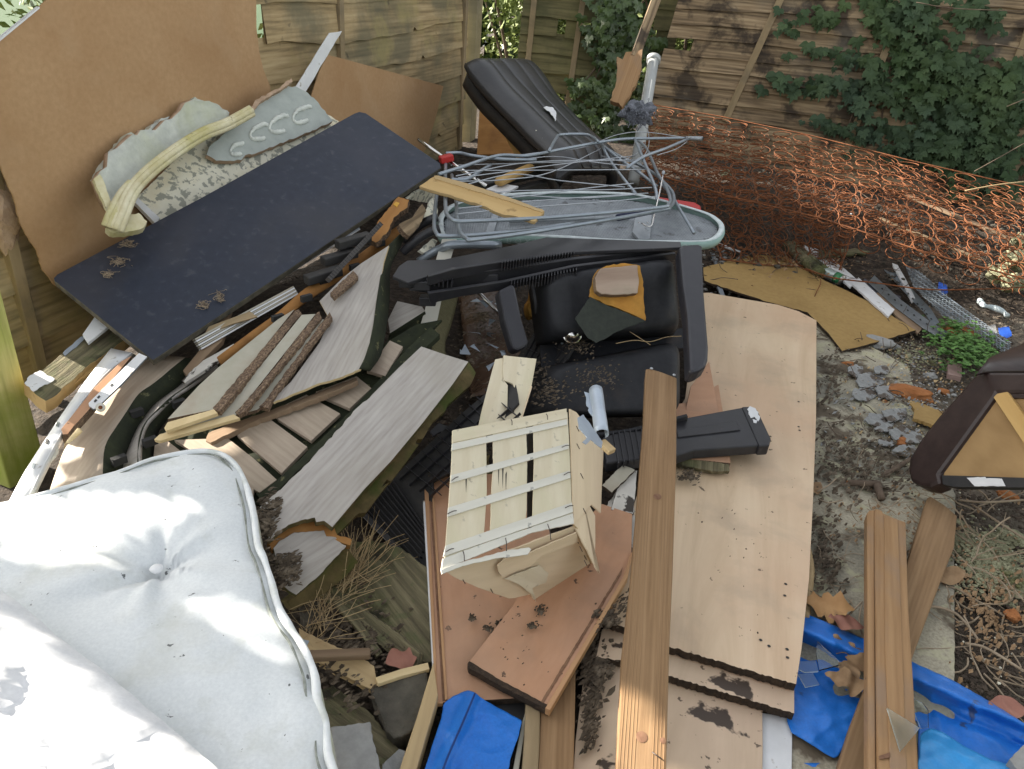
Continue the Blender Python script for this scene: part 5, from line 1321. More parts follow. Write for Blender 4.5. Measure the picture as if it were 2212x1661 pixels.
# the clothes airer
ar = thing('clothes_airer', P(1200, 420, .62), 'collapsed blue grey tubular clothes airer with thin wires, on top of the ironing board', 'clothes airer')
def tz(pts, z0=.62, z1=None):
    """pixel path with per-point or interpolated height"""
    out = []
    n = len(pts)
    for i, q in enumerate(pts):
        z = q[2] if len(q) == 3 else (z0 if z1 is None else z0 + (z1 - z0) * i / (n - 1))
        out.append(P(q[0], q[1], z))
    return out
RT = .0068
tb = lambda pts, z0, z1=None, r=RT, m=steel, nm='frame_tube', n=5: tube(nm, tz(pts, z0, z1), r, m, ar, 9, n)
tb([(963, 334), (962, 400), (963, 452), (968, 466), (984, 477), (1030, 477), (1200, 469), (1420, 449), (1444, 441), (1448, 430), (1438, 402), (1420, 373), (1396, 320), (1372, 299)], .64)
tb([(976, 378), (984, 420), (989, 480), (994, 500), (1008, 515), (1030, 517), (1180, 497), (1420, 456), (1448, 446), (1456, 430), (1446, 406), (1400, 366), (1340, 338), (1306, 318)], .615)
tb([(945, 408), (940, 450), (938, 485), (942, 502), (958, 510), (1044, 506), (1160, 494), (1240, 482)], .60)
tb([(948, 376), (1000, 360), (1076, 336), (1140, 336), (1215, 322), (1297, 307), (1352, 300), (1420, 299), (1484, 298)], .66, .70)
tb([(963, 331), (992, 330), (1020, 336), (1075, 343), (1136, 345), (1158, 344)], .66)
tb([(1186, 326), (1202, 298), (1212, 291), (1262, 290), (1282, 297), (1292, 306)], .70)
tb([(1300, 312), (1340, 345), (1380, 372), (1418, 402)], .66, .62)
tb([(1302, 318), (1320, 350), (1350, 390), (1373, 418)], .66, .60)
tb([(1371, 300), (1392, 350), (1414, 402), (1420, 432)], .69, .61)
tb([(1486, 300), (1440, 320), (1396, 336), (1372, 350), (1354, 363)], .71, .65)
tb([(1426, 396), (1448, 418), (1470, 455), (1499, 503)], .62, .57)
tb([(975, 388), (1010, 386), (1040, 368), (1060, 356)], .64)
tube('tube_end', [P(1482, 298.5, .70), P(1518, 299, .71)], .0095, meshm, ar, 12, 2)
tube('tube_bore', [P(1518, 299, .711), P(1519.2, 299, .7112)], .0075, inkm, ar, 12, 2)
tube('foam_grip', [P(1334, 470, .60), P(1412, 455, .61)], .0125, mat('navy_foam_grip', [(.02, .025, .06), (.035, .04, .085)], 20, rough=.8), ar, 12, 2)
wires = [[(974, 357), (1385, 345)], [(975, 368), (1106, 368), (1395, 366)], [(985, 380), (1150, 350), (1380, 345)], [(985, 392), (1090, 388), (1190, 372), (1298, 321)], [(990, 384), (1100, 370), (1200, 356), (1376, 336)],
         [(1000, 400), (1110, 376), (1210, 390), (1350, 404)], [(985, 425), (1120, 412), (1300, 410), (1408, 405)], [(985, 436), (1130, 424), (1280, 405), (1368, 396)], [(990, 450), (1180, 432), (1400, 417)],
         [(988, 462), (1140, 448), (1330, 434), (1416, 424)], [(1106, 346), (1200, 338), (1280, 350), (1380, 360)], [(1106, 338), (1160, 330), (1260, 318), (1330, 292), (1390, 285), (1480, 297)], [(985, 415), (1050, 426), (1120, 422), (1250, 428), (1375, 420)],
         [(1300, 337), (1340, 348), (1360, 340), (1378, 330)], [(1400, 282), (1402, 310), (1392, 335), (1370, 348), (1330, 346)], [(1420, 335), (1460, 322), (1484, 306)]]
for i, wpts in enumerate(wires): tb(wpts, .635 + .006 * (i % 3), .655, .0021, wire_m, 'rack_wire', 5)
rc = thing('red_clip', P(963, 340, .66), 'red plastic clip joining the airer tube beside the navy board corner', 'clip')
p = P(964, 338, .668)
beam('clip_body', p + V((-.028, -.012, 0)), p + V((.022, .014, .012)), .034, .03, redp, rc, bevel=.006)
tag(tube('chrome_tube', tz([(905, 302), (960, 342), (1050, 402)], .70, .60), .008, chrome, None, 14, 2), 'chrome tube poking up left of the airer through the red clip', 'tube')
tube('open_end', [P(904, 301, .7005), P(905.4, 302, .6995)], .0062, inkm, bpy.data.objects['chrome_tube'], 10, 2)
rd = thing('thin_rod', P(1410, 480, .56), 'thin bent chrome rod with a white ball tip at the right end of the airer', 'rod')
tube('rod_shaft', [P(1432, 380, .70), P(1424, 420, .645), P(1414, 462, .59), P(1408, 486, .56), P(1398, 489, .558), P(1386, 482, .56)], .0026, chrome, rd, 8, 3)
rock('white_tip', P(1433, 373, .705), .0075, wire_m, rd, sq=(.9, .9, 1.2), amp=0, sub=2)
for x in (1381, 1399): rock('screw', P(x, 481, .572), .0042, chrome, rd, sq=(1, 1, .6), amp=0, sub=2)
# plywood strip
py_ = thing('plywood_strip', P(1040, 420, .66), 'splintered yellow plywood strip lying on the airer wires', 'plywood')
plp = [(940, 382, .69), (1170, 455, .655), (960, 415, .665)]
slab('ply_face', jag([(906, 402), (938, 381), (1000, 400), (1100, 432), (1172, 452), (1176, 457), (1155, 478), (1112, 466), (1090, 464), (1078, 460), (1050, 446), (1000, 430), (960, 418), (930, 410)], .9, 8, 3), plp, .012, (ply, plyedge), py_, grain=((940, 390), (1160, 460)), bevel=0)
slab('ply_edge', jag([(938, 379), (946, 379), (1010, 396), (1100, 426), (1176, 455), (1170, 458), (1100, 434), (1000, 404), (938, 385)], .4, 8, 3), plp, .012, (plyedge, plyedge), py_, grain=((940, 382), (1170, 455)), lift=.003, bevel=0)
# black bench cushion -----------------------------------------------------
bc = thing('bench_cushion', P(1180, 330, .6), 'long ribbed black vinyl bench cushion leaning in the fence corner', 'cushion')
L0 = [dd(1012, 150, 4.15), dd(1018, 162, 4.12), dd(1050, 205, 4.05), dd(1090, 245, 3.95), dd(1130, 285, 3.85), dd(1165, 320, 3.75), dd(1195, 350, 3.65), dd(1215, 395, 3.55)]
L1 = [dd(1140, 147, 4.65), dd(1152, 160, 4.6), dd(1172, 190, 4.5), dd(1200, 235, 4.4), dd(1235, 275, 4.25), dd(1275, 315, 4.1), dd(1318, 355, 3.95), dd(1312, 392, 3.85)]
A_, B_ = smoothpath([P(*q) for q in L0], 4), smoothpath([P(*q) for q in L1], 4)
rows = []
K = 40
nb_ = plane([L0[1], L0[6], L1[4]])[1]
for k in range(K + 1):
    u = k / K
    row = []
    for i in range(len(A_)):
        v = i / (len(A_) - 1)
        p = A_[i].lerp(B_[i], u)
        edge_ = (1 - (2 * u - 1) ** 8)
        rib = .005 * abs(math.sin(u * math.pi * 5)) ** .5
        p = p + nb_ * (.055 * edge_ * (1 - (1 - v) ** 14) + rib * edge_ - .02 + .006 * noise.noise(V((u * 4, v * 5, 0))))
        row.append(p)
    rows.append(row)
grid('padded_top', rows, (leather_c,), bc, t=.05)
grid('cushion_side', [[p + nb_ * -.02 for p in A_], [p - nb_ * .08 + V((0, 0, -.01)) for p in A_]], (blackd,), bc, t=.01)
tag(slab('white_paper_scrap', jag([(1174, 232), (1180, 229), (1196, 233), (1202, 244), (1200, 262), (1194, 250), (1186, 240)], 1.2, 4, 3), [L0[3], L0[5], L1[4]], .001, whitep, lift=.10, bevel=0), 'curved white paper scrap stuck on the black bench cushion', 'scrap')
rr = random.Random(4)
vs, fs = [], []
o_, n_ = plane([L0[3], L0[5], L1[4]])
o_ = o_ + n_ * .058
for i in range(110):
    if rr.random() < .5: x, y = 1080 + rr.gauss(0, 25), 155 + rr.gauss(0, 8) + 8
    else:
        t = rr.random(); x, y = 1110 + t * 110 + rr.gauss(0, 12), 180 + t * 130 + rr.gauss(0, 12)
    p = onplane(x, y, o_, n_); s_ = rr.uniform(.002, .006); b = len(vs)
    vs += [p + V((rr.uniform(-s_, s_), rr.uniform(-s_, s_), rr.uniform(-s_, s_))) for _ in range(3)]; fs.append((b, b + 1, b + 2))
struct(mk('paint_flakes', vs, fs, plaster_w), 'stuff')
tag(beam('yellow_timber_leg', P(*dd(1050, 205, 4.2)), P(*dd(1122, 338, 4.0)), .045, .03, pinebat, up=V((-.7, -.7, .2))), 'yellow timber batten standing under the black bench cushion', 'timber')
tag(beam('pine_roll', P(1075, 385, .50), P(1150, 352, .52), .05, .04, pinebat, bevel=.018), 'rounded orange wooden bar behind the airer wires', 'timber')
tag(slab('orange_lit_board', [(1036, 235), (1044, 215), (1056, 230), (1112, 332), (1030, 334)], [Dp(1040, 220, 5.2), Dp(1110, 330, 5.0), Dp(1030, 330, 5.0)], .02, orangeedge), 'orange sunlit boards seen between corner post and bench cushion', 'board')
for i, q in enumerate(([(1040, 395, .44), (1100, 385, .46), (1240, 352, .50)], [(1060, 420, .42), (1150, 390, .44), (1230, 375, .46)])):
    a, b = P(*q[0]), P(*q[2])
    tag(beam('black_plastic_bar', a, b, .05, .03, blackd, bevel=.005), ('upper black plastic frame bar behind the airer wires', 'lower black plastic frame bar behind the airer wires')[i], 'plastic bar')
tag(slab('pale_board_scrap', [(1050, 408), (1080, 395), (1120, 402), (1090, 418)], [(1050, 408, .45), (1120, 402, .46), (1080, 395, .46)], .01, whitep), 'pale board scrap under the left part of the airer', 'offcut')
# pipe and fluff ----------------------------------------------------------
pp_ = thing('plastic_waste_pipe', Dp(1382, 300, 4.5), 'upright grey white plastic pipe with a flanged top, in front of the ivy fence', 'pipe')
a, b = Dp(1412, 128, 4.75), Dp(1368, 395, 4.45)
tube('pipe_body', [a, b], .034, pipe_m, pp_, 24, 2)
d_ = (b - a).normalized()
tube('flange', [a - d_ * .012, a + d_ * .018], .043, pipe_m, pp_, 24, 2)
tube('pipe_bore', [a - d_ * .0135, a - d_ * .0125], .033, inkm, pp_, 20, 2)
fl = thing('fibre_wad', Dp(1380, 245, 4.35), 'ragged grey fibre wad wrapped round the middle of the plastic pipe', 'wad')
rock('wad_body', Dp(1380, 243, 4.36), .068, fluff, fl, sq=(1.15, .8, .9), seed=6, amp=.75, sub=4, fsc=2.4)
rr = random.Random(9)
vs, fs = [], []
for i in range(90):
    p = Dp(1380 + rr.gauss(0, 13), 247 + rr.gauss(0, 11), 4.27)
    q = [p]
    for j in range(3): q.append(q[-1] + V((rr.uniform(-.02, .02), rr.uniform(-.015, .01), rr.uniform(-.025, .01))))
    tubegeo(q, .0018, 3, False, vs, fs)
mk('loose_fibre', vs, fs, fluff, fl)
# ================================================================= rusty spring unit
def bez(ctrl, u, v):
    """bilinear-smooth surface through a grid of control points"""
    nr, nc = len(ctrl), len(ctrl[0])
    x = u * (nc - 1); y = v * (nr - 1)
    i = min(int(x), nc - 2); j = min(int(y), nr - 2)
    fx, fy = sst(0, 1, x - i) * .3 + (x - i) * .7, (y - j)
    return (ctrl[j][i] * (1 - fx) + ctrl[j][i + 1] * fx) * (1 - fy) + (ctrl[j + 1][i] * (1 - fx) + ctrl[j + 1][i + 1] * fx) * fy
def springunit(name, label, ctrl, nu, nv, hh, rad, wr, loc, seed=1, maxc=100, group=None):
    root = thing(name, loc, label, 'spring unit', group)
    rr = random.Random(seed)
    ctrl = [[P(*q) if not isinstance(q, V) else q for q in row] for row in ctrl]
    turns = 3.4
    segs = 46
    coil = []
    for i in range(segs + 1):
        t = i / segs
        a = t * turns * 6.2832
        r = rad * (.62 + .38 * abs(2 * t - 1) ** 1.3)
        coil.append(V((math.cos(a) * r, math.sin(a) * r, (t - 1) * hh)))
    # top ring closed flat
    ring = [V((math.cos(a) * rad, math.sin(a) * rad, 0)) for a in [k * 6.2832 / 16 for k in range(17)]]
    v0, f0 = tubegeo(coil, wr, 4, False)
    tubegeo(ring, wr, 4, False, v0, f0)
    me = bpy.data.meshes.new('coil_spring')
    me.from_pydata(v0, [], f0); me.materials.append(rust)
    for p_ in me.polygons: p_.use_smooth = True
    cells = []
    for j in range(nv):
        for i in range(nu):
            u, v = (i + .5) / nu, (j + .5) / nv
            p = bez(ctrl, u, v)
            du = bez(ctrl, min(1, u + .01), v) - bez(ctrl, max(0, u - .01), v)
            dv = bez(ctrl, u, min(1, v + .01)) - bez(ctrl, u, max(0, v - .01))
            n = dv.cross(du).normalized()
            if n.z < 0: n = -n
            n = (n + V((rr.uniform(-.12, .12), rr.uniform(-.12, .12), 0))).normalized()
            x = (du - n * du.dot(n)).normalized(); y = n.cross(x)
            a = rr.uniform(0, 6.28)
            x2 = x * math.cos(a) + y * math.sin(a); y2 = n.cross(x2)
            mt = Matrix(((x2.x, y2.x, n.x, p.x), (x2.y, y2.y, n.y, p.y), (x2.z, y2.z, n.z, p.z), (0, 0, 0, 1)))
            cells.append((proj(p)[2], mt))
    cells.sort(key=lambda c: c[0])
    rest_v, rest_f = [], []
    for k, (dq, mt) in enumerate(cells):
        if k < maxc:
            o = bpy.data.objects.new('coil_spring', me)
            o.matrix_basis = mt
            link(o, root)
        else:
            b = len(rest_v)
            rest_v += [mt @ q for q in v0]
            rest_f += [tuple(i + b for i in f) for f in f0]
    if rest_v: struct(mk('far_coils', rest_v, rest_f, rust, root, smooth=True), 'stuff')
    # helical lacing wires between the rows and the border wire
    vs, fs = [], []
    for j in range(nv + 1):
        v = j / nv
        if j in (0, nv):
            tubegeo([bez(ctrl, i / 60, v) for i in range(61)], wr * 1.7, 5, False, vs, fs)
        else:
            pts = []
            N_ = nu * 40
            for i in range(N_ + 1):
                u = i / N_
                p = bez(ctrl, u, v)
                a = i / 10 * 6.2832
                pts.append(p + V((0, math.cos(a) * .009, math.sin(a) * .009)))
            tubegeo(pts, wr * .55, 3, False, vs, fs)
    for u in (0, 1): tubegeo([bez(ctrl, u, i / 30) for i in range(31)], wr * 1.7, 5, False, vs, fs)
    mk('lacing_wire', vs, fs, rust, root)
    return root
U1 = [[(1385, 222, .60), (1560, 252, .60), (1750, 292, .58), (1960, 345, .55), (2250, 412, .50)],
      [(1390, 300, .52), (1560, 345, .50), (1760, 385, .50), (1980, 430, .49), (2270, 500, .42)],
      [(1400, 372, .44), (1580, 425, .38), (1770, 470, .36), (2000, 545, .32), (2280, 620, .26)]]
springunit('rusty_spring_unit', 'large rusty mattress spring unit sprawling against the ivy fence, right half sunlit', U1, 18, 8, .13, .055, .0026, P(1800, 450, .1), seed=3)
U2 = [[(1515, 418, .30), (1620, 432, .30), (1740, 455, .28), (1840, 500, .22)],
      [(1530, 480, .22), (1630, 500, .20), (1740, 515, .18), (1830, 540, .14)],
      [(1560, 560, .08), (1650, 572, .07), (1740, 575, .07), (1810, 590, .06)]]
springunit('rusty_spring_unit', 'smaller rusty spring unit drooping onto the tan fibreboard, rings facing front', U2, 7, 5, .07, .042, .0025, P(1660, 520, .05), seed=5, maxc=40)
# border wire trailing to the right
tag(tube('loose_border_wire', [P(1740, 580, .10), P(1800, 600, .10), P(1900, 612, .11), P(2000, 625, .12), P(2100, 625, .13), P(2215, 620, .14)], .004, rust, None, 6, 5), 'long rusty border wire trailing in front of the springs to the right edge', 'wire')
tag(tube('loose_wire', [P(1640, 470, .20), P(1700, 560, .12), P(1770, 598, .08), P(1760, 640, .05)], .0022, rust, None, 5, 5), 'loose thin rusty wire crossing the tan fibreboard', 'wire')
# white slats and debris under the springs
for i, q in enumerate((((1500, 430, .20), (1700, 470, .16), .05, whitep), ((1690, 455, .15), (1890, 505, .12), .05, silver), ((1690, 525, .07), (1740, 450, .14), .03, whitep), ((1840, 460, .2), (1950, 600, .03), .03, whitep), ((1900, 470, .25), (2120, 560, .16), .05, fence_r), ((1960, 420, .3), (2200, 520, .22), .05, brownstick))):
    tag(beam('buried_slat', P(*q[0]), P(*q[1]), q[2], .012, q[3], bevel=.001), ('white slat under the springs near the airer end', 'silvery slat beneath the middle of the springs', 'flaking white slat rising behind the tan fibreboard', 'white slat running down beside the metal mesh', 'grey brown slat under the sunlit springs', 'brown slat deepest under the sunlit springs')[i], 'slat')
for i, (x, y, z) in enumerate(((1988 - 420, 375, .3), (2155, 590, .12), (2195, 560, .2), (2190, 610, .12), (2205, 520, .26))):
    rock('mortar_lump' if i else 'moss_lump', P(x, y, z), (.03, .055, .07, .06, .05)[i], lichen, None, sq=(1, 1, .8), seed=20 + i, amp=.6)
for o, lb in zip([o for o in COL.objects if o.name.startswith('mortar_lump')], ('left pale mortar lump in the sun at the right end of the springs', 'largest sunlit mortar lump at the right edge', 'lowest sunlit mortar lump at the right edge', 'topmost sunlit mortar lump at the right edge')): tag(o, lb, 'rubble')
tag(bpy.data.objects['moss_lump'], 'small yellow green moss lump on the shaded springs', 'rubble')
# ================================================================= right side on the ground
tsp = [(1520, 590, .06), (1979, 713, .035), (1819, 758, .03)]
ts = slab('tan_fibreboard', jag([(1520, 596), (1519, 578), (1684, 534), (1694, 548), (1764, 598), (1809, 618), (1884, 655), (1979, 713), (1902, 736), (1819, 758), (1790, 720), (1744, 674), (1659, 652), (1590, 630), (1522, 606)], .9, 10, 4), tsp, .012, (tanboard, darkedge), grain=((1520, 590), (1800, 740)))
tag(ts, 'bent tan fibreboard sheet lying between the springs and the maple board', 'fibreboard')
gt = thing('old_gutter_timber', P(1740, 565, .1), 'weathered grey half-round timber lying on the tan fibreboard, under the springs', 'timber')
tube('timber_body', [P(1700, 530, .11), P(1772, 590, .08)], .030, oldwood, gt, 14, 3)
tube('grooved_side', [P(1712, 524, .12), P(1786, 583, .09)], .016, oldwood, gt, 10, 3)
cn = thing('drink_can', P(1805, 600, .05), 'crushed pale drink can with a green band beside the weathered timber', 'can')
a, b = P(1779, 586, .075), P(1822, 607, .065)
tube('can_body', [a, a.lerp(b, .15), a.lerp(b, .6), a.lerp(b, .66)], lambda t: .026 + .004 * sst(0, .3, t), plastic_c, cn, 20, 3)
tube('green_band', [a.lerp(b, .60), a.lerp(b, .9)], .0305, cangreen, cn, 20, 2)
tube('can_rim', [a.lerp(b, .9), a.lerp(b, .97)], .029, alum, cn, 20, 2)
tube('can_mouth', [a.lerp(b, .971), a.lerp(b, .975)], .009, inkm, cn, 12, 2)
def strip(nm, pts, wpx, z, m, label, cat, t=.01, jg=.6, sd=1, lift=0):
    """flat strip along a pixel polyline"""
    L_, R2 = [], []
    n = len(pts)
    for i, (x, y) in enumerate(pts):
        dx = pts[min(i + 1, n - 1)][0] - pts[max(i - 1, 0)][0]; dy = pts[min(i + 1, n - 1)][1] - pts[max(i - 1, 0)][1]
        l = math.hypot(dx, dy)
        L_.append((x - dy / l * wpx / 2, y + dx / l * wpx / 2)); R2.append((x + dy / l * wpx / 2, y - dx / l * wpx / 2))
    q = L_ + R2[::-1]
    an = [(*L_[0], z[0]), (*L_[-1], z[1]), (*R2[0], z[0])]
    return tag(slab(nm, jag(q, jg, 9, sd), an, t, m, grain=(pts[0], pts[-1]), bevel=.0008), label, cat)
strip('white_skirting_board', [(1740, 527), (1790, 565), (1845, 612)], 22, (.10, .06), whitep, 'upper white painted trim beside the drink can', 'trim')
strip('white_skirting_board', [(1848, 606), (1890, 645), (1926, 676)], 20, (.07, .05), whitep, 'lower split white painted trim at the end of the tan fibreboard', 'trim', sd=3)
strip('white_skirting_board', [(1886, 503), (1925, 555), (1950, 600), (1975, 650)], 9, (.12, .04), whitep, 'thin white trim between the springs and the metal mesh', 'trim', sd=5)
strip('brown_lath', [(1893, 634), (1945, 680), (1988, 714)], 14, (.05, .03), brownstick, 'brown lath right of the white trim', 'lath')
strip('grey_splinter', [(1770, 548), (1840, 542), (1887, 535)], 16, (.10, .10), oldwood, 'pale grey splintered wood piece just below the springs', 'splinter', jg=2.5)
strip('dark_slate_sheet', [(1860, 615), (1905, 640), (1940, 655)], 32, (.05, .035), mat('dark_slate', [(.07, .07, .085), (.11, .11, .13)], 12, rough=.7), 'dark slate sheet under the perforated metal angle', 'sheet', t=.004)
for i, pts in enumerate(([(1882, 602), (1940, 655), (2000, 700), (2044, 726)], [(1905, 565), (1960, 625), (2005, 672), (2022, 700)])):
    strip('perforated_metal_angle', pts, (20, 16)[i], (.06, .03), galv, ('wider perforated steel angle right of the white trim', 'second perforated steel angle beside the expanded mesh')[i], 'metal angle', t=.003, jg=0)
    o_ = bpy.data.objects['perforated_metal_angle' if i == 0 else 'perforated_metal_angle.001']
    for k in range(11):
        t = .06 + k * .085
        x = pts[0][0] + (pts[-1][0] - pts[0][0]) * t; y = pts[0][1] + (pts[-1][1] - pts[0][1]) * t + 8 * math.sin(t * 3.14) * (1, .4)[i]
        z = .06 - .03 * t + .004
        slab('hole', [(x - 2.5, y - 1.5), (x + 1, y - 2), (x + 3, y + 1.5), (x, y + 2)], [(x - 3, y, z), (x + 3, y, z), (x, y + 3, z)], .0005, inkm, o_, lift=.0008, bevel=0)
# expanded metal mesh strip
em = thing('expanded_metal_strip', P(2080, 690, .05), 'long strip of galvanised expanded metal mesh pointing at the green plant', 'metal mesh')
mp_ = [(1960, 582, .12), (2186, 745, .04), (2178, 768, .03)]
mo2, mn2 = plane(mp_)
mpoly = [(1955, 575), (1985, 585), (2060, 650), (2186, 742), (2178, 768), (2085, 705), (2034, 680), (1972, 618)]
vs, fs = [], []
c0 = onplane(2070, 672, mo2, mn2)
ux = (onplane(2180, 750, mo2, mn2) - onplane(1965, 595, mo2, mn2)).normalized(); uy = mn2.cross(ux)
for sgn in (1, -1):
    for k in range(-60, 61):
        d = (ux * math.cos(.5) + uy * math.sin(.5) * sgn).normalized(); e = mn2.cross(d)
        base = c0 + ux * (k * .024)
        run = []
        for j in range(-40, 41):
            p = base + d * (j * .009)
            px, py, _ = proj(p)
            if inpoly(px, py, mpoly): run.append(p + mn2 * .004 * math.sin(j * .8))
            else:
                if len(run) > 2: tubegeo(run, .0016, 4, False, vs, fs)
                run = []
        if len(run) > 2: tubegeo(run, .0016, 4, False, vs, fs)
mk('mesh_lattice', vs, fs, galv, em)
# packets, scraps, rubble
def scrap(nm, q, m, label, cat, z=.02, jg=1.2, sd=1, t=.002):
    return tag(slab(nm, jag(q, jg, 6, sd), [(*q[0], z), (*q[1], z), (*q[2], z + .012)], t, m, bevel=0), label, cat)
scrap('crisp_packet', [(2028, 608), (2044, 614), (2048, 632), (2036, 638), (2026, 625)], bluepk, 'crushed blue and yellow packet beside the rusty border wire', 'packet', .06)
scrap('blue_packet', [(2156, 708), (2180, 705), (2186, 725), (2176, 730), (2158, 720)], bluepk, 'bright blue crumpled packet near the right edge', 'packet', .03)
scrap('pale_tile_chip', [(2132, 705), (2150, 700), (2154, 718), (2140, 722)], slabstone, 'pale tile chip beside the blue packet', 'rubble', .03)
tw = thing('twisted_paper', P(2145, 665, .05), 'twisted white paper lying at the right beside the metal mesh', 'paper')
tube('paper_twist', [P(2116, 650, .05), P(2126, 660, .055), P(2140, 663, .05), P(2156, 668, .05), P(2168, 674, .045), P(2176, 682, .04)], lambda t: .016 * (.55 + .45 * abs(math.cos(t * 5.5))), paper, tw, 9, 4)
rocks = [('orange_brick', 1972, 853, 50, 18, brick, 'largest worn orange brick on the path, left of the brown leather seat', 'brick'),
         ('orange_brick', 1950, 960, 17, 13, brick, 'chunky orange brick lump on the grey felt flakes', 'brick'),
         ('orange_brick', 1956, 981, 13, 8, brick, 'small orange brick chip touching the brown leather seat corner', 'brick'),
         ('orange_brick', 1934, 936, 12, 6, brick, 'flat orange chip above the brick lump', 'brick'),
         ('orange_brick', 1830, 1044, 6, 5, brick, 'tiny orange brick crumb by the black rod', 'brick'),
         ('orange_brick', 1834, 787, 14, 6, brick, 'slim orange chip just below the tan fibreboard corner', 'brick'),
         ('orange_brick', 2178, 1070, 20, 8, brick, 'orange brick piece right under the upturned seat', 'brick'),
         ('orange_brick', 2040, 846, 13, 6, brick, 'small orange brick chip above right of the largest brick', 'brick'),
         ('orange_brick', 1910, 868, 7, 4, brick, 'orange crumb left of the tan board piece', 'brick'),
         ('orange_stone', 2072, 718, 32, 16, brick, 'orange stone half hidden by the green plant', 'stone'),
         ('orange_stone', 2186, 1330, 14, 12, brick, 'round orange stone on the soil at the lower right edge', 'stone'),
         ('grey_stone', 1900, 740, 38, 14, slabstone, 'flat grey stone under the right corner of the tan fibreboard', 'stone'),
         ('grey_stone', 1885, 965, 16, 9, stone, 'round grey stone among the felt flakes', 'stone'),
         ('grey_stone', 2010, 812, 14, 6, slabstone, 'small grey stone left of the pink tile', 'stone')]
for nm, x, y, w_, h_, m, lb, ct_ in rocks:
    p = G(x, y, .012)
    r_k = w_ * (p - CAM).length / 1662 * .9
    o = rock(nm, p, r_k, m, None, sq=(1, max(.45, min(1, h_ / w_ * 1.5)), max(.3, min(.8, h_ / w_))), seed=x % 17, amp=.4, rot=-.25)
    tag(o, lb, ct_)
scrap('pink_tile', [(2047, 780), (2078, 786), (2077, 815), (2048, 808)], pinktile, 'square pinkish tile left of the brown leather seat top', 'tile', .03, .3, t=.02)
scrap('tan_board_piece', [(1961, 865), (1975, 866), (2045, 892), (2024, 920), (1972, 903), (1976, 885)], tanboard, 'tan board piece beside the largest orange brick', 'board', .02, 1.2, t=.012)
clump(2008, 865, .02, 1, 1, mulch, 'soil_crumbs', 'soil crumbs by the tan board piece')
rr = random.Random(6)
fls = [(1880, 820, 44), (1920, 845, 40), (1870, 850, 34), (1900, 905, 44), (1932, 895, 38), (1950, 935, 38), (1960, 970, 34), (1915, 955, 22), (1850, 800, 28), (1905, 800, 26), (1975, 945, 30), (1915, 925, 26)]
flab = ['upper left', 'upper right', 'left', 'middle', 'right middle', 'lower right', 'lowest', 'lower left', 'uppermost left', 'uppermost right', 'rightmost', 'central lower']
for i, (x, y, s_) in enumerate(fls):
    q = [(x + s_ * math.cos(a) * rr.uniform(.55, 1.05), y + s_ * .5 * math.sin(a) * rr.uniform(.5, 1.05)) for a in (0, .7, 1.5, 2.2, 3, 3.8, 4.6, 5.4)]
    o = slab('felt_flake', jag(q, 1.6, 4, i), [(x - 20, y, .03), (x + 20, y, .018), (x, y + 15, .024)], .004, flake, lift=.002 * i * .3, bevel=0)
    tag(o, flab[i] + ' flake of torn grey roofing felt between bricks and maple board', 'felt', 'torn grey felt flakes')
for i, pts in enumerate(([(1834, 1043, .03), (1902, 1046, .04)], [(1895, 1048, .045), (1905, 1078, .03)], [(1907, 1028, .02), (1935, 1012, .03), (1966, 992, .04)])):
    tag(tube('black_rod', [P(*q) for q in pts], (.011, .012, .008)[i], twig_m, None, 8, 3), ('horizontal black rod on the path left of the upturned seat', 'short black rod end bending towards the camera', 'dark stick pointing at the corner of the upturned seat')[i], 'rod')
tag(rock('lichen_lump', G(2130, 1215, -.012), .15, lichen, None, sq=(.8, 1.1, .16), seed=5, amp=.55, sub=5, fsc=2.6), 'yellow green mortar spill crusted on the soil at right', 'mortar')
tag(rock('lichen_lump', G(2185, 1165, .0), .05, lichen, None, sq=(1, .7, .3), seed=7, amp=.6, sub=4, fsc=2.6), 'small mortar lump at the right edge above the big spill', 'mortar')
tag(tube('yellow_wooden_rod', [P(1744, 1190, .02), P(1750, 1235, .025), P(1742, 1300, .02), P(1740, 1338, .02)], .012, timber_l, None, 10, 3), 'pale wooden rod along the right edge of the maple board', 'rod')
# clover plant ------------------------------------------------------------
cl = thing('clover_plant', P(2090, 760, .02), 'bright green clover-like plant growing beside the metal mesh', 'plant')
vs, fs = [], []
for i in range(520):
    px, py = 2090 + rr.gauss(0, 38), 752 + rr.gauss(0, 22) + 0
    py += (px - 2090) * .18
    if i < 60: px, py = 2070 + rr.gauss(0, 18), 700 + rr.gauss(0, 6)
    g0 = P(px, py, .02 + rr.uniform(0, .10) * max(0, 1 - abs(px - 2085) / 100))
    for k in range(3):
        a = k * 2.094 + rr.uniform(0, 6)
        c = g0 + V((math.cos(a), math.sin(a), 0)) * .008 + V((0, 0, rr.uniform(-.004, .004)))
        b = len(vs)
        tilt = rr.uniform(-.5, .5)
        for j in range(7):
            q = j * .8976
            vs.append(c + V((math.cos(q) * .0085, math.sin(q) * .0085, math.cos(q) * .004 * tilt * 2 + rr.uniform(-.0015, .0015))))
        fs.append(tuple(range(b, b + 7)))
mk('foliage', vs, fs, clover_m, cl)
vs, fs = [], []
for i in range(60):
    px, py = 2090 + rr.gauss(0, 30), 765 + rr.gauss(0, 14)
    tubegeo([P(px, py, 0), P(px + rr.uniform(-8, 8), py, .09)], .0012, 3, False, vs, fs)
mk('stem', vs, fs, clover_m, cl)
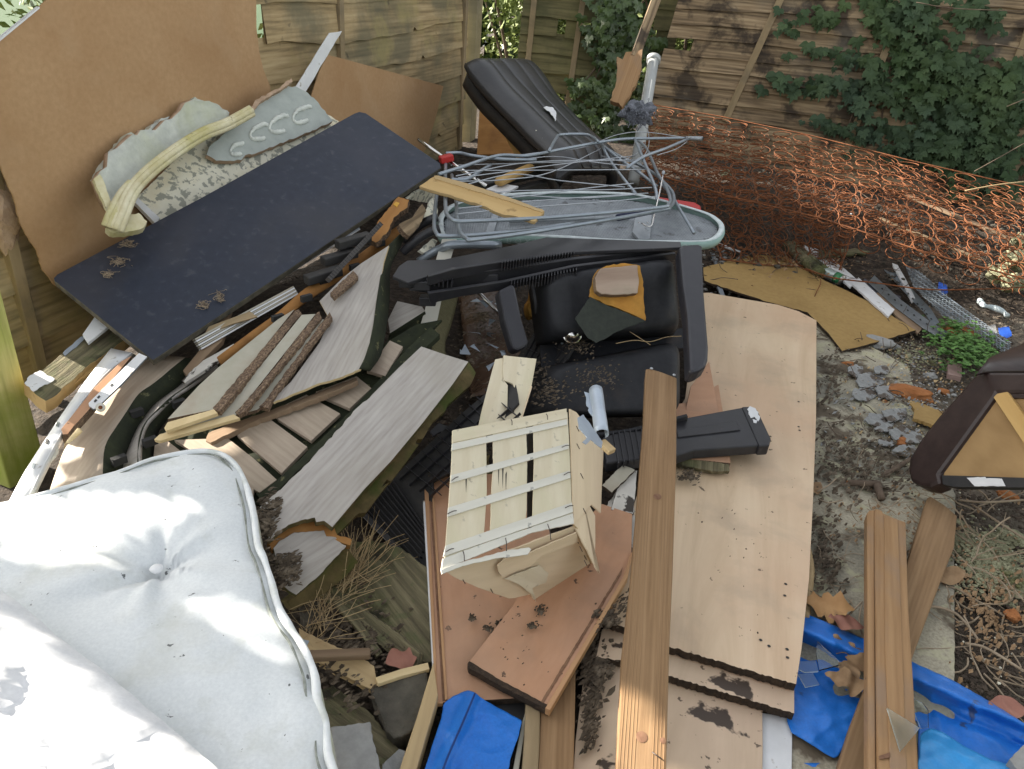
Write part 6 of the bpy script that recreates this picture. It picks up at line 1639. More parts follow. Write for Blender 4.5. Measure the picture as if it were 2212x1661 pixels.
# upturned brown leather seat ----------------------------------------------
ls = thing('upturned_leather_seat', P(2120, 950, .02), 'upturned brown leather seat showing its plywood base, cut off by the right edge', 'seat')
a_tl, a_bl, a_br, a_tr = Dp(2113, 826, 2.32), Dp(2000, 1030, 2.34), Dp(2290, 1050, 2.10), Dp(2290, 826, 2.10)
fr_p = (a_tl, (lambda n: n if n.dot(CAM - a_tl) > 0 else -n)((a_bl - a_tl).cross(a_tr - a_tl).normalized()))
slab('plywood_base', [(2152, 853), (2290, 853), (2290, 1036), (2029, 1027)], fr_p, .01, pinef, ls, grain=((2040, 1020), (2200, 860)))
slab('leather_side', [(2098, 818), (2108, 806), (2124, 802), (2290, 802), (2290, 850), (2154, 850), (2150, 858), (2030, 1024), (2034, 1044), (2010, 1053), (1988, 1050), (1966, 1040), (1960, 1016), (1963, 990), (1990, 945), (2025, 900), (2070, 850)], fr_p, .06, brownleather, ls, lift=.012, bevel=.012)
slab('leather_side_inner', [(2152, 860), (2290, 860), (2290, 840), (2160, 840)], fr_p, .01, brownleather, ls, lift=.006)
slab('black_lining', [(2034, 1026), (2290, 1034), (2290, 1054), (2060, 1052), (2036, 1046)], fr_p, .02, blackd, ls, lift=.008)
slab('frame_batten', [(2146, 858), (2154, 850), (2176, 846), (2290, 1010), (2290, 1060), (2230, 985)], fr_p, .02, pinebat, ls, lift=.02, grain=((2150, 855), (2260, 1010)))
slab('white_label', jag([(2088, 1032), (2128, 1030), (2130, 1033), (2150, 1033), (2164, 1034), (2172, 1050), (2105, 1050)], .6, 8, 3), fr_p, .001, whitep, ls, lift=.012, bevel=0)
grid('leather_back', rails([(2106, 812, .43), (2150, 806, .43), (2290, 806, .43)], [(2140, 788, .36), (2190, 760, .30), (2290, 700, .22)], 4, 3, sag=.03), (brownleather,), ls, t=.01)
# tarpaulin ------------------------------------------------------------------
def sheet(name, poly, z, m, seed, amp=.012, res=9, parent=None, zf=None):
    x0 = min(q[0] for q in poly); x1 = max(q[0] for q in poly); y0 = min(q[1] for q in poly); y1 = max(q[1] for q in poly)
    nx_, ny_ = int((x1 - x0) / res) + 1, int((y1 - y0) / res) + 1
    idx, vs, fs = {}, [], []
    for j in range(ny_ + 1):
        for i in range(nx_ + 1):
            x, y = x0 + i * res, y0 + j * res
            p = P(x, y, z)
            h = .3 * amp * noise.noise(p * 38 + V((seed, 1, 0))) - .9 * amp * abs(noise.noise(p * 11 + V((seed, 7, 0)))) ** .7 + .5 * amp + amp * (noise.noise(p * 6 + V((seed, 0, 0))) + .5 * noise.noise(V((p.x * 18 + p.y * 9, p.y * 4 - p.x * 2, seed)))) + (zf(x, y) if zf else 0)
            idx[(i, j)] = (len(vs), x, y); vs.append(P(x, y, z + h))
    for j in range(ny_):
        for i in range(nx_):
            c = ((idx[(i, j)][1] + idx[(i + 1, j)][1]) / 2, (idx[(i, j)][2] + idx[(i, j + 1)][2]) / 2)
            if inpoly(*c, poly): fs.append((idx[(i, j)][0], idx[(i, j + 1)][0], idx[(i + 1, j + 1)][0], idx[(i + 1, j)][0]))
    ec = {}
    for f in fs:
        for a_, b_ in zip(f, f[1:] + f[:1]): ec[(min(a_, b_), max(a_, b_))] = ec.get((min(a_, b_), max(a_, b_)), 0) + 1
    nb2 = {}
    for (a_, b_), c_ in ec.items():
        if c_ == 1: nb2.setdefault(a_, []).append(b_); nb2.setdefault(b_, []).append(a_)
    for it in range(5):
        new = {k: vs[k] * .4 + sum((vs[j] for j in v), V((0, 0, 0))) / len(v) * .6 for k, v in nb2.items()}
        for k, v in new.items(): vs[k] = v
    used = sorted({k for f in fs for k in f}); mp_ = {k: n for n, k in enumerate(used)}
    o = mk(name, [vs[k] for k in used], [tuple(mp_[k] for k in f) for f in fs], m, parent, smooth=True)
    s_ = o.modifiers.new('s', 'SOLIDIFY'); s_.thickness = .0015; s_.offset = -1
    return o
tpr = thing('blue_tarpaulin', P(1900, 1520, 0), 'wide crumpled blue tarpaulin under the two timbers at lower right', 'tarpaulin')
sheet('tarpaulin_sheet', [(1700, 1315), (1740, 1325), (1800, 1350), (1872, 1382), (1985, 1436), (2060, 1470), (2130, 1510), (2225, 1570), (2240, 1720), (1980, 1720), (1985, 1560), (1870, 1500), (1830, 1600), (1806, 1640), (1790, 1632), (1710, 1582), (1700, 1560)], .02, tarp_m, 2, .016, 3.5, tpr,
      lambda x, y: .035 * math.exp(-((y - (1345 + (x - 1700) * .43)) / 16) ** 2) - .014 * math.exp(-((y - (1382 + (x - 1700) * .45)) / 12) ** 2))
sheet('tarpaulin_fold', [(1988, 1585), (2010, 1572), (2035, 1580), (2080, 1610), (2140, 1640), (2230, 1665), (2230, 1740), (1980, 1740)], .05, tarp_l, 5, .02, 3.5, tpr, lambda x, y: .05 * (1 - math.exp(-max(0, y - 1575 - (x - 1988) * .35) / 25)))
sheet('tarpaulin_corner', [(1705, 1650), (1800, 1648), (1795, 1720), (1705, 1720)], .012, tarp_m, 5, .004, 7, tpr)
tag(slab('brown_stone_slab', [(1705, 1585), (1795, 1640), (1770, 1652), (1705, 1650)], [(1705, 1600, .012), (1790, 1642, .012), (1705, 1650, .012)], .01, stone), 'brown stone slab showing under the corner of the wide tarpaulin', 'stone')
tag(slab('pale_stone_block', jag([(2180, 1640), (2225, 1595), (2260, 1600), (2260, 1700), (2200, 1665)], 1, 9, 2), [(2180, 1640, .10), (2225, 1595, .10), (2200, 1665, .10)], .06, slabstone), 'pale stone block weighing down the tarpaulin at the bottom right corner', 'stone')
t2 = thing('blue_tarpaulin', P(1040, 1600, 0), 'small folded piece of blue tarpaulin at the bottom, under the slanting pink board', 'tarpaulin')
sheet('tarpaulin_sheet', [(957, 1521), (978, 1504), (1010, 1490), (1026, 1496), (1040, 1508), (1075, 1528), (1128, 1556), (1120, 1590), (1102, 1640), (1090, 1720), (900, 1720), (918, 1660), (940, 1590), (955, 1545)], .06, tarp_m, 7, .014, 3, t2,
      lambda x, y: .02 * math.exp(-((x - (1025 - (y - 1496) * .42)) / 16) ** 2))
tube('stitched_seam', [P(1026, 1498, .095), P(1000, 1560, .095), P(965, 1640, .095), P(945, 1700, .095)], .0022, mat('dark_blue_seam', [(.005, .03, .16), (.008, .05, .22)], 8), t2, 5, 4)
# timbers lower right -------------------------------------------------------
c1p = [(2004, 1073, .06), (2067, 1113, .06), (1830, 1640, .075)]
tc1 = slab('short_timber', [(2004, 1074), (2010, 1071), (2040, 1090), (2068, 1114), (2062, 1180), (2030, 1262), (1960, 1450), (1885, 1690), (1800, 1690), (1840, 1560), (1900, 1400), (1965, 1200)], c1p, .04, timber, grain=((2030, 1110), (1850, 1640)), bevel=.004)
tag(tc1, 'plain brown timber crossing beneath the moulded timber at lower right', 'timber')
c2p = [(1890, 1104, .12), (1957, 1127, .12), (1940, 1660, .16)]
tc2 = thing('moulded_timber', P(1930, 1400, .1), 'moulded brown timber on top of the crossing timber and tarpaulin, with glass shards', 'timber')
slab('main_face', [(1889, 1102), (1891, 1098), (1906, 1103), (1908, 1108), (1930, 1118), (1957, 1128), (1962, 1300), (1972, 1450), (1988, 1720), (1896, 1720), (1892, 1400)], c2p, .04, timber_r, tc2, grain=((1920, 1110), (1940, 1660)), bevel=.003)
slab('outer_lip', [(1873, 1108), (1878, 1102), (1890, 1101), (1889, 1110), (1890, 1400), (1893, 1720), (1876, 1720), (1874, 1400)], c2p, .03, timber_r, tc2, lift=-.004, grain=((1880, 1110), (1884, 1660)), bevel=.003)
slab('raised_moulding', [(1910, 1112), (1940, 1122), (1950, 1400), (1962, 1720), (1925, 1720), (1912, 1400)], c2p, .004, timber_r, tc2, lift=.003, grain=((1920, 1110), (1940, 1660)), bevel=.002)
slab('finger_joint', [(1898, 1633), (1922, 1625), (1922, 1636), (1900, 1640)], c2p, .001, knot_m, tc2, lift=.004, bevel=0)
# glass shards ---------------------------------------------------------------
def shard(q, z, m, label, tilt=.004):
    return tag(slab('glass_shard', q, [(*q[0], z), (*q[1], z + tilt), (*q[2], z)], .004, m, bevel=.0004), label, 'glass')
shard([(1916, 1528), (1987, 1572), (1945, 1622)], .172, foggy, 'triangular dusty glass shard lying on the moulded timber', .0)
shard([(1974, 1509), (1992, 1518), (2004, 1534), (2005, 1572), (1988, 1574), (1974, 1540)], .15, glass, 'upright clear glass shard against the right side of the moulded timber')
shard([(1766, 1385), (1820, 1434), (1770, 1447), (1763, 1410)], .05, glass, 'largest glass shard on the tarpaulin left of the dried oak leaves')
shard([(1727, 1428), (1763, 1428), (1768, 1450), (1740, 1452), (1726, 1446)], .05, foggy, 'square glass shard on the tarpaulin touching the largest shard')
shard([(1724, 1456), (1756, 1454), (1770, 1478), (1740, 1484)], .05, foggy, 'lowest of the three glass shards on the tarpaulin')
# ================================================================= leaves and litter
def leafmesh(name, c, L, W, ang, m, lobes, label, curl=.25, parent=None, nrm=None, seed=0):
    rr = random.Random(seed)
    n = nrm or V((rr.uniform(-.2, .2), rr.uniform(-.4, 0), 1)).normalized()
    ux = (V((math.cos(ang), math.sin(ang), 0)) - n * n.dot(V((math.cos(ang), math.sin(ang), 0)))).normalized(); uy = n.cross(ux)
    K = 28
    vs, fs = [], []
    spine = []
    for i in range(K + 1):
        t = i / K
        wd = W * math.sin(math.pi * min(1, t * 1.02)) ** .8 * (1 + ((.26 * math.cos(t * lobes * 6.2832) + .08 * math.sin(t * lobes * 15)) if lobes else 0)) * .5
        z = curl * L * (.3 * math.sin(t * 3 + seed) + .12 * math.sin(t * 17))
        for s in (-1, -.5, 0, .5, 1):
            vs.append(c + ux * (t - .5) * L + uy * wd * s + n * (z + abs(s) * wd * .35 * math.sin(t * 9 + seed) + .004))
    for i in range(K):
        for j in range(4):
            a = i * 5 + j
            fs.append((a, a + 1, a + 6, a + 5))
    o = mk(name, vs, fs, m, parent, smooth=True)
    return tag(o, label, 'leaf') if label else o
leafmesh('oak_leaf', P(1790, 1310, .04), .125, .085, -.15, leaforg, 4, 'large orange brown oak leaf between the maple board and the tarpaulin', .12, seed=1)
leafmesh('dead_leaf', P(1828, 1345, .045), .11, .05, .1, leafred, 0, 'dark reddish dead leaf above the tarpaulin edge', .2, seed=2)
leafmesh('curled_oak_leaf', P(1838, 1405, .05), .10, .045, -.9, leafdry, 3, 'upper curled grey brown oak leaf on the tarpaulin', .4, seed=3)
leafmesh('curled_oak_leaf', P(1842, 1440, .055), .09, .045, .8, leafdry, 3, 'middle curled grey brown oak leaf on the tarpaulin', .4, seed=4)
leafmesh('curled_oak_leaf', P(1832, 1475, .05), .10, .055, -.5, leafdry, 3, 'lowest curled grey brown oak leaf on the tarpaulin', .4, seed=5)
leafmesh('beech_leaf', P(868, 1425, .05), .075, .062, .5, leafred, 0, 'reddish brown beech leaf on the dark lump between mattress and pink board', .1, seed=6)
leafmesh('dead_leaf', P(2050, 1245, .03), .11, .05, .4, leafdry, 0, 'pale pinkish dead leaf against the crossing timber', .12, seed=7)
leafmesh('dead_leaf', P(2175, 1530, .04), .10, .06, .2, leafred, 0, 'curled brown leaf at the right edge above the tarpaulin', .3, seed=8)
leafmesh('dead_leaf', P(1783, 1055, .03) + V((-.03, 0, 0)), .07, .04, .9, leafdry, 0, 'crumpled brown leaf against the maple board edge beside the path', .3, seed=9)
# roots and straw
rr = random.Random(31)
def tangle(name, n, fn, m, r, label, kind='stuff', steps=5, step=.03, droop=.3, seed=1, wob=.45):
    rr = random.Random(seed)
    vs, fs = [], []
    for i in range(n):
        p, d = fn(rr)
        q = [p]
        for j in range(steps):
            d = (d + V((rr.uniform(-wob, wob), rr.uniform(-wob, wob), rr.uniform(-wob, wob) * .7))).normalized()
            nx_ = q[-1] + d * step
            g_ = gz(nx_.x, nx_.y) + .004
            if nx_.z < g_: nx_.z = g_ + rr.uniform(0, .01)
            q.append(nx_)
        tubegeo(smoothpath(q, 2), r * rr.uniform(.5, 1.2), 4, False, vs, fs)
    o = mk(name, vs, fs, m)
    struct(o, kind); o['label'] = label
    return o
def rnd3(rr): return V((rr.uniform(-1, 1), rr.uniform(-1, 1), rr.uniform(-.1, .3)))
def strawfn(rr):
    t = rr.random()
    x, y = 790 - 130 * t + rr.gauss(0, 16), 1200 + 190 * t + rr.gauss(0, 18)
    d = (P(790, 1180, .12) - P(700, 1400, .05)).normalized()
    return P(x, y, .03 + .05 * rr.random()), (d + V((rr.gauss(0, .75), rr.gauss(0, .75), .05)))
tangle('dry_grass', 150, strawfn, straw, .0009, 'dry straw tangle between mattress and pink board', steps=4, step=.034, seed=2, wob=.22)
tangle('ground_roots', 60, lambda rr: (P(rr.uniform(2070, 2212), rr.uniform(1080, 1520), .012), rnd3(rr)), root_m, .0022, 'pale roots on the soil at lower right', steps=6, seed=3)
tangle('ground_twigs', 260, lambda rr: (G(rr.uniform(1765, 2212), rr.uniform(600, 1080), .01), rnd3(rr)), twig_m, .0016, 'thin twigs littering the ground at right', steps=4, step=.025, seed=4)
tangle('spring_litter', 260, lambda rr: (G(rr.uniform(1440, 2212), rr.uniform(380, 620), .03), rnd3(rr)), twig_m, .002, 'twigs and debris beneath the springs', steps=5, step=.04, seed=14)
tangle('path_twigs', 70, lambda rr: (P(rr.uniform(1765, 2000), rr.uniform(980, 1320), .022), rnd3(rr)), root_m, .0012, 'twigs on the paved path', steps=4, step=.02, seed=5)
for i, q in enumerate(([(1765, 1062), (1790, 1048), (1806, 1034)], [(1768, 1078), (1790, 1086), (1820, 1080)], [(1822, 1340), (1852, 1310), (1862, 1302), (1856, 1340), (1866, 1385), (1873, 1416)], [(1968, 1325), (2010, 1310), (2058, 1322), (2085, 1345), (2115, 1385)], [(2085, 1390), (2130, 1400), (2212, 1450)], [(2070, 1080), (2130, 1085), (2212, 1080)], [(2100, 1090), (2160, 1130), (2215, 1165)])):
    tag(tube('root', [P(x, y, .03 + .02 * math.sin(k)) for k, (x, y) in enumerate(q)], .0035 if i > 2 else .0022, root_m, None, 6, 5), ('short straight pale root beside the maple board, upper one', 'curved pale root beside the maple board, lower one', 'forked white root hanging over the tarpaulin edge', 'arched dark root springing from behind the moulded timber', 'long thick root on the soil above the tarpaulin', 'pale root directly below the upturned seat', 'root slanting down to the right edge under the seat')[i], 'root')
# gravel
def gravel(name, n, fn, m, s0, s1, label, seed=1):
    rr = random.Random(seed)
    bm = bmesh.new(); bmesh.ops.create_icosphere(bm, subdivisions=1, radius=1)
    bv = [v.co.copy() for v in bm.verts]; bf = [tuple(v.index for v in f.verts) for f in bm.faces]; bm.free()
    vs, fs = [], []
    for i in range(n):
        p = fn(rr); s_ = rr.uniform(s0, s1) * rr.uniform(.4, 1); b = len(vs)
        sx, sy, sz = rr.uniform(.6, 1.3), rr.uniform(.6, 1.3), rr.uniform(.3, .8)
        a = rr.uniform(0, 6.28); ca_, sa_ = math.cos(a), math.sin(a)
        for v in bv:
            k = 1 + rr.uniform(-.2, .2)
            x, y = v.x * sx * k, v.y * sy * k
            vs.append(p + V((x * ca_ - y * sa_, x * sa_ + y * ca_, v.z * sz * k)) * s_)
        fs += [tuple(q + b for q in f) for f in bf]
    o = mk(name, vs, fs, m); struct(o, 'stuff'); o['label'] = label
    return o
soilcl = mat('soil_crumb', [(.03, .022, .016), (.10, .075, .055)], 40, bump=.3, rough=1)
gravel('soil_crumbs_loose', 2600, lambda rr: P(rr.uniform(2060, 2230), rr.uniform(1070, 1580), .0), soilcl, .003, .010, 'loose soil crumbs at lower right', 2)
gravel('soil_crumbs_middle', 2600, lambda rr: G(rr.uniform(1760, 2230), rr.uniform(590, 1080), .004), soilcl, .003, .011, 'loose soil crumbs around the path', 3)
gravel('white_gravel', 260, lambda rr: G(rr.uniform(1780, 2230), rr.uniform(640, 1480), .012), plaster_w, .002, .007, 'pale gravel specks on the ground', 4)
gravel('stone_gravel', 700, lambda rr: G(rr.gauss(1960, 90), rr.gauss(850, 80), .012), slabstone, .003, .010, 'grey gravel on the path', 5)
gravel('brick_crumbs', 90, lambda rr: G(rr.uniform(1800, 2100), rr.uniform(760, 1060), .012), brick, .002, .008, 'brick crumbs on the path', 6)
gravel('mortar_crumbs', 1500, lambda rr: P(rr.gauss(2132, 30), rr.gauss(1212, 30), .008 + .012 * rr.random()), lichen, .003, .011, 'yellow green mortar crumbs', 11)
gravel('mortar_crumbs_far', 500, lambda rr: P(rr.gauss(1985, 45), rr.gauss(770, 16), .012), lichen, .003, .009, 'yellow mortar crumbs left of the green plant', 12)
gravel('heap_rubble', 900, lambda rr: G(rr.uniform(1380, 2212), rr.uniform(330, 620), .02), stone, .006, .025, 'rubble under the springs', 7)
gravel('hollow_rubble', 700, lambda rr: G(rr.uniform(640, 1110), rr.uniform(560, 1640), .0), soilcl, .005, .016, 'crumbs in the hollow left of the crate', 8)
gravel('pebbles_behind_board', 200, lambda rr: G(rr.uniform(1515, 1640), rr.uniform(520, 640), .01), slabstone, .005, .02, 'pebbles beside the tan fibreboard', 9)
clump(1040, 740, .15, 70, 260, mulch, 'leaf_litter', 'dark litter in the hollow beside the armchair', sz=.014, seed=60, py=1.4)
clump(980, 960, .12, 60, 220, mulch, 'leaf_litter', 'dark litter on the black crate', sz=.010, seed=61, py=1.2)
clump(760, 1400, .05, 90, 420, mulch, 'leaf_litter', 'dark litter in the hollow beside the mattress', sz=.013, seed=62, py=1.3)
clump(1350, 1300, .098, 16, 60, mulch, 'leaf_litter', 'litter beside the long timber', sz=.008, seed=63, py=2)
clump(1600, 1100, .112, 120, 26, mulch, 'fine_crumbs', 'fine crumbs scattered over the maple board', sz=.004, seed=64, py=2.2)
clump(1120, 1400, .10, 80, 22, mulch, 'fine_crumbs', 'fine crumbs scattered over the pink boards', sz=.004, seed=65, py=1.2)
clump(1850, 1000, .024, 150, 700, mulch, 'path_soil', 'soil and bark litter on the path', sz=.016, seed=40, py=.55)
clump(1800, 820, .022, 60, 260, mulch, 'path_soil', 'soil along the maple board edge', sz=.016, seed=41, py=1.6)
clump(1785, 1200, .024, 40, 300, mulch, 'path_soil', 'leaf litter along the maple board edge', sz=.014, seed=42, py=2.6)
clump(2000, 800, .02, 190, 420, timber_l, 'wood_chips', 'pale wood chips scattered on the ground at right', sz=.010, seed=50, py=.9)
clump(1960, 900, .02, 140, 300, flake, 'felt_crumbs', 'grey felt crumbs on the path', sz=.014, seed=51, py=.6)
clump(2130, 1300, .015, 90, 420, leafdry, 'leaf_litter', 'brown leaf litter on the soil at lower right', sz=.013, seed=52, py=1.6)
clump(1950, 1130, .022, 150, 260, leafdry, 'leaf_litter', 'brown leaf scraps on the path behind the two timbers', sz=.010, seed=53, py=.6)
clump(1750, 560, .09, 160, 260, leafdry, 'leaf_litter', 'dead leaves between springs and fibreboard', sz=.013, seed=54, py=.3)
strip('grey_pipe_piece', [(1540, 548), (1550, 575)], 7, (.06, .05), steel, 'short grey pipe piece behind the tan fibreboard, upper one', 'pipe', t=.01, jg=0)
strip('grey_pipe_piece', [(1552, 612), (1562, 640)], 9, (.05, .04), steel, 'short grey pipe piece in front of the tan fibreboard, lower one', 'pipe', t=.01, jg=0)
tag(tube('white_plastic_rod', [P(1540, 522, .12), P(1598, 545, .08)], .008, whitep, None, 10, 2), 'white plastic rod beyond the tip of the ironing board', 'rod')
# ---------------------------------------------------------------- hollow between mattress and pink board
mp3 = [(770, 1190, .06), (930, 1300, .06), (860, 1400, .035)]
tag(slab('rotten_plank', jag([(745, 1180), (790, 1165), (860, 1180), (925, 1225), (935, 1300), (938, 1430), (905, 1425), (868, 1402), (780, 1330), (720, 1262)], 2.4, 9, 3), mp3, .03, oldwood, grain=((760, 1190), (930, 1400)), bevel=.003), 'large mossy split plank between the snapped plank and the pink board', 'plank')
mp4 = [(700, 1280, .05), (900, 1430, .04), (780, 1370, .03)]
tag(slab('rotten_plank', jag([(660, 1235), (700, 1250), (760, 1300), (840, 1352), (905, 1410), (900, 1440), (850, 1422), (760, 1340), (690, 1290)], 2, 9, 5), mp4, .025, oldwood, grain=((680, 1250), (900, 1430)), lift=.012), 'narrow mossy plank lying below the large split plank', 'plank')
tag(slab('rotten_plank', jag([(690, 1490), (720, 1480), (800, 1540), (850, 1600), (900, 1680), (720, 1680), (690, 1600)], 2, 9, 5), [(690, 1490, .02), (850, 1600, .02), (720, 1640, .02)], .02, oldwood, grain=((690, 1500), (850, 1620))), 'dark rotten plank lying lowest beside the mattress, behind the grey slab', 'plank')
strip('narrow_batten', [(732, 1303), (775, 1350), (820, 1413)], 16, (.07, .05), oldwood, 'narrow mossy batten crossing the dark hollow under the straw', 'batten')
tag(slab('splintered_board', jag([(645, 1355), (700, 1385), (760, 1410), (795, 1428), (808, 1438), (812, 1460), (818, 1478), (800, 1488), (735, 1455), (672, 1422), (645, 1400)], 1.6, 8, 5), [(650, 1380, .06), (810, 1460, .06), (735, 1450, .055)], .02, timber_l, grain=((650, 1380), (810, 1470))), 'splintered yellow green board end beside the mattress', 'board')
tag(beam('brown_stick', P(655, 1412, .09), P(800, 1406, .09), .022, .016, brownstick, bevel=.004), 'square brown stick lying across the splintered board', 'stick')
strip('yellow_strip', [(814, 1470), (868, 1452), (926, 1438)], 15, (.07, .07), cream, 'curved yellow strip on the top edge of the dark concrete lump', 'strip', jg=.2)
dl = slab('dark_concrete_lump', jag([(798, 1488), (815, 1480), (870, 1464), (922, 1448), (930, 1500), (905, 1560), (886, 1582), (850, 1597), (835, 1580), (820, 1540)], 1.6, 7, 5), [(800, 1488, .055), (920, 1450, .065), (850, 1596, .045)], .05, stone, bevel=.006)
tag(dl, 'dark triangular concrete lump left of the light beam', 'rubble')
tag(slab('grey_slab_piece', jag([(713, 1570), (760, 1564), (800, 1557), (806, 1600), (818, 1636), (824, 1680), (825, 1720), (735, 1720), (726, 1640)], 1.4, 7, 4), [(713, 1570, .06), (800, 1557, .06), (760, 1680, .06)], .04, slabstone, bevel=.003), 'light grey broken paving piece at the bottom beside the mattress', 'paving piece')
tag(slab('blue_slate_piece', [(826, 1650), (862, 1617), (876, 1622), (860, 1720), (820, 1720)], [(826, 1650, .04), (862, 1617, .05), (860, 1700, .04)], .008, flake), 'bluish slate piece at the bottom between grey paving and light beam', 'slate')
tag(slab('wet_stone_piece', jag([(650, 1290), (690, 1300), (700, 1330), (670, 1350), (648, 1330)], 2, 7, 4), [(650, 1290, .05), (690, 1300, .05), (670, 1350, .05)], .03, stone), 'dark wet stone under the straw beside the mattress piping', 'stone')
scrap('blue_paper_corner', [(651, 1380), (668, 1384), (660, 1400), (655, 1398)], silver, 'tiny light blue paper corner at the mattress piping', 'paper', .12, .2)
# beams at the bottom
bl = [(935, 1431, .13), (945, 1520, .12), (870, 1680, .10)]
tag(slab('light_beam', [(936, 1430), (946, 1500), (941, 1520), (900, 1661), (885, 1720), (848, 1720), (863, 1661), (900, 1550)], bl, .035, timber_l, grain=((935, 1440), (875, 1680)), lift=-.045, bevel=.002), 'light pine beam running down from behind the upright pink board', 'beam')
tag(slab('grey_weathered_beam', [(1137, 1500), (1168, 1500), (1166, 1600), (1160, 1720), (1124, 1720), (1132, 1600)], [(1137, 1510, .065), (1166, 1510, .065), (1130, 1700, .06)], .03, batten_m, grain=((1150, 1500), (1142, 1700)), bevel=.003), 'narrow grey weathered beam right of the small tarpaulin', 'beam')
tag(slab('brown_weathered_beam', [(1169, 1490), (1244, 1420), (1242, 1560), (1238, 1720), (1160, 1720), (1166, 1600)], [(1169, 1500, .06), (1244, 1500, .06), (1200, 1700, .058)], .03, timber, grain=((1205, 1480), (1200, 1700)), bevel=.003), 'wide brown weathered beam below the slanting pink board', 'beam')
tag(slab('cream_cable_strip', [(1128, 1560), (1134, 1540), (1136, 1560), (1124, 1640), (1112, 1720), (1098, 1720), (1112, 1640)], [(1130, 1560, .05), (1124, 1640, .05), (1105, 1700, .05)], .02, palelam), 'thin cream strip squeezed between tarpaulin and grey beam', 'strip')
tag(slab('black_film', [(1030, 1500), (1170, 1500), (1150, 1570), (1100, 1556), (1040, 1520)], [(1030, 1500, .035), (1170, 1500, .035), (1100, 1556, .03)], .002, blackd), 'black plastic film under the pink boards above the small tarpaulin', 'film')
# ================================================================= ivy
def ivyleaf(vs, fs, c, n, down, s, rr):
    ux = down.cross(n).normalized(); d = n.cross(ux).normalized()
    if d.dot(down) < 0: d = -d
    prof = [(-.42, -.30), (-.20, -.36), (0, -.22), (.20, -.36), (.42, -.30), (.58, .02), (.30, .10), (.36, .34), (.14, .30), (0, .68), (-.14, .30), (-.36, .34), (-.30, .10), (-.58, .02)]
    b = len(vs)
    vs.append(c + n * s * .05)
    cup = rr.uniform(-.10, .14)
    for x, y in prof:
        vs.append(c + ux * x * s * rr.uniform(.9, 1.1) + d * y * s * rr.uniform(.9, 1.1) - n * s * (cup * (abs(x) + max(0, y)) ))
    k = len(prof)
    for i in range(k): fs.append((b, b + 1 + i, b + 1 + (i + 1) % k))
def ivy(name, label, blobs, pf, nrm, seed, s0=.05, s1=.085, offm=.10, m=ivy_m, stems=()):
    root = thing(name, pf(blobs[0][0], blobs[0][1], .02), label, 'ivy')
    rr = random.Random(seed)
    vs, fs = [], []
    for (cx, cy, sx, sy, n) in blobs:
        for i in range(n):
            off = .02 + offm * rr.random() ** 1.6
            c = pf(cx + rr.gauss(0, sx), cy + rr.gauss(0, sy), off)
            nn = (nrm + V((rr.gauss(0, .35), rr.gauss(0, .2), rr.gauss(0, .30) + .25))).normalized()
            dn = (V((rr.gauss(0, .35), 0, -1))).normalized()
            ivyleaf(vs, fs, c, nn, dn, rr.uniform(s0, s1), rr)
    mk('foliage', vs, fs, m, root)
    vs, fs = [], []
    for q in stems:
        tubegeo(smoothpath([pf(x, y, .03) for x, y in q], 5), .006, 5, False, vs, fs)
    if vs: mk('stem', vs, fs, twig_m, root)
    return root
RNv = RN if RN.dot(V((0, -1, 0))) > 0 else -RN
ivy('ivy', 'dense dark green ivy climbing over the right rear fence', [(1990, 60, 30, 40, 70), (1925, 20, 40, 18, 60), (1900, 60, 18, 30, 22), (2020, 140, 45, 28, 110), (1975, 120, 32, 26, 55), (2090, 170, 40, 26, 100), (1900, 170, 45, 22, 60), (1970, 200, 50, 22, 90), (2060, 230, 60, 30, 140), (2150, 290, 50, 40, 190), (2050, 300, 50, 25, 120), (2180, 200, 30, 50, 90),
     (1800, 190, 45, 10, 34), (1730, 192, 40, 7, 20), (1690, 178, 14, 8, 12), (1790, 40, 14, 10, 14), (1700, 62, 18, 8, 12), (1745, 30, 20, 9, 9), (1760, 110, 40, 8, 16), (1850, 130, 30, 14, 14), (1990, 330, 60, 14, 90), (1890, 285, 40, 10, 34), (1850, 230, 20, 18, 14), (1800, 275, 26, 8, 26), (2130, 400, 40, 20, 60), (2100, 30, 30, 25, 36), (2120, 350, 50, 20, 100)],
     rpix, RNv, 5, .035, .105, .12, stems=([(1900, 420), (1905, 250), (1930, 120), (1990, -20)], [(1825, 290), (1850, 230), (1880, 180)], [(2060, 380), (2050, 200), (2080, 60)], [(1660, 175), (1750, 190), (1880, 190)]))
ivy('ivy', 'dark ivy and twigs filling the gap behind the white pipe', [(1330, 60, 30, 45, 190), (1345, 150, 22, 40, 120), (1300, 210, 24, 22, 90), (1310, 270, 24, 22, 90), (1360, 300, 18, 20, 40), (1250, 188, 14, 10, 26), (1262, 250, 12, 14, 20), (1390, 95, 30, 8, 30)],
    lambda x, y, o: mpix(x, y, o + .05), V((0, -1, .1)), 7, .05, .09, .18, holly_m, stems=([(1400, -10), (1330, 80), (1290, 160), (1240, 260)], [(1360, 60), (1300, 130), (1260, 180)]))
# bramble twigs across the right edge
for i, q in enumerate(([(1980, 5), (2060, 18), (2212, 24)], [(2105, 490 - 120), (2150, 345), (2212, 310)], [(2150, 95), (2190, 102), (2230, 112)], [(2175, 230), (2212, 215)], [(2085, 412), (2150, 400), (2215, 392)])):
    pts = [Dp(x, y, 3.6 if i != 4 else 3.9) for x, y in q]
    o = tube('bramble_twig', pts, .0022 if i != 4 else .004, (straw if i == 4 else twig_m), None, 5, 4)
    tag(o, ('topmost thin budding twig crossing the ivy', 'budding twig rising over the springs at right', 'short twig at the right edge below the top', 'short twig at the right edge halfway up the ivy', 'pale sunlit straw stalk over the springs at right')[i], 'twig')
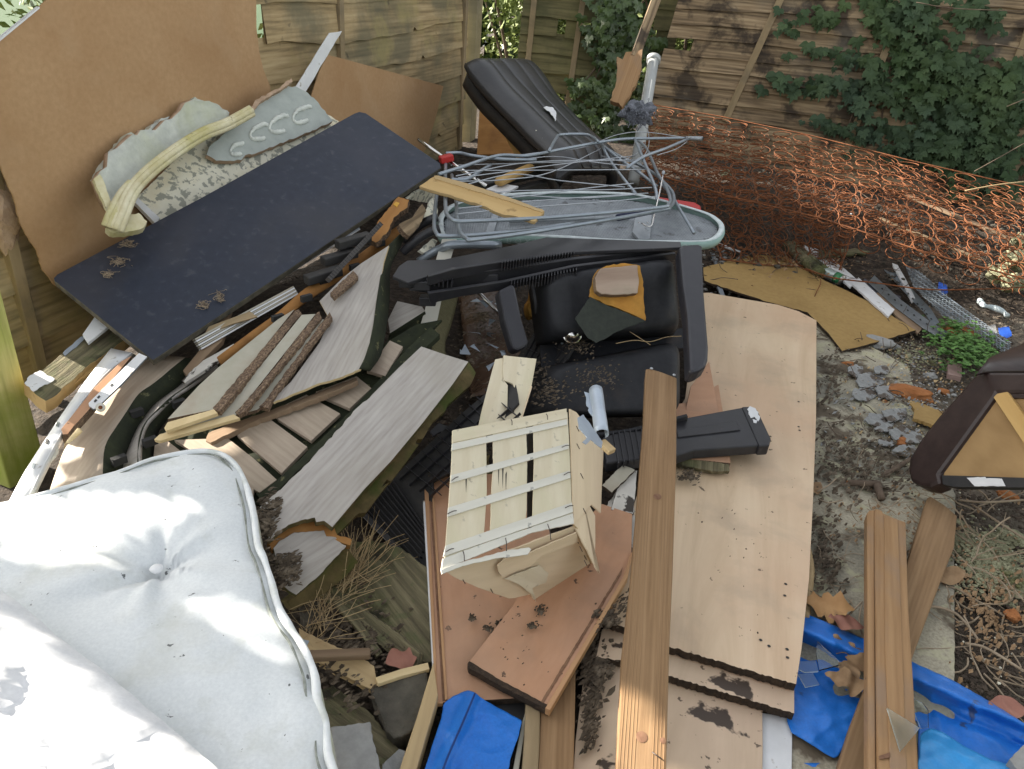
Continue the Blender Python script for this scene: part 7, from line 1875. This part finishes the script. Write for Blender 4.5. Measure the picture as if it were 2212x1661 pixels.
# ================================================================= behind the fences
def bush(name, label, c, rx, ry, rz, n, s0, s1, m, seed=1, trunk=None, cat='shrub'):
    root = thing(name, V((c[0], c[1], 0)), label, cat)
    rr = random.Random(seed)
    vs, fs = [], []
    cl = [(V((rr.gauss(0, .5), rr.gauss(0, .5), rr.gauss(0, .5))), rr.uniform(.25, .5)) for _ in range(26)]
    for i in range(n):
        cc, cr = rr.choice(cl)
        d = V((rr.gauss(0, 1), rr.gauss(0, 1), rr.gauss(0, 1))).normalized() * cr * rr.random() ** .4
        q = cc + d
        if q.length > 1.25: continue
        p = V((c[0] + q.x * rx, c[1] + q.y * ry, c[2] + q.z * rz))
        if p.z < .02: p.z = rr.uniform(.02, .2)
        n1 = V((rr.gauss(0, 1), rr.gauss(0, 1), rr.gauss(0, 1) + .6)).normalized()
        ux = n1.orthogonal().normalized(); a = rr.uniform(0, 6.28)
        ux = ux * math.cos(a) + n1.cross(ux) * math.sin(a); uy = n1.cross(ux)
        s_ = rr.uniform(s0, s1); b = len(vs)
        vs += [p - ux * s_, p - uy * s_ * .42 + n1 * s_ * .1, p + ux * s_, p + uy * s_ * .42 + n1 * s_ * .1]
        fs += [(b, b + 1, b + 2), (b, b + 2, b + 3)]
    mk('foliage', vs, fs, m, root)
    vs, fs = [], []
    for k in range(7):
        a = k * .9
        top_ = V((c[0] + math.cos(a) * rx * .5, c[1] + math.sin(a) * ry * .5, c[2] + rz * rr.uniform(.1, .6)))
        bs = V((c[0] + math.cos(a) * .08, c[1] + math.sin(a) * .08, -.05))
        tubegeo(smoothpath([bs, bs.lerp(top_, .4) + V((.05, .05, 0)), top_], 4), lambda t: .028 * (1 - .75 * t) * (2.2 if trunk else 1), 6, True, vs, fs)
    mk('trunk' if trunk else 'stem', vs, fs, twig_m, root)
    return root
bush('hedge_shrub', 'sunlit green shrub seen through the gap beside the corner post', (-.15, 7.6, .9), .9, .6, 1.0, 6000, .03, .05, hedge_m, 3)
bush('hedge_shrub', 'shrub behind the broken fence panel, glimpsed through its cracks', (1.3, 7.7, .9), 1.0, .6, 1.1, 5000, .03, .05, hedge_m, 4)
bush('hedge_shrub', 'shrub behind the left fence seen through the broken hole', (-2.5, 5.2, .9), .7, .7, .9, 3000, .03, .05, hedge_m, 5)
bush('hedge_shrub', 'dark shrub behind the hole in the weathered fence', (2.6, 7.4, .9), .9, .5, 1.1, 4000, .03, .05, holly_m, 6)

# tree added out of view at left: crown shaped to shade yard, dapple mattress
SD = _ts / _h.dot(_ts)
def along(p, t): return p + SD * t
tree = thing('added_shade_tree', V((-3.3, 3.6, 0)), 'leafy tree added unseen beyond the left fence, its crown shaped to shade the yard', 'tree')
rr = random.Random(77)
vs, fs = [], []
cl = []
for k in range(46):                                   # main crown
    cl.append((V((rr.uniform(-3.4, -2.4), rr.uniform(2.5, 5.15), rr.uniform(1.75, 3.9))), rr.uniform(.28, .5), 420))
for q, t, r_, n_ in (((180, 1330, .32), 2.2, .10, 330), ((110, 1290, .32), 2.2, .10, 330), ((300, 1440, .32), 2.3, .10, 330), ((400, 1540, .32), 2.3, .10, 330), ((300, 1230, .32), 2.2, .10, 330), ((230, 1270, .32), 2.2, .08, 200), ((60, 1210, .32), 2.1, .07, 160), ((520, 1180, .32), 2.3, .12, 380), ((330, 1390, .32), 2.3, .13, 420), ((430, 1480, .32), 2.3, .15, 500), ((560, 1440, .32), 2.4, .14, 420), ((600, 1590, .3), 2.4, .15, 500), ((250, 1350, .32), 2.2, .10, 300),
                      ((640, 1250, .3), 2.5, .14, 400), ((760, 1350, .1), 2.6, .25, 700), ((900, 1500, .1), 2.7, .25, 700), ((1100, 1400, .1), 2.8, .3, 900), ((950, 1250, .2), 2.8, .3, 900), ((1240, 1300, .1), 3.0, .25, 700), ((1130, 1580, .07), 2.9, .13, 420),
                      ((1150, 1100, .3), 2.9, .3, 900), ((1000, 1000, .3), 2.8, .3, 900), ((800, 1050, .3), 2.7, .25, 700), ((1350, 1150, .15), 3.1, .25, 800), ((1400, 1000, .3), 3.1, .25, 800), ((1620, 1150, .1), 3.3, .3, 900), ((1250, 950, .3), 3.0, .3, 900), ((1560, 1000, .1), 3.2, .3, 900),
                      ((1620, 1520, .06), 3.2, .18, 700), ((1700, 1620, .02), 3.3, .20, 700), ((1480, 1390, .09), 3.1, .14, 500), ((1850, 1550, .1), 3.4, .28, 800), ((2050, 1600, .1), 3.6, .30, 900), ((2200, 1450, .1), 3.7, .3, 800), ((1560, 1300, .09), 3.1, .2, 500),
                      ((1450, 330, .5), 3.6, .25, 700), ((1430, 420, .4), 3.5, .25, 700), ((1420, 250, .6), 3.7, .25, 700), ((1500, 300, .5), 3.7, .22, 600), ((1520, 380, .45), 3.7, .22, 600), ((1640, 450, .3), 3.8, .2, 500), ((1600, 520, .2), 3.9, .25, 500), ((1720, 560, .1), 4.0, .25, 500), ((1850, 600, .1), 4.1, .2, 360), ((1560, 440, .3), 3.7, .16, 260), ((2000, 680, .05), 4.2, .3, 600), ((2150, 700, .05), 4.3, .25, 500)):
    cl.append((along(P(*q), t), r_, n_))
for ix in range(8):
    for iy in range(3):
        cl.append((along(rpix(1400 + ix * 120, 10 + iy * 85 + ix * 12), 4.2), .36, 330))
# gaps cut in the crown along sun rays to place the sun patches
OPEN = [(60, 1120, .33, .07), (130, 1110, .33, .07), (200, 1100, .33, .07), (280, 1085, .33, .06), (350, 1068, .33, .05), (410, 1062, .33, .035), (150, 1175, .33, .05), (60, 1170, .33, .06), (230, 1135, .33, .04), (20, 1060, .28, .08),
        (430, 1290, .33, .045), (470, 1320, .33, .05), (500, 1345, .33, .045), (530, 1300, .33, .04), (455, 1262, .33, .03), (600, 1350, .33, .03), (570, 1300, .33, .02), (312, 1292, .33, .012), (560, 1395, .33, .015),
        (-20, 1420, .42, .07), (40, 1500, .43, .09), (-20, 1560, .44, .1), (120, 1560, .44, .09), (60, 1620, .45, .11), (200, 1630, .44, .09), (290, 1650, .43, .06), (120, 1480, .42, .05), (210, 1560, .43, .05), (40, 1400, .42, .05), (0, 1340, .41, .05), (380, 1655, .41, .03),
        (1385, 1510, .16, .045), (1385, 1580, .16, .06), (1380, 1660, .15, .07), (1350, 1520, .14, .04), (1470, 1650, .03, .035), (1455, 1690, .03, .05)]
OPEN += [(x, y, z, .25) for x, y, z in ((1680, 305, .54), (1750, 330, .53), (1830, 370, .50), (1900, 400, .5), (1980, 430, .5), (2060, 460, .48), (2150, 500, .45), (2220, 540, .43), (1800, 400, .45), (1880, 450, .4), (1960, 490, .4), (2060, 530, .38), (2150, 580, .33), (2220, 600, .3), (2190, 620, .1), (1740, 400, .42))]
OPEN = [(P(x, y, z), r_) for x, y, z, r_ in OPEN]
SDn = SD.normalized()
def shaded(p):
    for o_, r_ in OPEN:
        w_ = p - o_
        if (w_ - SDn * w_.dot(SDn)).length < r_: return False
    return True
for c, cr_, n_ in cl:
    for i in range(n_):
        d = V((rr.gauss(0, 1), rr.gauss(0, 1), rr.gauss(0, 1))).normalized() * cr_ * rr.random() ** .45
        p = c + d
        if not shaded(p): continue
        n1 = (SD * .8 + V((rr.gauss(0, .6), rr.gauss(0, .6), rr.gauss(0, .6)))).normalized()
        ux = n1.orthogonal().normalized(); a = rr.uniform(0, 6.28)
        ux = ux * math.cos(a) + n1.cross(ux) * math.sin(a); uy = n1.cross(ux)
        s_ = rr.uniform(.025, .05) * (1 if cr_ < .27 else 1.5); b = len(vs)
        vs += [p - ux * s_, p - uy * s_ * .5, p + ux * s_, p + uy * s_ * .5]
        fs.append((b, b + 1, b + 2, b + 3))
mk('crown', vs, fs, holly_m, tree)
vs, fs = [], []
tubegeo(smoothpath([V((-3.4, 3.7, -.1)), V((-3.35, 3.6, 1.2)), V((-3.1, 3.6, 2.6))], 5), lambda t: .12 * (1 - .5 * t), 8, True, vs, fs)
for c, cr_, n_ in cl[::2]:
    st_ = V((-3.2, 3.6, rr.uniform(1.3, 2.5)))
    tubegeo(smoothpath([st_, st_.lerp(c, .5) + V((0, 0, .12)), c], 4), lambda t: .025 * (1 - .8 * t), 5, True, vs, fs)
mk('trunk', vs, fs, twig_m, tree)
# hedges; those behind and beside the camera are added to cut sky light
def hedge(name, label, x0, x1, y0, y1, h, n, seed):
    root = thing(name, V(((x0 + x1) / 2, (y0 + y1) / 2, 0)), label, 'hedge')
    rr = random.Random(seed)
    vs, fs = [], []
    for i in range(n):
        p = V((rr.uniform(x0, x1), rr.uniform(y0, y1), rr.uniform(0, h)))
        n1 = V((rr.gauss(0, 1), rr.gauss(0, 1), rr.gauss(0, 1))).normalized()
        ux = n1.orthogonal().normalized(); uy = n1.cross(ux)
        s_ = rr.uniform(.08, .16); b = len(vs)
        vs += [p - ux * s_, p - uy * s_ * .7, p + ux * s_, p + uy * s_ * .7]; fs.append((b, b + 1, b + 2, b + 3))
    mk('foliage', vs, fs, holly_m, root)
    beam('stem', V(((x0 + x1) / 2, (y0 + y1) / 2, h * .8)), V(((x0 + x1) / 2, (y0 + y1) / 2, -.05)), .1, .1, twig_m, root, up=V((1, 0, 0)))
hedge('screen_hedge', 'dark hedge added unseen behind the camera to cut sky light', -6, 6, -4.2, -3.2, 2.0, 5000, 1)
hedge('screen_hedge', 'dark hedge added outside the picture at right to cut sky light', 4.6, 5.4, -3.2, 4.2, 1.7, 3600, 2)
hedge('screen_hedge', 'tall dark hedge standing beyond the rear fences', -2.2, 6.5, 8.8, 9.8, 3.4, 9000, 3)
